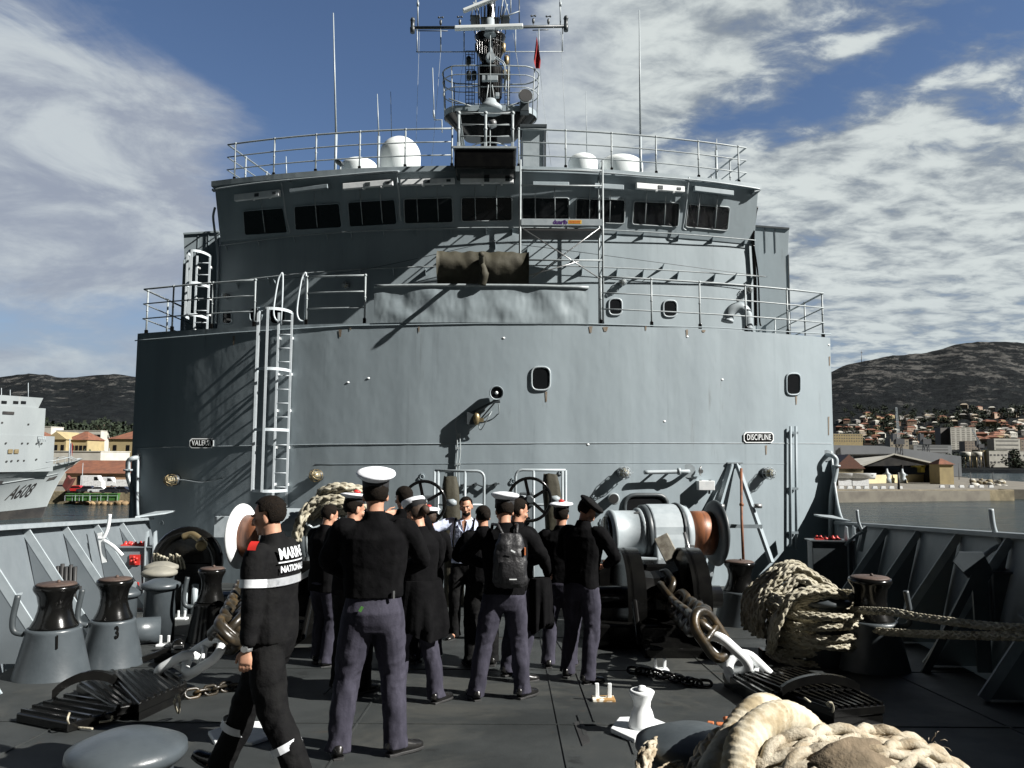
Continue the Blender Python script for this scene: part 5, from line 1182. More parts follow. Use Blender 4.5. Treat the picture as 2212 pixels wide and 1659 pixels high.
cx = P(1722, 1300, 9.2).x
for k in range(7):                                       # slack bights thrown over the top
    yy = 9.0+.10*k; h = .98+.05*sin(k*1.3)-(.05*abs(k-3)); w0 = .36+.04*sin(k*2.1)
    pts = [V((cx-w0-.12, yy-.05, z0+.25)), V((cx-w0-.08, yy, z0+.6)), V((cx-w0*.55, yy+.02, z0+h-.08)), V((cx-.02, yy+.05, z0+h+.04)), V((cx+w0*.5, yy+.05, z0+h-.06)), V((cx+w0*.95, yy-.05, z0+.72)), V((cx+w0+.12, yy-.1, z0+.45))]
    rope(spline(pts, 8), .056, 'bight', ROPE, parent=o, n=5)
for k in range(5):
    yy = 8.62+.05*k; pts = [V((cx-.46+.02*k, yy+.1, z0+.15)), V((cx-.42+.01*k, yy-.06, z0+.5)), V((cx-.30+.04*k, yy-.12, z0+.76-.03*k)), V((cx+.02+.04*k, yy-.1, z0+.83-.05*k)), V((cx+.30, yy+.0, z0+.74-.04*k))]
    rope(spline(pts, 8), .054, 'bight', ROPE, parent=o, n=5)
rope(spline([P(1840,1318,8.6), P(1925,1322,8.0), P(1990,1334,7.7), P(2080,1346,7.3), P(2160,1354,7.0), P(2300,1362,6.5)], 10), .040, 'mooring_line', ROPE, 'upper of two mooring lines leading off to the right')
rope(spline([P(1840,1360,8.6), P(1960,1368,8.0), P(2060,1372,7.5), P(2160,1374,7.0), P(2300,1378,6.5)], 10), .040, 'mooring_line', ROPE, 'lower of two mooring lines leading off to the right')
# rope heaped on the left windlass drum
o = root('rope_coil', P(690, 1120, 12.2), 'pale thick rope heaped on the left windlass behind the capped men', 'rope coil'); d = 12.1
rope(spline([P(640,1168,d), P(648,1130,d-.05), P(664,1100,d), P(690,1080,d), P(730,1074,d), P(775,1078,d)], 8), .085, 'bight', ROPE, parent=o, n=6)
rope(spline([P(690,1068,d+.1), P(715,1056,d), P(745,1054,d), P(790,1062,d+.1)], 8), .085, 'bight', ROPE, parent=o, n=6)
rope(spline([P(700,1100,d-.1), P(725,1088,d-.15), P(760,1092,d-.1), P(790,1100,d)], 8), .075, 'bight', ROPE, parent=o, n=6)
rope(spline([P(655,1170,d+.2), P(668,1120,d+.2), P(700,1096,d+.2), P(750,1088,d+.2), P(790,1120,d+.2)], 8), .09, 'bight', ROPE, parent=o, n=6)
rope(spline([P(676,1190,d+.3), P(684,1130,d+.3), P(712,1108,d+.3), P(760,1100,d+.3)], 8), .09, 'bight', ROPE, parent=o, n=6)
# the great rope across the corner of the foreground
o = root('near_rope', G(1700, 1650), 'huge pale rope with canvas sleeves piled over the nearest right bollard', 'rope')
def Q(u, v, d): return P(u, v, d)
def sleeve(pts, r0, name, mat):
    q_ = spline(pts, 22); m = MB(); m.tube(q_, r0, 20)
    for i, v_ in enumerate(m.v):
        p = V(v_); k = i//20; c = q_[min(k, len(q_)-1)]; dd = p-c
        sp_ = ((k*.20+(i % 20)/20+.25*MN.noise(p*5)) % 1.0); f_ = 1+.035*MN.noise(p*8)+.07*(sp_-.5)+.015*MN.noise(p*40); m.v[i] = tuple(c+dd*f_)
    return m.build(name, mat, o)
sleeve([Q(1508,1778,3.10), Q(1516,1718,3.15), Q(1556,1638,3.30), Q(1592,1580,3.42), Q(1628,1538,3.50), Q(1662,1530,3.60), Q(1690,1558,3.66)], .060, 'canvas_sleeve', SLEEVE)
sleeve([Q(1600,1808,3.0), Q(1598,1738,3.02), Q(1594,1668,3.08), Q(1606,1608,3.15), Q(1648,1564,3.24), Q(1694,1548,3.34), Q(1740,1570,3.42), Q(1758,1598,3.48)], .063, 'canvas_sleeve', SLEEVE)
K = dict(parent=o, n=8, seg=.012)
rope(spline([Q(1700,1576,3.45), Q(1745,1594,3.4), Q(1785,1604,3.38), Q(1820,1644,3.3), Q(1835,1704,3.2)], 8), .075, 'rope_turn', ROPEN, **K)
rope(spline([Q(1640,1684,3.1), Q(1680,1644,3.12), Q(1725,1622,3.15), Q(1780,1614,3.2), Q(1850,1610,3.25), Q(1925,1616,3.3), Q(1990,1644,3.3), Q(2020,1704,3.2)], 8), .082, 'rope_turn', ROPEN, **K)
rope(spline([Q(1800,1724,3.0), Q(1850,1676,3.0), Q(1905,1650,3.02), Q(1975,1644,3.08), Q(2040,1664,3.1), Q(2085,1714,3.1)], 8), .075, 'rope_turn', ROPEN, **K)
rope(spline([Q(1600,1564,3.55), Q(1650,1584,3.5), Q(1700,1604,3.45), Q(1750,1644,3.3), Q(1790,1704,3.1)], 8), .07, 'rope_turn', ROPEN, **K)
rope(spline([Q(1690,1704,3.0), Q(1730,1669,3.0), Q(1780,1654,3.02), Q(1830,1664,3.05), Q(1860,1704,3.05)], 8), .078, 'rope_turn', ROPEN, **K)
rope(spline([Q(1500,1724,3.25), Q(1512,1669,3.35), Q(1530,1624,3.5), Q(1560,1594,3.62), Q(1610,1579,3.7)], 8), .055, 'rope_turn', ROPEN, **K)
rope(spline([Q(1395,1724,3.45), Q(1388,1664,3.5), Q(1400,1622,3.6), Q(1422,1604,3.75)], 8), .035, 'rope_turn', ROPEN, **K)
rope(spline([Q(1390,1704,3.3), Q(1430,1664,3.35), Q(1470,1652,3.4)], 8), .02, 'rope_end', ROPEN, parent=o, n=6, seg=.012)
# frayed cloth wrapped round the middle of it
rows = []; ctrp = [Q(1752,1706,3.0), Q(1790,1682,2.98), Q(1835,1666,3.0), Q(1880,1666,3.04), Q(1912,1684,3.06)]; q_ = spline(ctrp, 12)
for i, c in enumerate(q_):
    t_ = (q_[min(i+1, len(q_)-1)]-q_[max(i-1, 0)]).normalized(); x = t_.cross(V((0,0,1))).normalized(); y = t_.cross(x); row = []; e_ = i/(len(q_)-1)
    for k in range(60):
        a = 2*pi*k/60; f_ = (.062+.030*sin(pi*e_)**.6)*(1+.20*(1-abs(sin(a*3+e_*2.2+.6*sin(e_*5))))**2+.13*(1-abs(sin(a*5-e_*3)))**2+.06*MN.noise(V((a*2, e_*4, 2)))); row.append(c+x*(cos(a)*f_)+y*(sin(a)*f_))
    rows.append(row)
m = MB(); m.grid(rows, closed=True); m.build('cloth_wrap', SACK, o)
m = MB(); r_ = random.Random(21)                        # loose fibres
for k in range(150):
    c = Q(r_.uniform(1660, 2040), r_.uniform(1585, 1640), r_.uniform(3.1, 3.3)); dr = V((r_.uniform(-1,1), r_.uniform(-1,.2), r_.uniform(-.3,1))).normalized()*r_.uniform(.015,.04); m.tube([c, c+dr*.6, c+dr+V((0,0,-.008))], [.0014,.001,.0005], 4)
tag(m.build('loose_fibres', ROPEN, o), kind='stuff')
# ---------------------------------------------------------------- people
def ik(a, t_, l1, l2, pole):
    a, t_ = V(a), V(t_); d = t_-a; L = min(d.length, (l1+l2)*.999); dn = d.normalized(); t_ = a+dn*L
    k = (l1*l1-l2*l2+L*L)/(2*L); h = sqrt(max(0, l1*l1-k*k)); p = V(pole); p = (p-dn*p.dot(dn)).normalized(); return a+dn*k+p*h, t_
def loft(m, secs, xd=V((1,0,0)), n=20, sq=2.4):
    """rounded sections: (centre, half width, half depth)"""
    rows = []
    for i, (c, rx, ry) in enumerate(secs):
        a = V(secs[max(i-1, 0)][0]); b = V(secs[min(i+1, len(secs)-1)][0]); t_ = (b-a).normalized(); x = (xd-t_*xd.dot(t_)).normalized(); y = t_.cross(x); row = []
        for k in range(n):
            an = 2*pi*k/n; e = (abs(cos(an))**sq+abs(sin(an))**sq)**(-1/sq); row.append(V(c)+x*(rx*e*cos(an))+y*(ry*e*sin(an)))
        rows.append(row)
    m.grid(rows, closed=True); m.add(rows[0], [tuple(range(n-1, -1, -1))]); m.add(rows[-1], [tuple(range(n))])
RL = random.Random(99)
def limb(m, pts, rad, n, s, amt=.07):
    """a sleeve or trouser leg whose cloth gathers in uneven slanting folds"""
    P_, R2 = [], []
    for i in range(len(pts)-1):
        L = (pts[i+1]-pts[i]).length; k = max(2, int(L/(.022*s)))
        for j in range(k): f = j/k; P_.append(pts[i].lerp(pts[i+1], f)); R2.append(rad[i]+(rad[i+1]-rad[i])*f)
    P_.append(pts[-1]); R2.append(rad[-1])
    for _ in range(3): P_ = [P_[0]]+[(P_[i-1]+P_[i]*2+P_[i+1])/4 for i in range(1, len(P_)-1)]+[P_[-1]]
    o0 = len(m.v); m.tube(P_, R2, n); ph = RL.uniform(0, 50)
    for q in range(o0, len(m.v)):
        k = (q-o0)//n; a = 2*pi*((q-o0) % n)/n; c = P_[k]; d = V(m.v[q])-c; e = k/(len(P_)-1)
        w = MN.noise(V((cos(a)*1.3+ph, sin(a)*1.3, k*.30+1.1*sin(a+ph)))); w2 = MN.noise(V((cos(a)*2.5, sin(a)*2.5+ph, k*.55)))
        fold = 1-abs(w)*2.6; g = .55+.9*max(0, 1-abs(e-.5)*5)+1.1*max(0, (e-.80)*5)
        m.v[q] = tuple(c+d*(1+amt*g*(fold*.8+.5*w2)))
def mods(o, vox, smooth=3, disp=0.0, dscale=.09, fac=.5, disp2=0.0):
    r_ = o.modifiers.new('join', 'REMESH'); r_.mode = 'VOXEL'; r_.voxel_size = vox; r_.use_smooth_shade = True
    if smooth: s_ = o.modifiers.new('smooth', 'SMOOTH'); s_.iterations = smooth; s_.factor = fac
    for d_, sc_ in ((disp, dscale), (disp2, dscale*.4)):
        if not d_: continue
        key = 'folds%.3f' % sc_; tx = bpy.data.textures.get(key) or bpy.data.textures.new(key, 'CLOUDS'); tx.noise_scale = sc_; tx.noise_depth = 1
        k = o.modifiers.new('folds', 'DISPLACE'); k.texture = tx; k.texture_coords = 'LOCAL'; k.strength = d_; k.mid_level = .5
def finger_hand(m, T, wrist, d, side, palm_n, curl=.5, s=1.0):
    """five separate fingers; d runs from wrist to fingers, palm_n out of the palm, side: +1 thumb towards cross"""
    d = V(d).normalized(); pn = V(palm_n); pn = (pn-d*pn.dot(d)).normalized(); x = d.cross(pn)*side
    c = V(wrist); loft(m, [(T(c), .024*s, .020*s), (T(c+d*.03*s), .030*s, .017*s), (T(c+d*.065*s), .040*s, .016*s), (T(c+d*.095*s), .040*s, .013*s)], xd=(T(c+x)-T(c)).normalized(), n=12)
    for i, (off, ln) in enumerate(((.030, .072), (.010, .082), (-.011, .076), (-.031, .060))):
        b = c+d*.085*s+x*off*s; pts = [b]; a = 0
        for k, f_ in enumerate((.45, .3, .25)):
            a += curl*(.5+.5*k)+.08*i*curl; pts.append(pts[-1]+(d*cos(a)+pn*sin(a))*ln*f_*s)
        m.tube([T(p) for p in pts], [.0098*s, .0092*s, .0085*s, .0070*s], 8)
    b = c+d*.03*s+x*.028*s; e = (d*.75+x*.65+pn*.45*(.3+curl)).normalized(); e2 = (d*.9+x*.2+pn*.5*(.3+curl)).normalized()
    m.tube([T(b), T(b+e*.035*s), T(b+e*.035*s+e2*.030*s), T(b+e*.035*s+e2*.052*s)], [.0125*s, .0115*s, .0098*s, .0075*s], 8)
def person(label, X, y, H, yaw, feet=((-.12,0,0),(.12,0,0)), hands=((-.30,.12,.82),(.30,.12,.82)), poles=((-1,-.6,0),(1,-.6,0)), lean=0.0, tilt=0.0, head=(0,0,0), cap=None,
           hair='short', top=BLKCL, legs=TROUS, hem=.06, width=1.08, baggy=1.07, waist=.96, curl=.5, vox=.010, hairm=None, beard=False, collar=True, footyaw=(.25,-.25), toe=(0,0), flare=1.0, palm=None, hand_d=None, bare=False, hipz=None, legw=1.0):
    s = H/1.76; base = V((X, y, dz(y))); Rz = M.Rotation(R(yaw), 3, 'Z'); T = lambda p: base+Rz @ (V(p)*s)
    o = root('person', base, label, 'person')
    hz = hipz or .915; hipc = V((0, 0, hz)); U = M.Rotation(-lean, 3, 'X') @ M.Rotation(tilt, 3, 'Y')
    up = lambda p: hipc+U @ (V(p)-hipc)
    kn, an = [], []
    for i, sd in enumerate((-1, 1)):
        h = V((sd*.088, 0, hz)); f = V(feet[i])+V((0,0,.085)); k_, f_ = ik(h, f, .43, .415, (sd*.12, 1, 0)); kn.append(k_); an.append(f_)
    sh = [up((-.175*width, -.005, 1.415)), up((.175*width, -.005, 1.415))]; el, wr = [], []
    for i in (0, 1):
        e_, w_ = ik(sh[i], V(hands[i]), .285, .255, V(poles[i])); el.append(e_); wr.append(w_)
    nb = up((0, -.012, 1.47)); Hm = U @ M.Rotation(head[0], 3, 'Z') @ M.Rotation(-head[1], 3, 'X') @ M.Rotation(head[2], 3, 'Y'); hc = nb+U @ V((0, .018+.06*max(0, head[1]), .148-.02*max(0, head[1])))
    hd = lambda p: hc+Hm @ V(p)
    # skin: one continuous body
    m = MB(); tx = Rz @ V((1,0,0)); hx = Rz @ (Hm @ V((1,0,0)))
    loft(m, [(T((0,0,.80)), .13*s*width, .085*s), (T((0,0,.95)), .125*s*width, .085*s), (T(up((0,0,1.12))), .12*s*width, .08*s), (T(up((0,0,1.33))), .145*s*width, .09*s), (T(up((0,0,1.43))), .12*s*width, .07*s), (T(nb), .060*s, .060*s), (T(nb+(hc-nb)*.45), .054*s, .057*s), (T(nb+(hc-nb)*.75), .055*s, .060*s)], xd=tx)
    for i in (0, 1):
        sd = (-1, 1)[i]
        m.tube([T(V((sd*.085,0,hz-.02))), T(kn[i]), T(an[i])], [.075*s, .050*s, .036*s], 12); m.tube([T(an[i]), T(V(an[i])+V((0,.10,-.045)))], [.036*s, .028*s], 10)
        m.tube([T(sh[i]), T(el[i]), T(wr[i])], [.045*s, .036*s, .024*s], 12)
        hdd = V(wr[i])-V(el[i]) if not hand_d or not hand_d[i] else V(hand_d[i]); pn = V((-sd, .25, 0)) if not palm or not palm[i] else V(palm[i])
        th = 1 if (hdd.normalized().cross(pn)).dot(V((0,1,0))) > 0 else -1
        finger_hand(m, T, wr[i], hdd, th, pn, curl, s)
    def hball(p, r, rot=None): m.ball(T(hd(p)), tuple(q_*s for q_ in r), Rz @ Hm if rot is None else Rz @ Hm @ rot, 18, 12)
    hball((0,-.008,.03), (.074,.094,.085)); hball((0,.022,-.02), (.062,.072,.075)); hball((0,.045,-.072), (.042,.040,.034)); hball((0,.02,-.055), (.055,.05,.045))
    hball((0,.096,-.018), (.012,.020,.026)); hball((0,.108,-.032), (.014,.013,.011)); hball((0,.088,-.062), (.024,.012,.009)); hball((0,.072,-.092), (.020,.018,.014)); hball((0,.084,.018), (.050,.012,.010))
    for sx_ in (-1, 1): hball((sx_*.074,-.008,-.012), (.010,.019,.031), M.Rotation(sx_*-.25, 3, 'Z')); hball((sx_*.042,.066,-.025), (.022,.018,.018))
    b = m.build('body', SKIN, o, recalc=False); mods(b, .0065 if vox < .01 else .0085, 2)
    # eyes, brows, hair
    for sx_ in (-1, 1):
        m = MB(); m.ball(T(hd((sx_*.030,.083,-.001))), tuple(v_*s for v_ in (.011,.008,.006)), Rz @ Hm, 10, 6); e_ = m.build('eye', EYEW, o)
        m = MB(); m.ball(T(hd((sx_*.030,.090,-.001))), .0042*s, None, 8, 6); m.build('iris', HAIRM, e_)
        m = MB(); m.tube([T(hd((sx_*.014,.100,.016))), T(hd((sx_*.032,.096,.022))), T(hd((sx_*.050,.080,.016)))], [.0035*s,.0048*s,.003*s], 6); m.build('eyebrow', HAIRM, o)
    hm = hairm or HAIRM; m = MB(); nu, nv = 36, 20; vs = {}; fs = []
    for j in range(nv+1):
        la = pi/2-pi*.80*j/nv
        for i in range(nu):
            a = 2*pi*i/nu; x_, y_, z_ = cos(la)*cos(a), cos(la)*sin(a), sin(la); n_ = MN.noise(V((x_*9, y_*9, z_*9)))
            g_ = 1.0+.05*n_+(.05 if z_ > .2 else .0); lowt = .55 if y_ > .35 else (-.05 if y_ > -.05 else -.78+.25*max(0, abs(x_)-.6))
            vs[j, i] = (V((x_*.0815*g_, (y_*.101-.010)*g_, .030+z_*(.092 if z_ > 0 else .095)*g_)), z_ > lowt+.05*n_)
    ids = {}; L_ = []
    for k_, (p, ok) in vs.items():
        if ok: ids[k_] = len(L_); L_.append(T(hd(p)))
    for j in range(nv):
        for i in range(nu):
            q_ = [(j, i), (j, (i+1) % nu), (j+1, (i+1) % nu), (j+1, i)]
            if all(k_ in ids for k_ in q_): fs.append(tuple(ids[k_] for k_ in q_))
    m.add(L_, fs, 0, True); hr = m.build('hair', hm, o); so_ = hr.modifiers.new('thickness', 'SOLIDIFY'); so_.thickness = .006*s; so_.offset = 0
    if hair == 'bun': m = MB(); m.ball(T(hd((0,-.125,.0))), (.042*s,.036*s,.042*s), Rz @ Hm); m.build('hair_bun', hm, o)
    if beard: m = MB(); m.ball(T(hd((0,.052,-.082))), tuple(v_*s for v_ in (.050,.046,.034)), Rz @ Hm); m.ball(T(hd((0,.100,-.050))), tuple(v_*s for v_ in (.022,.007,.005)), Rz @ Hm); m.build('beard', HAIRM, o)
    # jacket or shirt
    m = MB(); B = baggy; zl = waist-.10
    secs = [(T((0,0,zl)), .160*s*width*B*flare, .115*s*B*flare), (T((0,0,zl+.07)), .158*s*width*B, .115*s*B), (T(up((0,0,1.10))), .160*s*width*B, .115*s*B), (T(up((0,.0,1.24))), .178*s*width*B, .125*s*B), (T(up((0,-.005,1.36))), .185*s*width, .125*s*B), (T(up((0,-.008,1.425))), .155*s*width, .100*s), (T(up((0,-.010,1.465))), .085*s, .078*s), (T(up((0,-.006,1.515 if collar else 1.475))), .063*s, .066*s)]
    loft(m, secs, xd=tx)
    for i in (0, 1):
        e1 = V(sh[i]).lerp(V(el[i]), .5); e2 = V(el[i]).lerp(V(wr[i]), .5); endp = V(wr[i]) if not bare else V(sh[i]).lerp(V(el[i]), .85)
        pts = [up(((-1,1)[i]*.12*width, -.005, 1.40)), sh[i], e1, el[i], e2, V(wr[i])-(V(wr[i])-V(el[i])).normalized()*.01] if not bare else [up(((-1,1)[i]*.12*width, -.005, 1.40)), sh[i], e1, endp]
        limb(m, [T(p) for p in pts], [.070*s, .074*s, .064*s*B, .056*s*B, .050*s*B, .041*s*B][:len(pts)], 14, s)
    j = m.build('jacket' if top is not SHIRT else 'shirt', top, o, recalc=False); mods(j, .009, 1, .022*B, .16, .5, .005)
    # trousers
    m = MB(); loft(m, [(T((0,0,.76)), .128*s*width*legw, .085*s*legw), (T((0,0,.82)), .150*s*width*legw, .108*s*legw), (T((0,-.006,.89)), .160*s*width*legw, .120*s*legw), (T((0,0,.96)), .150*s*width*legw, .110*s), (T((0,0,1.02)), .145*s*width, .105*s)], xd=tx)
    for i in (0, 1):
        sd = (-1, 1)[i]; h = V((sd*.083, 0, hz-.03)); k_ = V(kn[i]); a_ = V(an[i])+V((0,.01,-.045)); a1 = k_.lerp(a_, .45)+V((0,-.018,0))
        limb(m, [T(h), T(h.lerp(k_, .5)+V((0,.008,0))), T(k_), T(a1), T(k_.lerp(a_, .82)), T(a_)], [.101*s*legw, .093*s*B*legw, .071*s*B*legw, .070*s*B*legw, .064*s*B*legw, .070*s*B*legw], 18, s, .10)
    tr = m.build('trousers', legs, o, recalc=False); mods(tr, .009, 1, .012*B, .16, .5, .004)
    for i in (0, 1):
        fy = M.Rotation(footyaw[i], 3, 'Z') @ M.Rotation(toe[i], 3, 'X'); a_ = V(an[i]); f = lambda p: T(a_+fy @ V(p)); m = MB()
        loft(m, [(f((0,-.060,-.045)), .022*s, .030*s), (f((0,-.052,-.030)), .034*s, .045*s), (f((0,.0,-.028)), .038*s, .052*s), (f((0,.06,-.040)), .040*s, .040*s), (f((0,.12,-.050)), .044*s, .032*s), (f((0,.175,-.056)), .040*s, .026*s), (f((0,.205,-.062)), .022*s, .016*s)], xd=Rz @ (fy @ V((1,0,0))), n=16)
        sh_ = m.build('shoe', SHOE, o, recalc=False); mods(sh_, .008, 2)
        m = MB(); pr = [(.030,-.065),(.040,-.03),(.036,.02),(.046,.09),(.048,.14),(.036,.195),(0,.213),(-.036,.195),(-.048,.14),(-.046,.09),(-.036,.02),(-.040,-.03),(-.030,-.065)]
        m.prism([f((x_, y_, -.084)) for x_, y_ in pr], f((0,0,-.066))-f((0,0,-.084))); m.build('sole', RUBBER, sh_, bevel=.003)
    HM = lambda p: T(hd(p)); HR = Rz @ Hm; ax = HR @ V((0,0,1))
    def lathe_h(prof, p, tl=V((0,0,1)), mt=None, nm='cap', n=32, sx_=1.12, par=None):
        m = MB(); axx = (HR @ tl).normalized(); oo = HM(p); f = (HR @ V((0,1,0))); f = (f-axx*f.dot(axx)).normalized(); r2 = f.cross(axx)
        rows = [[oo+axx*h*s+r2*(r_*s*cos(2*pi*k/n))+f*(r_*s*sx_*sin(2*pi*k/n)) for k in range(n)] for r_, h in prof]
        m.grid(rows, closed=True); m.add(rows[-1], [tuple(range(n))]); m.add(rows[0], [tuple(range(n-1, -1, -1))]); return m.build(nm, mt, par or o)
    if cap == 'peaked':
        lathe_h([(.080,-.01),(.084,.0),(.087,.045),(.084,.05)], (0,-.014,.056), V((0,-.36,1)), BLACKC, 'cap_band')
        lathe_h([(.086,.050),(.099,.058),(.120,.074),(.127,.086),(.122,.098),(.10,.107),(.05,.115),(.01,.117)], (0,-.016,.056), V((0,-.42,1)), WHITEC, 'cap')
        m = MB(); rows = [[HM(((.078+.0*k)*cos(a), -.012+(.088+.055*k*sin(a)**1)*sin(a), .066-.018*k*sin(a))) for a in [pi*(.12+.76*i/12) for i in range(13)]] for k in (0, .5, 1)]
        m.sheet(rows, (0,0,-.004)); m.build('cap_peak', SHOE, o)
    elif cap == 'sailor':
        lathe_h([(.080,0),(.083,.005),(.086,.040)], (0,-.010,.058), V((0,-.16,1)), BLACKC, 'cap_band')
        lathe_h([(.086,.040),(.100,.050),(.124,.058),(.130,.066),(.126,.075),(.09,.083),(.01,.086)], (0,-.010,.058), V((0,-.16,1)), WHITEC, 'cap')
        m = MB(); m.ball(HM((0,-.015,.158)), (.034*s,.034*s,.017*s), HR); m.build('pompom', RED, o)
    elif cap == 'woman':
        lathe_h([(.080,0),(.084,.005),(.098,.040),(.104,.062)], (0,-.012,.050), V((0,-.12,1)), BLACKC, 'cap_band')
        lathe_h([(.086,.030),(.100,.060),(.104,.085),(.095,.103),(.06,.112),(.01,.114)], (0,-.004,.050), V((-.08,-.16,1)), WHITEC, 'cap')
    elif cap == 'beret':
        m = MB(); m.ball(HM((.045,-.015,.078)), (.150*s,.135*s,.040*s), HR @ M.Rotation(.28, 3, 'Y'), 24, 12); m.ball(HM((0,-.012,.062)), (.086*s,.103*s,.045*s), HR, 20, 10); q_ = m.build('beret', BLKCL2, o, recalc=False); mods(q_, .009, 2, .02, .06)
    return o, T, dict(up=up, sh=sh, el=el, wr=wr, s=s, Rz=Rz, kn=kn, an=an, base=base, hip=hipc, width=width)
BLACKC = mk('black cap band', (.010,.010,.012), None, .8)
FRONT = ((-.12,.26,1.10),(.12,.26,1.10))
xy = lambda u, d: (u-CW/2)/F*d
# 1 striding man in coveralls
o, T, K_ = person('man in black coveralls with reflective bands striding left', xy(604,4.86), 4.86, 1.69, 76, feet=((-.09,-.30,.02),(.07,.36,.03)), hands=((-.25,.02,.84),(.17,.08,.88)), poles=((-.4,-1,0),(.4,-1,0)), lean=.05, head=(.12,.12,0),
          top=BLKCL2, legs=BLKCL2, baggy=1.12, legw=1.05, waist=.98, vox=.006, curl=.38, toe=(-.25,.35), footyaw=(.15,-.1), hipz=.88, palm=((1,.3,.1),(-1,.3,.1)), collar=True)
s = K_['s']; up = K_['up']; Rz = K_['Rz']
def ring_band(cs, rx, ry, zc, h, mat, par, name, xd=(1,0,0), n=40, axis=None, a0=0, a1=2*pi):
    m = MB(); rows = []
    for dh in (-h/2, h/2):
        row = []
        for k in range(n+1):
            an = a0+(a1-a0)*k/n; e = (abs(cos(an))**2.4+abs(sin(an))**2.4)**(-1/2.4); p = V((rx*e*cos(an), ry*e*sin(an), 0)); row.append(T(cs(p, dh)))
        rows.append(row)
    m.sheet(rows, (0,0,0.0)); m.grid(rows); return m.build(name, mat, par, recalc=False)
def ring_sec(zc): return lambda p, dh: up(p+V((0,-.002,zc+dh)))
b_ = ring_band(ring_sec(1.235), .205, .150, 0, .048, REFL, o, 'reflective_band'); 
def seg_ring(a, b, f_, r_, h, nm):
    a, b = V(a), V(b); c = a.lerp(b, f_); d = (b-a).normalized(); x = d.cross(V((0,0,1))).normalized() if abs(d.z) < .95 else V((1,0,0)); x = (x-d*x.dot(d)).normalized(); y = d.cross(x); m = MB()
    rows = [[T(c+d*dh+(x*cos(2*pi*k/24)+y*sin(2*pi*k/24))*r_) for k in range(25)] for dh in (-h/2, h/2)]; m.grid(rows); q_ = m.build(nm, REFL, o, recalc=False); return q_
seg_ring(K_['sh'][0], K_['el'][0], .62, .080, .048, 'reflective_band'); seg_ring(K_['sh'][1], K_['el'][1], .62, .080, .048, 'reflective_band')
seg_ring(K_['kn'][0], V(K_['an'][0])+V((0,.01,-.04)), .42, .094, .045, 'reflective_band'); seg_ring(K_['kn'][1], V(K_['an'][1])+V((0,.01,-.04)), .42, .094, .045, 'reflective_band')
def back(x, z):
    w = .205; e = max(.0, 1-abs(x/w)**2.4)**(1/2.4); tap = 1 if z < 1.36 else 1-(z-1.36)*1.6; return T(up((x, -.008-.152*e*tap, z)))
def on_back(p): return back(p.x, p.z)
m = MB()
put_text(m, 'MARINE', (0,0,1.395), (1,0,0), (0,0,1), .088, .0, .003, sx=.80, warp=on_back, spacing=1.05); put_text(m, 'NATIONALE', (0,0,1.305), (1,0,0), (0,0,1), .052, .0, .002, sx=.86, warp=on_back, spacing=1.05)
m.sheet([[back(-.14+.28*k/10, 1.344) for k in range(11)], [back(-.14+.28*k/10, 1.352) for k in range(11)]], (0,0,.0001)); m.build('back_lettering', REFL, o, recalc=False)
m = MB(); c = V(K_['sh'][0]); rows = [[T(c+V((-.080*cos(a)*1.0, -.02+.055*q_, .0+.081*sin(a)))) for a in (.30,.5,.7,.9,1.1)] for q_ in (-.5,.5)]; m.grid(rows); m.build('shoulder_patch', RED, o, recalc=False)
m = MB(); w = V(K_['wr'][0]); d = (w-V(K_['el'][0])).normalized(); x = d.cross(V((0,1,0))).normalized(); m.lathe([(.030*s,0),(.033*s,.004),(.033*s,.02),(.030*s,.024)], T(w-d*.005), (Rz @ d), 18); m.lathe([(.020*s,0),(.020*s,.012)], T(w+V((-.030,-.004,.0))), Rz @ V((-1,-.3,.1)), 16); m.build('wristwatch', STEEL, o)
# 2 the tall man nearest the camera
o, T, K_ = person('tallest man seen from behind in black jacket and white topped cap', xy(815,5.5), 5.5, 1.84, 8, feet=((-.20,-.02,0),(.16,0,0)), hands=((-.13,.24,1.06),(.13,.24,1.08)), poles=((-1,-.25,-.1),(1,-.25,-.1)), lean=-.02, head=(.05,.18,0), cap='peaked', width=1.13, baggy=1.05, footyaw=(.2,-.95), waist=1.08, legw=1.05)
m = MB(); p = T((.13,-.118,1.005)); m.box(p, (.012,.012,.05), K_['Rz']); m.build('belt_tag', STEEL, o); m = MB(); m.box(T((-.07,-.135,.925)), (.02,.006,.035), K_['Rz'] @ M.Rotation(.5, 3, 'Y')); m.build('yellow_tab', GREEN, o)
# 3 woman with white cap and coat
def draped(o, T, c, rx, ry, z0, z1, par=None, name='coat', yaw=0.0, seed=0, twist=.0, xo=.0):
    rows = []
    for k in range(18):
        f_ = k/17; z = z1+(z0-z1)*f_; row = []
        for i in range(48):
            a = 2*pi*i/48; w = 1+(.10+.22*f_)*MN.noise(V((cos(a)*3.2, sin(a)*3.2, seed+f_*.8)))+.045*sin(a*9+seed+f_*2)*f_; g_ = .82+.30*f_**.6 if f_ < .93 else 1.06
            row.append(T((c[0]+xo*f_+rx*w*g_*cos(a), c[1]+ry*w*g_*sin(a), z-.05*cos(a*2+seed)*(f_ > .95))))
        rows.append(row)
    m = MB(); m.sheet([r_+[r_[0]] for r_ in rows], (0,0,.0)); 
    m = MB(); m.grid(rows, closed=True); m.add(rows[0], [tuple(range(48))]); m.add(rows[-1], [tuple(range(47,-1,-1))]); return m.build(name, BLKCL, o, recalc=False)
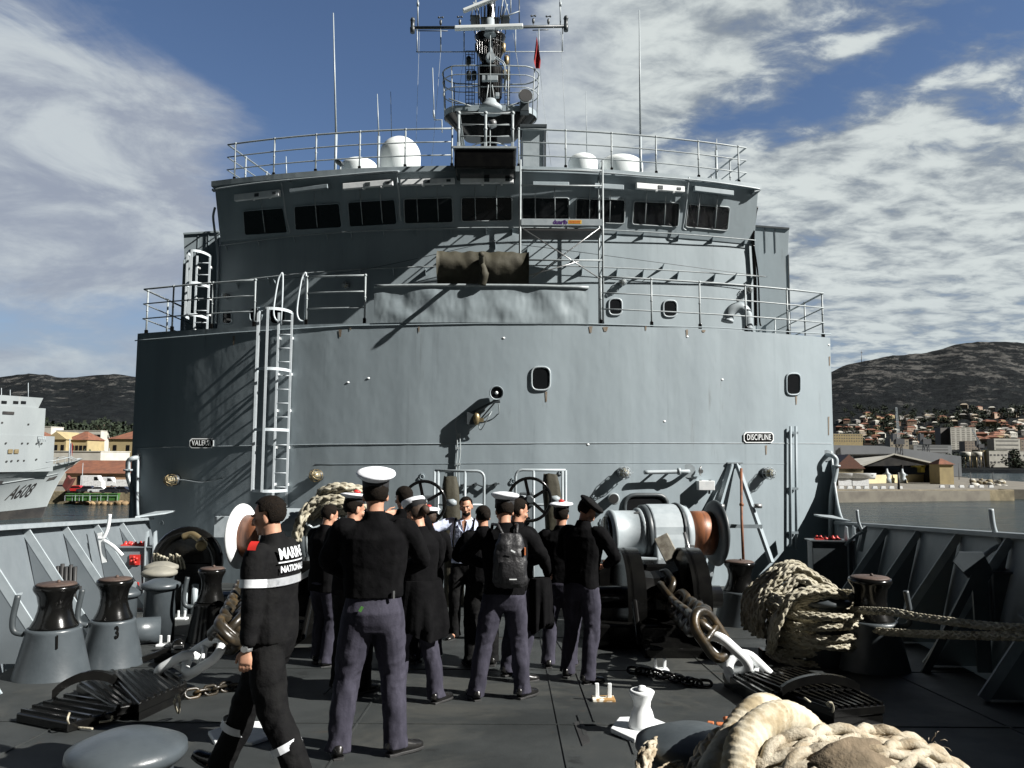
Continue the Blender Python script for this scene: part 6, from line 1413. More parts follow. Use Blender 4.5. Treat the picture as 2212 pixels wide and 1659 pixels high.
o, T, K_ = person('woman in white cap and bun with a black coat gathered round her waist', xy(912,6.95), 6.95, 1.69, 42, feet=((-.13,.12,0),(.14,-.10,0)), hands=((-.10,.24,1.08),(.12,.24,1.04)), poles=((-1,-.3,-.2),(1,-.3,-.2)), lean=.04, head=(.18,.45,.05), cap='woman', hair='bun', hairm=HAIRB, width=.95, footyaw=(-.2,-1.3), waist=.98)
draped(o, T, (.01,-.02), .215, .175, .60, 1.06, seed=3)
# 4 dark haired man behind her
person('dark haired bareheaded man by the left hand wheel, facing the wall', xy(876,8.7), 8.7, 1.86, 18, hands=((-.14,.30,1.45),(.10,.26,1.2)), head=(.35,.05,0), legs=BLKCL2)
# 5 capped man left of the tall one
person('capped man looking right, half hidden left of the tallest man', xy(768,7.3), 7.3, 1.74, -20, hands=FRONT, head=(-.45,.25,0), cap='sailor', feet=((-.12,0,0),(.10,.05,0)), legs=BLKCL2)
# 6 dark haired one far left
person('short dark haired sailor at the left edge of the group', xy(708,8.6), 8.6, 1.66, -35, feet=((-.12,.05,0),(.11,-.04,0)), hands=FRONT, head=(-.3,.35,0), lean=.06, waist=.90, baggy=1.1)
# 7 small white cap behind the woman
person('sailor whose white cap shows just behind the woman with the bun', xy(930,8.9), 8.9, 1.62, 25, hands=FRONT, head=(.2,.1,0), cap='sailor', hairm=HAIRB, legs=TROUS)
# 8 the man in the white shirt
o, T, K_ = person('bearded man in an open pale shirt facing the camera with one hand raised', xy(1010,10.4), 10.4, 1.78, 172, feet=((-.13,0,0),(.13,.02,0)), hands=((-.22,.10,.95),(.44,.28,1.50)), poles=((-.6,-1,0),(.9,-.3,-1)), head=(.10,.08,.1), top=SHIRT, legs=BLKCL2, beard=True, bare=True, collar=False, vox=.006, curl=.12, hand_d=(None,(.12,.05,1)), palm=(None,(-.9,-.2,.1)), waist=1.02)
s = K_['s']; up = K_['up']
m = MB(); m.prism([T(up((0,.134,1.30))), T(up((-.035,.118,1.44))), T(up((0,.108,1.465))), T(up((.035,.118,1.44)))], K_['Rz'] @ V((0,.006,0))); m.build('open_neck', SKIN, o)
m = MB()
for sx_ in (-1, 1): m.prism([T(up((sx_*.012,.140,1.31))), T(up((sx_*.045,.125,1.455))), T(up((sx_*.085,.105,1.44))), T(up((sx_*.062,.138,1.36)))], K_['Rz'] @ V((0,.006,0)))
m.build('collar', SHIRT, o); m = MB(); m.tube([T(up((-.10,.13,1.05))), T(up((-.115,.15,1.2))), T(up((-.115,.135,1.36))), T(up((-.11,.04,1.475)))], .014, 6); m.tube([T(up((.125,.125,1.05))), T(up((.135,.145,1.2))), T(up((.125,.13,1.36))), T(up((.12,.04,1.475)))], .014, 6); m.build('strap', BLKCL, o)
m = MB(); m.box(T((0,.118,1.0)), (.30,.01,.035), K_['Rz']); m.build('belt', SHOE, o)
# 9 woman with a bun beside the capped man
person('dark haired woman with a low bun left of the man with the backpack', xy(1046,8.6), 8.6, 1.66, 12, hands=FRONT, head=(.1,.15,0), hair='bun', width=.93, legs=BLKCL2)
# 10 man with the backpack
o, T, K_ = person('capped man with a black backpack seen from behind, legs apart', xy(1092,7.1), 7.1, 1.73, 4, feet=((-.24,0,0),(.17,.04,0)), hands=((-.16,.24,1.12),(.15,.24,1.12)), poles=((-1,-.25,-.1),(1,-.25,-.1)), lean=.03, head=(.12,.38,.05), cap='peaked', footyaw=(.3,-.75), waist=1.0, width=1.06)
up = K_['up']; m = MB(); pk = lambda x, y_, z: T(up((x, y_, z)))
loft(m, [(pk(.04,-.185,.99), .125, .05), (pk(.04,-.20,1.03), .145, .075), (pk(.035,-.205,1.18), .145, .085), (pk(.035,-.195,1.34), .125, .07), (pk(.035,-.175,1.43), .09, .04)], xd=K_['Rz'] @ V((1,0,0)), n=24)
bp = m.build('backpack', BLKNY if 'BLKNY' in globals() else mk('black nylon', (.018,.018,.02), (.010,.010,.011), .5, scale=8, bump=.6, bscale=16, bdist=.02), o, recalc=False); mods(bp, .010, 2, .02, .07)
m = MB(); loft(m, [(pk(.05,-.275,1.02), .10, .02), (pk(.05,-.290,1.10), .11, .035), (pk(.05,-.285,1.20), .10, .02)], xd=K_['Rz'] @ V((1,0,0)), n=16); pc = m.build('pocket', bp.data.materials[0], bp, recalc=False)
m = MB()
for sx_ in (-1, 1): m.tube([pk(.035+sx_*.06,-.17,1.42), pk(.02+sx_*.085,-.10,1.50), pk(sx_*.105,.02,1.50), pk(sx_*.12,.12,1.36)], .015, 6)
m.build('strap', bp.data.materials[0], bp); m = MB(); m.box(pk(.055,-.322,1.06), (.06,.003,.008), K_['Rz']); m.box(pk(.055,-.305,1.29), (.04,.003,.012), K_['Rz'] @ M.Rotation(.5,3,'Y')); m.build('pale_badge', WHITE, bp); m = MB(); m.box(pk(.16,-.25,1.285), (.012,.05,.06), K_['Rz']); m.build('orange_tab', ORANGE, bp)
# 11 bareheaded man in profile behind him, coat over his arm
o, T, K_ = person('bareheaded man in profile facing right behind the backpack man', xy(1118,7.95), 7.95, 1.73, -48, feet=((-.16,.02,0),(.12,-.06,0)), hands=((-.10,.28,1.12),(.20,.24,1.0)), head=(-.25,.25,0), waist=.96)
draped(o, T, (.22,.12), .10, .13, .52, .98, name='folded_coat', seed=9)
# 12 sailor with the red pompom
person('sailor in white cap with red pompom seen from behind', xy(1213,8.5), 8.5, 1.68, -8, feet=((-.14,0,0),(.10,.03,0)), hands=FRONT, head=(-.15,.1,0), cap='sailor', legs=TROUS)
# 13 man with the beret
person('man in a big black beret looking down to the right', xy(1255,7.9), 7.9, 1.74, -38, feet=((-.18,.02,0),(.12,-.08,0)), hands=((-.12,.25,1.08),(.12,.26,1.08)), poles=((-1,-.3,-.1),(1,-.3,-.1)), lean=.10, head=(-.42,.50,.10), cap='beret', waist=.98, width=1.10, baggy=1.04, footyaw=(.3,-.3))
# ---------------------------------------------------------------- hills and town
RIDGE = [(-1500,900),(-600,860),(-200,845),(0,838),(30,833),(60,829),(100,831),(125,836),(160,834),(200,828),(245,824),(283,829),(420,850),(800,880),(1200,870),(1600,830),(1760,812),(1797,800),(1830,786),(1880,775),(1930,766),(2000,760),(2040,752),(2080,741),(2130,737),(2180,738),(2240,742),(2500,765),(3000,820),(3800,900)]
def ridge_v(u):
    for (a, b), (c, d) in zip(RIDGE[:-1], RIDGE[1:]):
        if a <= u <= c: f_ = (u-a)/(c-a); f_ = f_*f_*(3-2*f_) if c-a > 100 else f_; return b+(d-b)*f_
    return 900
DR = 2600.0
def terrain(x, y):
    u = CW/2+F*x/max(y, 1); d = sqrt(y*y+x*x*.35); e = (990-ridge_v(u)+.006*(CW/2-u))/F; Hr = 11+DR*e; t_ = (d-780)/(DR-780)
    if t_ < 0: return -6.0
    n_ = MN.noise(V((x*.0016, y*.0016, 1)))*26+MN.noise(V((x*.006, y*.006, 5)))*9
    if t_ <= 1: h = 2.6+(Hr-2.6)*(.10*t_+.90*t_**2.2)
    else: h = Hr-(t_-1)*180
    return h+n_*min(1, t_*2)*(1-max(0, 1-abs(t_-1)*4)*.93)+(MN.noise(V((x*.03, y*.03, 9)))*3.2+MN.noise(V((x*.07, y*.07, 3)))*2.4)*min(1, t_*3)
rows = []
for j in range(118):
    q_ = j/117; d = 770+(3400-770)*q_; row = []
    for i in range(430):
        u = -1500+(3800+1500)*i/429; k = (u-CW/2)/F; y = d/sqrt(1+.35*k*k); row.append(V((k*y, y, terrain(k*y, y))))
    rows.append(row)
hm = bpy.data.materials.new('wooded hillside'); hm.use_nodes = True; t = NT(hm.node_tree); b = t.n['Principled BSDF']; b.inputs['Roughness'].default_value = 1; b.inputs['Specular IOR Level'].default_value = .1
o_ = t.new('ShaderNodeTexCoord').outputs['Object']; sz = t.new('ShaderNodeSeparateXYZ'); t.link(o_, sz.inputs[0])
base = t.mix(t.ramp(t.noise(o_, .035, 6, .7), .38, .62), c4((.005,.0065,.008)), c4((.011,.0135,.0145)))
rk = t.noise(t.mapping(o_, (1,.5,2.0)), .022, 10, .80, .3); hh = t.ramp(sz.outputs[2], 60, 190)
thr = t.math('ADD', rk, t.math('ADD', t.math('MULTIPLY', hh, .06), t.math('MULTIPLY', t.ramp(sz.outputs[2], 190, 250), .05))); rf = t.ramp(thr, .60, .68)
t.link(t.mix(rf, base, c4((.085,.084,.080))), b.inputs['Base Color'])
bp = t.new('ShaderNodeBump'); bp.inputs['Strength'].default_value = 1; bp.inputs['Distance'].default_value = 9; t.link(t.noise(o_, .05, 7, .75), bp.inputs['Height']); t.link(bp.outputs[0], b.inputs['Normal'])
m = MB(); m.grid(rows, smooth=False); tag(m.build('hills', hm), kind='structure', label='dark wooded hills with pale rock outcrops')
def on_hill(u, v):
    r_ = ray(u, v); y = 800.0
    while y < 2900:
        p = CAM+r_*(y/r_.y)
        if p.z < terrain(p.x, p.y): return p
        y += 8
    return None
# flat land at the harbour edge
def land(pts, z, mat, label):
    m = MB(); m.prism([V((x, y, z)) for x, y in pts], (0,0,-z-4)); tag(m.build('quay_ground', mat), kind='structure', label=label)
def at(u, v, z): r_ = ray(u, v); k = (z-CAM.z)/r_.z; return CAM+r_*k
def xy_(u, d): return ((u-CW/2)/F*d, d)
land([(-700,192), xy_(60,192)[:1]+(192,), (-20,186), (60,240), (60,900), (-900,900)], 2.7, ROAD, 'paved ground of the left quay')
m = MB(); m.box((-75, 186.5, .6), (110, 1.4, 4.6)); tag(m.build('quay_wall', STONE, bevel=.1), 'pale stone quay wall beyond the bow of the neighbouring ship', 'quay wall')
o = root('quay_rocks', (-84, 185, .3), 'heap of brown boulders at the foot of the left quay wall', 'rocks'); r_ = random.Random(31)
for k in range(16):
    m = MB(); c = V((-97+1.25*k+r_.uniform(-.4,.4), 184.8+r_.uniform(-.5,.5), .2)); r0 = r_.uniform(.5, 1.1); m.ball(c, (r0*1.2, r0, r0*.8), nu=9, nv=6)
    for i, p in enumerate(m.v): d = V(p)-c; m.v[i] = tuple(c+d*(1+.35*MN.noise(V(p)*1.2)))
    m.build('boulder', ROCK, o)
def building(name, label, u0, u1, vb, vt, d, dep, wallm, roofm=None, roof='flat', rh=0.0, wins=None, cat='building', z0=2.7, group=None, winmat=None, axis='x', xr=None, ov=.5):
    xa, xb = xy_(u0, d)[0], (xy_(u1, d)[0] if xr is None else xr); zt = P(u0 if u0 > -400 else 100, vt, d).z; zb = z0; o = root(name, ((xa+xb)/2, d+dep/2, zb), label, cat, group)
    m = MB(); m.box(((xa+xb)/2, d+dep/2, (zb+zt)/2), (xb-xa, dep, zt-zb)); m.build('wall', wallm, o)
    if roof == 'flat': m = MB(); m.box(((xa+xb)/2, d+dep/2, zt+.12), (xb-xa+.4, dep+.4, .24)); m.build('roof', roofm or wallm, o)
    elif roof == 'gable':                # ridge along x
        m = MB(); m.prism([(xa-ov, d-ov, zt), (xa-ov, d+dep+ov, zt), (xa-ov, d+dep/2, zt+rh)], (xb-xa+2*ov, 0, 0)); m.build('roof', roofm, o)
    elif roof == 'gabley':               # ridge runs away from the camera
        m = MB(); m.prism([(xa-ov, d-ov, zt), (xb+ov, d-ov, zt), ((xa+xb)/2, d-ov, zt+rh)], (0, dep+2*ov, 0)); m.build('roof', roofm, o)
    elif roof == 'hip':
        m = MB(); w = min((xb-xa), dep)*.42; m.add([(xa-ov,d-ov,zt+.002),(xb+ov,d-ov,zt+.002),(xb+ov,d+dep+ov,zt+.002),(xa-ov,d+dep+ov,zt+.002),(xa+w,d+dep/2,zt+rh),(xb-w,d+dep/2,zt+rh)], [(0,1,5,4),(1,2,5),(2,3,4,5),(3,0,4),(3,2,1,0)]); m.build('roof', roofm, o)
    if wins:
        for (nx, nz, ww, wh, zlo, zhi) in wins:
            for a in range(nx):
                for c in range(nz):
                    x = xa+(xb-xa)*(a+.5)/nx; z = zb+(zt-zb)*(zlo+(zhi-zlo)*((c+.5)/nz)); m = MB(); m.box((x, d-.04, z), (ww, .14, wh)); m.build('window', winmat or GLASS, o)
    return o
building('warehouse', 'long peach quayside warehouse with a red tiled roof', 150, 283, 1060, 1022, 218, 16, PEACH, TERRACOTTA, 'gable', 3.4, [(6,1,1.5,2.3,.2,.75)], cat='warehouse', xr=-72)
building('low_white_building', 'low white shed behind the peach warehouse', 100, 222, 1000, 975, 262, 20, WALLW, WALLW, 'flat')
o = building('town_hall', 'ochre neoclassical building with pediment and red roofs', 104, 146, 985, 949, 330, 16, CREAM, CREAM, 'gabley', 3.2, [(3,2,1.2,2.2,.25,.95)])
building('ochre_wing', 'left ochre wing with a red mansard roof, next to the pediment', 40, 103, 985, 950, 334, 14, CREAM, TERRACOTTA, 'hip', 3.6, [(7,2,1.2,2.0,.25,.95)])
building('ochre_wing', 'right ochre wing with a red mansard roof, next to the pediment', 147, 192, 985, 950, 334, 14, CREAM, TERRACOTTA, 'hip', 3.6, [(5,2,1.2,2.0,.25,.95)])
building('ochre_house', 'ochre house with a red roof close to the ship side', 238, 284, 985, 948, 300, 14, CREAM, TERRACOTTA, 'hip', 3.2, [(6,2,1.2,2.0,.25,.95)], xr=-120)
building('white_block', 'long white block above the ochre buildings', 108, 220, 940, 930, 430, 14, WALLW, WALLW, 'flat', wins=[(14,1,1.6,1.2,.84,.92)])
building('white_block', 'small white block at the left end of the long one', 92, 112, 940, 922, 425, 12, WALLW, WALLW, 'flat')
def tree(x, y, z, h, w, label, leaf=LEAF, n=420, seed=0, group=None, trunk=.3, flat=.8, nm='tree'):
    r_ = random.Random(seed); o = root(nm, (x, y, z), label, 'tree', group); m = MB(); th = h*trunk
    m.tube([(x, y, z-.3), (x+.02*h, y, z+th), (x, y, z+h*.8)], [h*.035, h*.026, h*.01], 7)
    cl = []
    for k in range(11):
        a = r_.uniform(0, 6.28); rr = w*.5*sqrt(r_.random())*.8; zz = z+th+(h-th)*r_.uniform(.12,.88); cl.append((V((x+rr*cos(a), y+rr*sin(a), zz)), w*r_.uniform(.16,.28))); m.tube([(x, y, z+th*.9), tuple(cl[-1][0])], [h*.014, h*.004], 5)
    m.build('trunk', BARK, o); m = MB(); s_ = w*.055
    for k in range(n):
        c, r0 = cl[k % len(cl)]; d = V((r_.gauss(0,1), r_.gauss(0,1), r_.gauss(0,1)*flat)).normalized()*r0*r_.uniform(.45,1.1)**.6; p = c+d
        a, b_ = V((r_.uniform(-1,1), r_.uniform(-1,1), r_.uniform(-1,1))).normalized(), V((r_.uniform(-1,1), r_.uniform(-1,1), r_.uniform(-1,1))).normalized()
        m.add([p-a*s_, p+b_*s_, p+a*s_, p-b_*s_*1.3], [(0,1,2,3)])
    m.build('crown', leaf, o, recalc=False); return o
TR = [(165,985,290,7,9,LEAF),(182,985,288,9,10,LEAF),(200,985,285,10,11,LEAF),(218,984,282,8.5,9,LEAF),(236,984,284,8,9,LEAF),(258,984,286,6,9,LEAF),(275,986,280,5,7,LEAF),(128,985,322,4.5,4,LEAF),
      (100,950,520,14,22,PINE),(130,950,530,16,26,PINE),(165,950,540,15,28,PINE),(200,950,520,13,24,PINE),(226,950,440,17,15,PINE),(88,938,470,15,20,PINE),(246,950,540,15,24,PINE),(272,950,560,15,24,PINE)]
LB = ['bushy tree left of the flagpole lamp','rounded bushy tree before the right ochre wing','tallest bushy tree before the ochre wing','bushy tree right of the tallest one','bushy tree between the two ochre houses','low bushy tree before the ochre house by the ship','lowest shrub like tree at the ship side','slim small tree before the pediment building',
      'dark pine at the left end of the ridge of pines','dark broad pine above the white block','dark wide pine behind the middle of the white block','dark pine above the right part of the white block','dark tall pine right of the white block','dark pine behind the small white block','dark pine above the ochre house','dark pine at the ship side, rightmost']
for i, ((u, v, d, h, w, lf), lb) in enumerate(zip(TR, LB)):
    x, y = xy_(u, d); tree(x, y, 2.7 if d < 400 else 2.7+(14 if d > 430 else 10), h*(1.0 if d < 400 else .9), w, lb, lf, 420, i, 'trees behind the left quay')
m = MB(); m.prism([(-700,430,12),(-700,760,16),(20,760,16),(20,430,12)], (0,0,-14)); tag(m.build('rising_ground', mk('rough ground', (.05,.055,.03), (.03,.035,.02), .95, scale=.05)), kind='structure', label='wooded rise behind the ochre buildings')
# vehicles, bins, poles on the left quay
def car(x, y, z, L, H_, mat, label, yaw=0.0, group='vehicles on the left quay', van=False, cat='car'):
    o = root('parked_car' if not van else 'parked_van', (x, y, z), label, cat, group); Rm = M.Rotation(yaw, 3, 'Z'); Tm = lambda p: V((x, y, z))+Rm @ V(p); W = 1.75
    pr = [(-.5,.18),(-.5,.50),(-.46,.56),(-.30,.60),(-.17,.96),(-.10,1),(.20,1),(.34,.66),(.47,.58),(.5,.45),(.5,.18)] if not van else [(-.5,.15),(-.5,.95),(-.48,1),(.25,1),(.30,.97),(.40,.60),(.49,.50),(.5,.15)]
    m = MB(); m.prism([Tm((a*L, -W/2, b*H_)) for a, b in pr], Rm @ V((0,W,0))); m.build('body', mat, o, bevel=.05)
    gl = [(-.27,.62),(-.17,.90),(.18,.90),(.29,.66)] if not van else [(.12,.60),(.12,.90),(.25,.90),(.34,.62)]
    m = MB(); m.prism([Tm((a*L, -W/2-.01, b*H_)) for a, b in gl], Rm @ V((0,.02,0))); m.build('window', GLASS, o)
    for a in (-.32, .32): m = MB(); m.lathe([(.31,-.1),(.31,.1)], Tm((a*L, -W/2+.05, .31)), Rm @ V((0,1,0)), 14); m.build('wheel', RUBBER, o)
    return o
for i, (u, v, L, H_, mt, lb, yw, van) in enumerate(((214,1062,4.4,1.5,WHITEV,'white parked car behind the green bins',.0,False),(240,1063,4.4,1.5,DARKV,'dark parked car right of the white one',.05,False),(262,1063,4.5,1.55,DARKV,'dark parked car nearest the ship side',0,False),
        (189,1061,4.3,1.5,DARKV,'dark blue parked car left of the white one',.1,False),(165,1060,4.2,1.5,REDV,'red parked car by the bow anchor',.1,False),(275,1052,5.2,2.2,WHITEV,'small white van at the ship side',0,True),(200,1051,5.6,3.2,WHITEV,'white cab truck behind the parked cars',0,True),(228,1050,6.2,2.7,WHITEV,'white equipment truck behind the parked cars',0,True))):
    p = at(u, v+3, 2.7); car(p.x, p.y, 2.7, L, H_, mt, lb, yw, van=van, cat='car' if not van else 'van')
for i, (u, lb) in enumerate(((152,'dark green waste bin, leftmost of the row'),(168,'second green waste bin from the left'),(183,'green waste bin in the middle of the row'),(207,'green waste bin left of the wide gap'),(222,'green waste bin under the dark car'),(243,'green waste bin, rightmost of the row'))):
    p = at(u, 1083, 2.7); o = root('waste_bin', p, lb, 'bin', 'green waste bins on the left quay'); m = MB(); m.prism([p+V((-.75,0,.1)), p+V((.75,0,.1)), p+V((.85,0,1.3)), p+V((-.85,0,1.3))], (0,1.0,0)); m.build('body', GREEN, o, bevel=.05)
    m = MB(); m.box(p+V((0,.5,1.36)), (1.8,1.15,.12)); m.build('lid', GREEN, o); m = MB(); m.bar(p+V((-.95,-.15,.05)), p+V((-.95,-.15,1.1)), .07); m.bar(p+V((.95,-.15,.05)), p+V((.95,-.15,1.1)), .07); m.bar(p+V((-.95,-.15,1.05)), p+V((.95,-.15,1.05)), .07); m.build('guard', PIPE, o)
def pole(u, vb, vt, d, r, label, mat=PIPE, cat='pole', z=2.7, name='light_pole'):
    x, y = xy_(u, d); zt = P(u, vt, d).z; m = MB(); m.tube([(x, y, z), (x, y, zt)], [r, r*.7], 7); return tag(m.build(name, mat), label, cat), V((x, y, zt))
pole(185, 1073, 1000, 196, .09, 'thin pale lamp post rising over the green bins'); pole(158, 1060, 1028, 205, .10, 'short post by the red car')
pole(240, 1000, 968, 275, .12, 'light pole before the trees near the ship side')
# ---------------------------------------------------------------- the neighbouring ship
def shipn():
    o = root('neighbouring_ship', (-115, 150, 0), 'light grey naval ship marked A608 moored on the left', 'ship')
    bow = P(182, 990, 150); ax = V((-.62, -.78, 0)).normalized(); pn = V((-ax.y, ax.x, 0)); pn = pn if pn.y < 0 else -pn    # pn: outward normal of the side we see
    zd = bow.z
    def deckz(s): return zd-2.6*min(1, max(0, s)/14)**.8
    def pt(s, f_, side=1):
        """s metres aft of the bow tip, f_ 0 at the waterline to 1 at deck edge"""
        z = -1.2+(deckz(s)+1.2)*f_; f_ = max(0.0, min(1.0, f_)); s = max(s, 0.0); rake = 7.0*(1-f_)**.5; s2 = rake+s*(1 if s > 0 else 0)*(1-rake/80); hw = 8.5*(1-math.exp(-(s/(13+15*(1-f_)))**1.15))*(.62+.38*f_**1.2); return bow+ax*s2+pn*(side*hw-0)+V((0,0,z-zd))
    S = [0,.6,1.5,3,5,8,12,17,23,30,38,48,60,75,95]; Fv = [0,.14,.27,.2701,.35,.5,.65,.8,.9,1]
    for side in (1, -1):
        m = MB(); rows = [[pt(s, f_, side)-V((0,0,0)) for s in S] for f_ in Fv[3:]]; m.sheet(rows, pn*(-.05*side)); m.build('hull_side', SHIPL, o)
        m = MB(); rows = [[pt(s, f_, side) for s in S] for f_ in Fv[:3]]; m.sheet(rows, pn*(-.05*side)); m.build('boot_topping', SHIPD, o)
    m = MB(); m.sheet([[pt(s, .93, 1) for s in S], [pt(s, .93, -1) for s in S]], (0,0,-.1)); m.build('foredeck', DKG, o)
    # knuckle line, number and openings
    m = MB(); m.tube([pt(s, .80, 1)+pn*.05 for s in S[2:]], .10, 6); m.build('knuckle', SHIPL, o)
    def side_pt(s, z):
        f_ = (z+1.2)/(deckz(s)+1.2); return pt(s, f_, 1)+pn*.06
    def find(u, v):
        best = None
        for i in range(240):
            s = .3*i
            for j_ in range(50):
                f_ = j_/49; p = pt(s, f_, 1); r = p-CAM; uu = CW/2+F*(r.x/r.y); vv = 990-F*(r.z/r.y)+ .006*(CW/2-uu)
                e = (uu-u)**2+(vv-v)**2
                if best is None or e < best[0]: best = (e, p, s, f_)
        return best
    e, c, s0, f0 = find(55, 1077)
    def onh(p):
        a = p.x; z = p.z; s = s0-a; f_ = f0+z/(deckz(s)+1.2); return pt(s, f_, 1)+pn*.07
    m = MB(); put_text(m, 'A608', (0,0,0), (1,0,0), (0,0,1), 3.3, .0, .06, sx=.60, warp=onh, shear=.2); m.build('hull_number', SHIPD, o, recalc=False)
    for (u, v) in ((172,1031),(122,1044),(3,1056),(9,1055),(14,1054)):
        e, c, s, f_ = find(u, v); m = MB(); a = -(pt(s+.5, f_)-pt(s-.5, f_)).normalized(); 
        w = (1.1, .55) if u > 100 else (.35, .8); sk = V((0,0,1))+a*.4
        m.prism([c+pn*.06-a*w[0]-sk*w[1]*.5, c+pn*.06+a*w[0]*.6-sk*w[1]*.5, c+pn*.06+a*w[0]+sk*w[1]*.5, c+pn*.06-a*w[0]*.6+sk*w[1]*.5], pn*.03); m.build('hawse_opening', SHIPD, o)
    e, c, s, f_ = find(158, 1056); c = P(147, 1043, 149)
    m = MB(); m.prism([c+V((-1.1,0,-.6)), c+V((-.3,0,-1.5)), c+V((.5,0,-.3)), c+V((1.1,0,.9)), c+V((.4,0,.7)), c+V((-.2,0,1.4)), c+V((-.7,0,.5))], (0,.8,0)); m.build('anchor', REDA, o, bevel=.1)
    # superstructure blocks
    def blk(name, u0, u1, v0, v1, d, mat, dep=11, lean=0.0):
        a, b = P(u0, v1, d), P(u1, v1, d); zt = P(u1, v0, d).z; m = MB(); L = V((b.x-a.x, 0, 0)); m.prism([V((a.x, d, a.z)), V((b.x, d, a.z)), V((b.x+lean, d, zt)), V((a.x, d, zt))], (0, dep, 0)); return m.build(name, mat, o)
    def tier(name, s0, s1, k, z0, z1, mat=SHIPL, rake=0.0):
        ss = [s0+(s1-s0)*i/10 for i in range(11)]; A_ = [pt(s, 1.0, 1) for s in ss]; B_ = [pt(s, 1.0, -1) for s in ss]
        L_ = [b_.lerp(a_, .5+.5*k) for a_, b_ in zip(A_, B_)]; R_ = [a_.lerp(b_, .5+.5*k) for a_, b_ in zip(A_, B_)]
        ring = [V((p.x, p.y, z0)) for p in L_]+[V((p.x, p.y, z0)) for p in reversed(R_)]; m = MB(); m.prism(ring, (0,0,z1-z0))
        if rake:
            n = len(ring)
            for q in (n, 2*n-1): m.v[q] = tuple(V(m.v[q])-ax*rake)
        return m.build(name, mat, o)
    tier('superstructure_block', 6.6, 62, .995, 8.2, 14.3); tier('upper_block', 8.6, 50, .95, 14.3, 19.1); tier('wheelhouse', 9.8, 24, .86, 19.1, 20.9, rake=.7)
    return o, find, pt, blk, S
REDA = mk('rust red paint', (.14,.035,.03), (.08,.03,.025), .7, scale=.8)
nship, nfind, npt, nblk, NS = shipn()
d = 139.0
def sp(u, v, k=1.0, off=.05):
    best = None
    for i in range(400):
        s = 4+.1*i; a = npt(s, 1.0, 1); b = npt(s, 1.0, -1); p = b.lerp(a, .5+.5*k); e = abs(CW/2+F*p.x/p.y-u)
        if best is None or e < best[0]: best = (e, p, s, (npt(s+.3, 1.0, 1)-npt(s-.3, 1.0, 1)).normalized())
    e, p, s, tg = best; pn = V((-tg.y, tg.x, 0)); pn = pn if pn.y < 0 else -pn; return V((p.x, p.y, 11+(990+.006*(CW/2-u)-v)/F*p.y))+pn*off, V((tg.x, tg.y, 0)), pn
def nbox(name, u0, u1, v0, v1, mat, k=1.0):
    c, tg, pn = sp((u0+u1)/2, (v0+v1)/2, k); w = (u1-u0)/F*c.y*1.25; h = (v1-v0)/F*c.y; m = MB(); m.prism([c-tg*w/2-V((0,0,h/2)), c+tg*w/2-V((0,0,h/2)), c+tg*w/2+V((0,0,h/2)), c-tg*w/2+V((0,0,h/2))], pn*.05); return m.build(name, mat, nship)
nbox('dark_slot', 7, 27, 903, 909, SHIPD, .95)
for u in (2, 28, 44): nbox('window', u, u+9, 880, 886, GLASS, .86)
for (u, v2) in ((6,927),(62,930),(16,971),(51,971),(64,971),(83,971),(93,971),(3,1010),(20,1010),(31,1009),(45,1008),(58,1008),(84,1005)): nbox('scuttle', u-1.4, u+1.4, v2-1.6, v2+1.6, SHIPD, 1.0 if v2 > 950 else .95)
for u in (23, 36): nbox('vent_grille', u, u+8, 984, 993, BRASS)
nr = []
for u in range(-20, 62, 7): a, b = P(u, 873, d+2.4), P(u, 858, d+2.4); nr.append((a, b)); m = MB(); m.tube([a, b], .05, 5); m.build('rail_post', PIPE, nship)
for f_ in (1, .5): m = MB(); m.tube([nr[0][0].lerp(nr[0][1], f_), nr[-1][0].lerp(nr[-1][1], f_)], .05, 5); m.build('rail', PIPE, nship)
nr = []
for u in range(73, 102, 5): a, b = P(u, 954, d+.6), P(u, 943, d+.6); m = MB(); m.tube([a, b], .05, 5); m.build('rail_post', PIPE, nship); nr.append((a, b))
for f_ in (1, .5): m = MB(); m.tube([nr[0][0].lerp(nr[0][1], f_), nr[-1][0].lerp(nr[-1][1], f_)], .05, 5); m.build('rail', PIPE, nship)
for (u, v0) in ((3, 838), (22, 842), (61, 827)): m = MB(); m.tube([P(u, 876, d+3), P(u, v0, d+3)], .06, 5); m.build('whip_aerial', PIPE, nship)
m = MB(); a = P(34, 876, d+3.5); m.box(a+V((0,0,.6)), (3.6,2.5,1.7)); m.build('deck_box', SHIPL, nship)
m = MB(); p0 = P(148, 1005, 147); m.tube([p0, P(151, 948, 147)], .09, 6); m.build('jackstaff', PIPE, nship)
o = root('tricolour_flag', P(151, 955, 147), 'small blue white and red flag on the bow staff of the neighbouring ship', 'flag')
for k, c_ in enumerate(((.02,.04,.22),(.7,.7,.7),(.55,.03,.03))): m = MB(); a = P(151+2.0*k, 955, 147); m.sheet([[a+V((0,0,0)), a+V((.17,.05,-.4))], [a+V((.05,.1,-2.0)), a+V((.2,.05,-2.6))]], (0,.02,0)); m.build('flag_stripe', mk('bunting%d' % k, c_), o)
for side in (1, -1):
    m = MB(); q_ = [npt(s, 1.0, side)+V((0,0,1.0 if s > 2 else .2)) for s in NS[1:6]]; m.tube(q_, .06, 5); m.build('bow_rail', PIPE, nship)
    for s in NS[2:6]: m = MB(); p = npt(s, .98, side); m.tube([p, p+V((0,0,1.0))], .05, 5); m.build('rail_post', PIPE, nship)
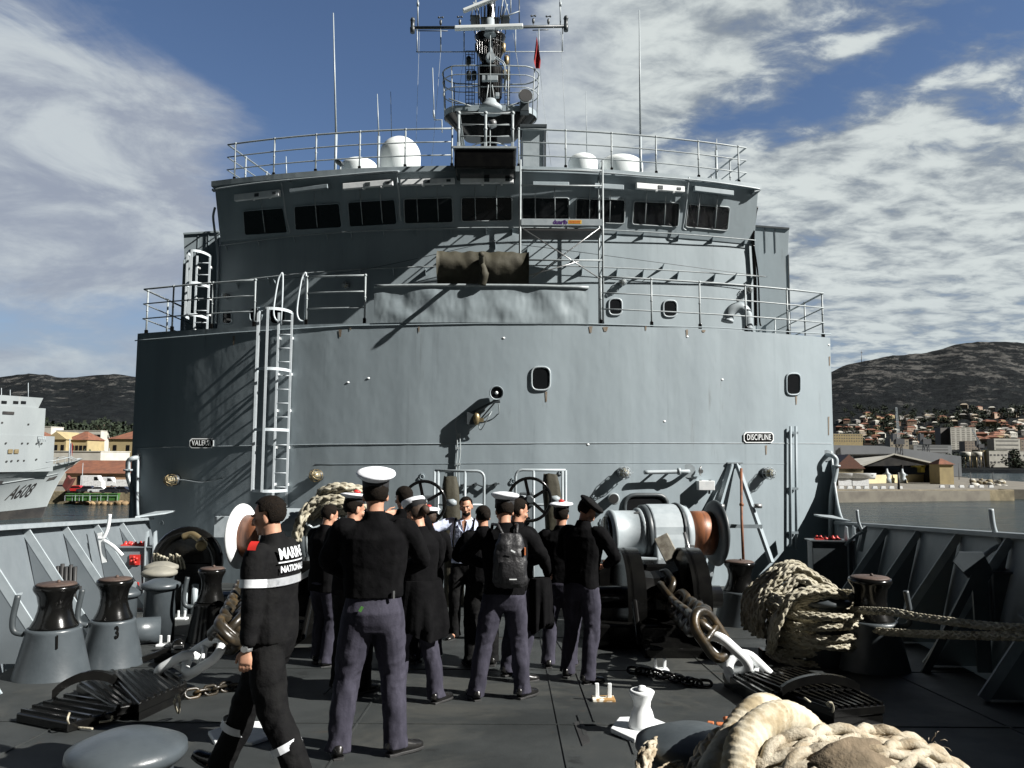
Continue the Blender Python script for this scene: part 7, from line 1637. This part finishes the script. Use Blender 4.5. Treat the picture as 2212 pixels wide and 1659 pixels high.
# ---------------------------------------------------------------- right hand pier head
zq = 2.8
tip = at(2181, 1081, .0); L0 = at(1780, 1086, .0)
land([(L0.x-60, L0.y), (L0.x, L0.y), (tip.x, tip.y), (tip.x+1, tip.y+7), (at(2060,1052,zq).x, tip.y+10), (at(2115,1046,zq).x, 236), (at(2130,1040,zq).x, 262), (at(2040,1034,zq).x, 300), (at(2060,1030,zq).x, 420), (L0.x-60, 420)], zq, ROAD, 'paved pier head beyond the right bulwark')
m = MB(); a, b = V((L0.x-60, L0.y-.5, 1.2)), V((tip.x+.6, tip.y-.5, 1.2)); m.bar(a, b, .9, 3.6); m.bar(V((tip.x+.6, tip.y-.6, 1.2)), V((tip.x+1.4, tip.y+7, 1.2)), .9, 3.6); tag(m.build('pier_wall', STONE, bevel=.1), 'pale stained pier wall on the right above the water', 'quay wall')
m = MB(); a, b = at(1800, 1046, zq), at(2035, 1041, zq); m.bar(a+V((0,0,1.5)), b+V((0,0,1.5)), .5, 3.0); m.bar(b+V((0,0,1.5)), b+V((4,14,1.5)), .5, 3.0); tag(m.build('yard_wall', mk('ochre wall', (.55,.47,.28), (.42,.36,.22), .9, scale=.15)), 'long ochre wall along the pier road', 'wall')
o = root('pier_rocks', at(2145, 1046, zq), 'pile of pale rocks and rubble at the end of the pier road', 'rocks'); r_ = random.Random(17)
for k in range(34):
    p = at(r_.uniform(2100, 2172), r_.uniform(1038, 1050), zq)+V((0,0,r_.uniform(-.5,.5))); r0 = r_.uniform(.5, 1.3); m = MB(); m.ball(p, (r0*1.3, r0, r0*.8), M.Rotation(r_.uniform(0,3), 3, 'Z'), 8, 5)
    for i, w_ in enumerate(m.v): dd = V(w_)-p; m.v[i] = tuple(p+dd*(1+.4*MN.noise(V(w_)*1.1)))
    m.build('rock', STONE if k % 3 else WALLW, o)
k_ = 0
for (us, v, n) in (((1822, 1962), 1042.5, 9), ((1800, 1945), 1056, 9), ((2036, 2142), 1053.5, 6)):
    for i in range(n):
        u = us[0]+(us[1]-us[0])*i/(n-1); p = at(u, v, zq); m = MB(); m.prism([p+V((-.75,0,0)), p+V((.75,0,0)), p+V((.6,0,.75)), p+V((-.6,0,.75))], (0,.7,0)); tag(m.build('concrete_block', WHITE, bevel=.04), 'white concrete block among those edging the pier road', 'block', 'white blocks edging the pier road')
ob, tp = pole(1937, 1060, 1020, 232, .35, 'thick dark post standing on the pier road', RUBBER, z=zq, name='mooring_post')
for u, v0, v1, lb in ((2092,1052,1020,'thin dark lamp post near the pier end'),(2140,1044,1020,'right thin post near the pier end'),(2067,1036,1000,'post beside the ochre house')): p = at(u, v0, zq); pole(u, v0, v1, p.y, .14, lb, RUBBER, z=zq)
# hangar
d = 300; xa, xb = P(1800, 1000, d).x, P(2022, 1000, d).x; za, zb_, zp = P(1800, 1006, d).z, P(2022, 1004, d).z, P(1930, 982, d).z; xp = P(1930, 982, d).x
o = root('hangar', ((xa+xb)/2, d+20, zq), 'large open hangar with a white gabled roof on the pier', 'hangar')
m = MB(); m.box(((xa+xb)/2, d+44, (zq+za)/2), (xb-xa, .5, za-zq)); m.box((xa, d+22, (zq+za)/2), (.5, 44, za-zq)); m.box((xb, d+22, (zq+zb_)/2), (.5, 44, zb_-zq)); m.build('wall', SHIPD, o)
m = MB(); gl = P(1862, 1006, d); m.bar(V((gl.x, d-.3, gl.z)), V((xp, d-.3, zp+.2)), .5, .5); m.bar(V((xp, d-.3, zp+.2)), V((xb+.8, d-.3, zb_+.2)), .5, .5); m.build('roof_edge', WALLW, o)
m = MB(); r1, r2 = P(1790, 984, d+44), P(1932, 982.5, d); m.prism([V((gl.x, d, gl.z)), V((xp, d, zp)), V((P(1885,980,d+44).x, d+44, zp)), V((P(1780,1000,d+44).x-6, d+44, gl.z))], (0,0,.35)); m.prism([V((xp, d, zp)), V((xb+.8, d, zb_)), V((xb+.8, d+44, zb_)), V((xp, d+44, zp))], (0,0,.35)); m.build('roof', WALLW, o)
m = MB(); m.prism([(gl.x+.5, d-.1, gl.z-.2), (xb, d-.1, zb_-.1), (xp, d-.1, zp-.2)], (0,.1,0)); m.build('gable_shade', SHIPD, o)  # dark sheet painted as the shade inside the open gable
for u in (1948, 2021): m = MB(); x = P(u, 1000, d).x; m.box((x, d-.4, (zq+zb_)/2), (.5, .5, zb_-zq)); m.build('post', WALLW if u > 2000 else SHIPD, o)
m = MB(); x = P(2001, 1010, d).x; m.box((x, d+6, zq+6.2), (4.0, 3, 1.0)); m.box((x+1, d+6, zq+5), (1.3, 3, 2.4)); m.build('yellow_crane_beam', mk('ochre machine', (.5,.42,.08)), o)
for u, lb in ((1916, 'grey machine standing in the hangar mouth'), (1949, 'white rotor shaped machine in the hangar mouth')):
    x = P(u, 1020, 296).x; oo = root('workshop_machine', (x, 296, zq), lb, 'machine'); m = MB(); m.lathe([(1.4,0),(1.3,1.6),(.9,2.2),(1.3,3.2),(.5,4.0),(.3,5.2)], (x, 296, zq), n=12); m.build('body', PIPE, oo); m = MB(); m.box((x, 295.9, zq+3), (3.6,.4,.3)); m.build('arm', PIPE, oo)
building('brown_roof_house', 'house with a rusty brown roof beside the hangar, at the ship side', 1800, 1862, 1030, 1012, 262, 14, STONE, mk('rusty roofing', (.13,.06,.04), (.09,.045,.035)), 'gabley', 4.5, [(2,1,3.2,2.6,.1,.8)], z0=zq)
building('ochre_pier_house', 'small ochre house with a red roof right of the hangar', 2026, 2056, 1040, 1003, 285, 7, CREAM, TERRACOTTA, 'hip', 2.0, z0=zq)
for u, w, lb in ((1818, 9, 'white boat hull behind the ochre wall, left'), (1850, 11, 'white boat hull behind the ochre wall, right')):
    c = at(u+6, 1041, zq); c.y = 262; c = V((P(u+6,1020,262).x, 262, zq)); m = MB(); rows = []
    for k in range(9): f_ = k/8-.5; ww = 1.5*(1-(abs(f_)*2)**2.5)+.05; rows.append([c+V((f_*w, -ww, 4.0)), c+V((f_*w*.95, -ww*.7, 2.6)), c+V((f_*w*.9, 0, 2.1)), c+V((f_*w*.95, ww*.7, 2.6)), c+V((f_*w, ww, 4.0))])
    m.sheet(rows, (0,0,.06)); m.box(c+V((0,0,3.7)), (w*.8, 2.0, .2)); m.box(c+V((0,0,1.1)), (w*.5,1.2,2.1)); tag(m.build('laid_up_boat', WHITEV), lb, 'boat')
# pontoon of fenders and buoys far off
r_ = random.Random(5)
for i in range(44):
    u = 2070+(i*6.5 if i < 12 else 78+(i-12)*2.6*1.6); p = at(u, 1012.5, .4); m = MB(); m.ball(p, (1.7,1.7,1.5) if i < 12 else (1.4,1.4,1.2), nu=8, nv=6); tag(m.build('buoy', REDB if 'REDB' in globals() else REDV), 'round red buoy on the line across the far basin', 'buoy', 'red buoys in a line')
land([xy_(1700,770), xy_(2600,770), xy_(2600,900), xy_(1700,900)], 2.6, ROAD, 'far quay across the right basin'); 
m = MB(); a, b = xy_(2060,768), xy_(2600,768); m.box(((a[0]+b[0])/2, 768, 1.3), (b[0]-a[0], 1.2, 3.4)); tag(m.build('far_quay_wall', mk('dark quay stone', (.05,.05,.045), (.035,.035,.03))), 'dark far quay wall behind the line of buoys', 'quay wall')
# town buildings across the basin
d = 430; o = root('long_shed', xy_(1930, d)+(2.6,), 'very long grey shed with a roof tapering to the right', 'shed')
m = MB(); pts = [P(1700, 960, d), P(1905, 963, d), P(1960, 970, d), P(2076, 985.5, d)]; m.prism([V((p.x, d, p.z)) for p in pts]+[V((pts[-1].x, d, zq)), V((pts[0].x, d, zq))], (0, 60, 0)); m.build('wall', mk('grey cladding', (.17,.18,.19), (.13,.14,.15), .6, scale=.06), o)
land([xy_(1700,425), (xy_(2085,425)[0], 425), (xy_(2085,425)[0], 560), xy_(1700,560)], 2.6, ROAD, 'ground under the long grey shed')
o = building('tower_block', 'tall white tower block with rows of balconies', 2053, 2108, 972, 923, 1120, 16, WALLW, WALLW, 'flat', z0=20, wins=[(5,14,4.2,1.2,.02,.98)], winmat=mk('balcony shade', (.20,.19,.17)))
m = MB(); a = P(2034, 940, 1122).x; b = P(2053, 940, 1122).x; zt = P(2040, 924, 1122).z; m.box(((a+b)/2, 1132, (20+zt)/2), (b-a, 15, zt-20)); m.build('side_wing', mk('shaded concrete', (.16,.15,.14), (.12,.115,.11)), o)
WS = mk('window shade', (.10,.10,.10))
building('white_balcony_block', 'white block with long dark balcony bands right of the tower', 2146, 2202, 967, 947, 1080, 16, WALLW, WALLW, 'flat', z0=12, wins=[(1,5,30,1.3,.05,.98)], winmat=WS)
building('ochre_apartment_block', 'pale ochre apartment block at the foot of the hill by the ship', 1800, 1863, 949, 937, 1250, 14, CREAM, WALLW, 'flat', z0=25, wins=[(12,3,1.6,1.6,.5,.98)], winmat=WS)
building('grey_office_block', 'low wide grey office block left of the tower', 1972, 2054, 975, 961, 1000, 16, mk('grey render', (.24,.25,.25)), None, 'flat', z0=8, wins=[(1,3,38,1.1,.5,.98)], winmat=WS)
building('brown_apartment_block', 'brownish apartment block right of the tower', 2083, 2116, 973, 953, 1060, 14, mk('brown render', (.25,.21,.17)), None, 'flat', z0=8, wins=[(5,6,2.0,1.2,.2,.98)], winmat=WS)
building('beige_block', 'beige block behind the harbour crane', 1922, 1962, 965, 948, 1000, 14, mk('beige render', (.33,.29,.22)), TERRACOTTA, 'flat', z0=8, wins=[(5,4,2.0,1.4,.3,.98)], winmat=WS)
building('white_workshop', 'white two storey workshop with square windows behind the tanks', 2134, 2174, 990, 973, 800, 12, WALLW, mk('green roofing', (.06,.08,.04)), 'flat', z0=2.6, wins=[(5,2,2.0,1.6,.2,.95)], winmat=WS)
building('white_workshop', 'second white workshop at the right edge of the photo', 2196, 2260, 990, 974, 800, 12, WALLW, None, 'flat', z0=2.6, wins=[(7,2,2.0,1.6,.2,.95)], winmat=WS)
building('ochre_workshop', 'ochre workshop between the tanks and the white workshop', 2112, 2133, 990, 972, 805, 12, CREAM, mk('green roofing', (.06,.08,.04)), 'flat', z0=2.6)
building('brown_apartment_block', 'brownish apartment block at the right edge of the photo', 2204, 2250, 966, 949, 1085, 14, mk('brown render', (.25,.21,.17)), None, 'flat', z0=10, wins=[(7,5,2.0,1.2,.2,.98)], winmat=WS)
for u, lb in ((2085, 'left white storage tank on legs'), (2109, 'right white storage tank on legs')):
    d = 790; x = P(u, 980, d).x; z1, z2 = P(u, 985, d).z, P(u, 977, d).z; o = root('storage_tank', (x, d, 2.6), lb, 'tank'); m = MB(); m.lathe([(4.6,0),(4.9,.3),(4.9,z2-z1),(4.5,z2-z1+.3),(.1,z2-z1+.6)], (x, d, z1), n=20); m.build('drum', WALLW, o)
    for k in range(6): m = MB(); m.tube([(x+4.2*cos(k*1.047), d+4.2*sin(k*1.047), 2.6), (x+4.2*cos(k*1.047), d+4.2*sin(k*1.047), z1+.2)], .35, 6); m.build('leg', BRASS, o)
for i, (u, d, h, w, lb) in enumerate(((2046,785,15,16,'dark round tree left of the tanks'),(2070,780,18,15,'dark tall tree before the tower block'),(2184,786,19,17,'dark tree between the two white workshops'),(2206,786,8,18,'low dark tree at the right edge'))):
    x, y = xy_(u, d); tree(x, y, 2.6, h, w, lb, PINE, 420, 60+i, trunk=.15)
# cranes
CR = mk('crane steel', (.08,.085,.09), (.06,.06,.065))
def lattice(m, a, b, w, n, r=.18):
    a, b = V(a), V(b); d = (b-a).normalized(); x = V((1,0,0)) if abs(d.x) < .8 else V((0,0,1)); x = (x-d*x.dot(d)).normalized(); y = d.cross(x)
    cs = [x*w+y*w, x*w-y*w, -x*w-y*w, -x*w+y*w]
    for c in cs: m.bar(a+c, b+c*.6, r)
    for k in range(n):
        p0, p1 = a.lerp(b, k/n), a.lerp(b, (k+1)/n)
        for i in range(4): m.bar(p0+cs[i]*(1-.4*k/n), p1+cs[(i+1) % 4]*(1-.4*(k+1)/n), r*.7)
def crane(u, d, vb, vcab, vt, ut, label, ps=1.0):
    p, q_, e = P(u, vb, d), P(u, vcab, d), P(ut, vt, d); p.z = 2.6; o = root('harbour_crane', p, label, 'crane')
    m = MB(); lattice(m, p, q_, 2.2*ps, 4, .4*ps); m.build('tower', CR, o); m = MB(); m.box(q_+V((0,0,1.2*ps)), (5.5*ps,4*ps,3.6*ps)); m.box(q_+V((-3.2*ps,0,4*ps)), (2.5*ps,3*ps,5*ps)); m.build('cab', CR, o); m = MB(); lattice(m, q_+V((0,0,3*ps)), e, .6*ps, 14, .16*ps); m.build('jib', PIPE, o)
    m = MB(); m.tube([q_+V((-3*ps,0,7*ps)), e], .10, 4); m.build('cable', CR, o)
crane(1942, 420, 985, 958, 880, 1936, 'harbour crane with an upright jib behind the hangar', .8)
crane(2000, 440, 985, 958, 944, 1974, 'squat harbour crane right of the tall one', .8)
crane(2118, 800, 980, 966, 928, 2100, 'distant crane with a slanting thin jib right of the tower', 1.0)
# houses on the hillside
HW = [WALLW, CREAM, mk('beige house', (.40,.34,.26)), mk('pink house', (.42,.30,.22)), mk('grey house', (.26,.25,.23))]; HP = []
for k in range(5):
    m = MB(); w, dp, h = (11, 9, 5.5) if k % 2 == 0 else (15, 9, 7); m.box((0,0,h/2-2), (w, dp, h+4), mi=0); m.add([(-w/2-.4,-dp/2-.4,h+.001),(w/2+.4,-dp/2-.4,h+.001),(w/2+.4,dp/2+.4,h+.001),(-w/2-.4,dp/2+.4,h+.001),(-w/4,0,h+2.2),(w/4,0,h+2.2)], [(0,1,5,4),(1,2,5),(2,3,4,5),(3,0,4),(3,2,1,0)], 1)
    for a in range(3): m.box((-w/3+a*w/3, -dp/2-.02, h*.55), (1.3,.1,1.5), mi=2)
    me_ = m.build('hillside_house', [HW[k], TERRACOTTA if k in (1, 3) else HW[k], WS]); HP.append(me_)
r_ = random.Random(77); cnt = 0; seen = []
for tr_ in range(1400):
    if cnt >= 175: break
    u = r_.uniform(1806, 2225); vmax = 962; vmin = 882+max(0, (2000-u))*.10
    v = vmin+(vmax-vmin)*r_.random()**.62
    if u < 1990 and v < 905 and r_.random() < .75: continue
    if any(abs(u-a)*.6+abs(v-b)*1.2 < 3.4 for a, b in seen): continue
    p = on_hill(u, v)
    if p is None: continue
    seen.append((u, v)); k = r_.randrange(5); c = dup(HP[k], (p.x, p.y, terrain(p.x, p.y)), r_.uniform(-.6,.6), r_.uniform(.75,1.35))
    roofw = ('a red tiled roof' if k in (1, 3) else 'a pale roof'); col_ = ('white','ochre','beige','pinkish','grey')[k]
    tag(c, '%s house with %s among the hillside houses on the right' % (col_, roofw), 'house', 'houses on the right hillside, %s' % col_); cnt += 1
for h_ in HP: bpy.data.objects.remove(h_)
# dark trees among the houses: small clumps copied about the slope
TP = []
for k in range(3):
    m = MB(); r2 = random.Random(90+k); m.tube([(0,0,-2),(0,0,6)], [.5,.2], 6, mi=1)
    for i in range(90):
        d_ = V((r2.gauss(0,1), r2.gauss(0,1), r2.gauss(0,.8))).normalized()*r2.uniform(2.0,5.0); p = V((d_.x, d_.y, 6+d_.z*.8)); a, b_ = V((r2.uniform(-1,1), r2.uniform(-1,1), r2.uniform(-1,1))), V((r2.uniform(-1,1), r2.uniform(-1,1), r2.uniform(-1,1))); m.add([p-a, p+b_, p+a, p-b_], [(0,1,2,3)])
    TP.append(m.build('hillside_tree', [PINE, BARK], recalc=False))
for i in range(190):
    u = r_.uniform(1806, 2225); v = r_.uniform(886, 966); p = on_hill(u, v)
    if p is None: continue
    c = dup(TP[i % 3], (p.x, p.y, terrain(p.x, p.y)-1), r_.uniform(0,6), r_.uniform(.8,1.9)); tag(c, 'dark bushy tree between the hillside houses on the right', 'tree', 'trees on the right hillside')
for h_ in TP: bpy.data.objects.remove(h_)
ps = on_hill(1861, 772)
m = MB(); p = P(1861, 790, 2500); m.tube([p, P(1861, 757, 2500)], [1.2,.6], 5); m.box(P(1861,762,2500), (5,2,2)); tag(m.build('relay_mast', CR), 'thin relay mast on the left shoulder of the right hill', 'mast')
m = MB(); p = P(128, 845, 2550); m.tube([p, P(128, 824, 2550)], [1.5,1.0], 5); m.box(P(128,822,2550), (9,2,2)); tag(m.build('relay_mast', CR), 'relay mast on the ridge above the neighbouring ship', 'mast')
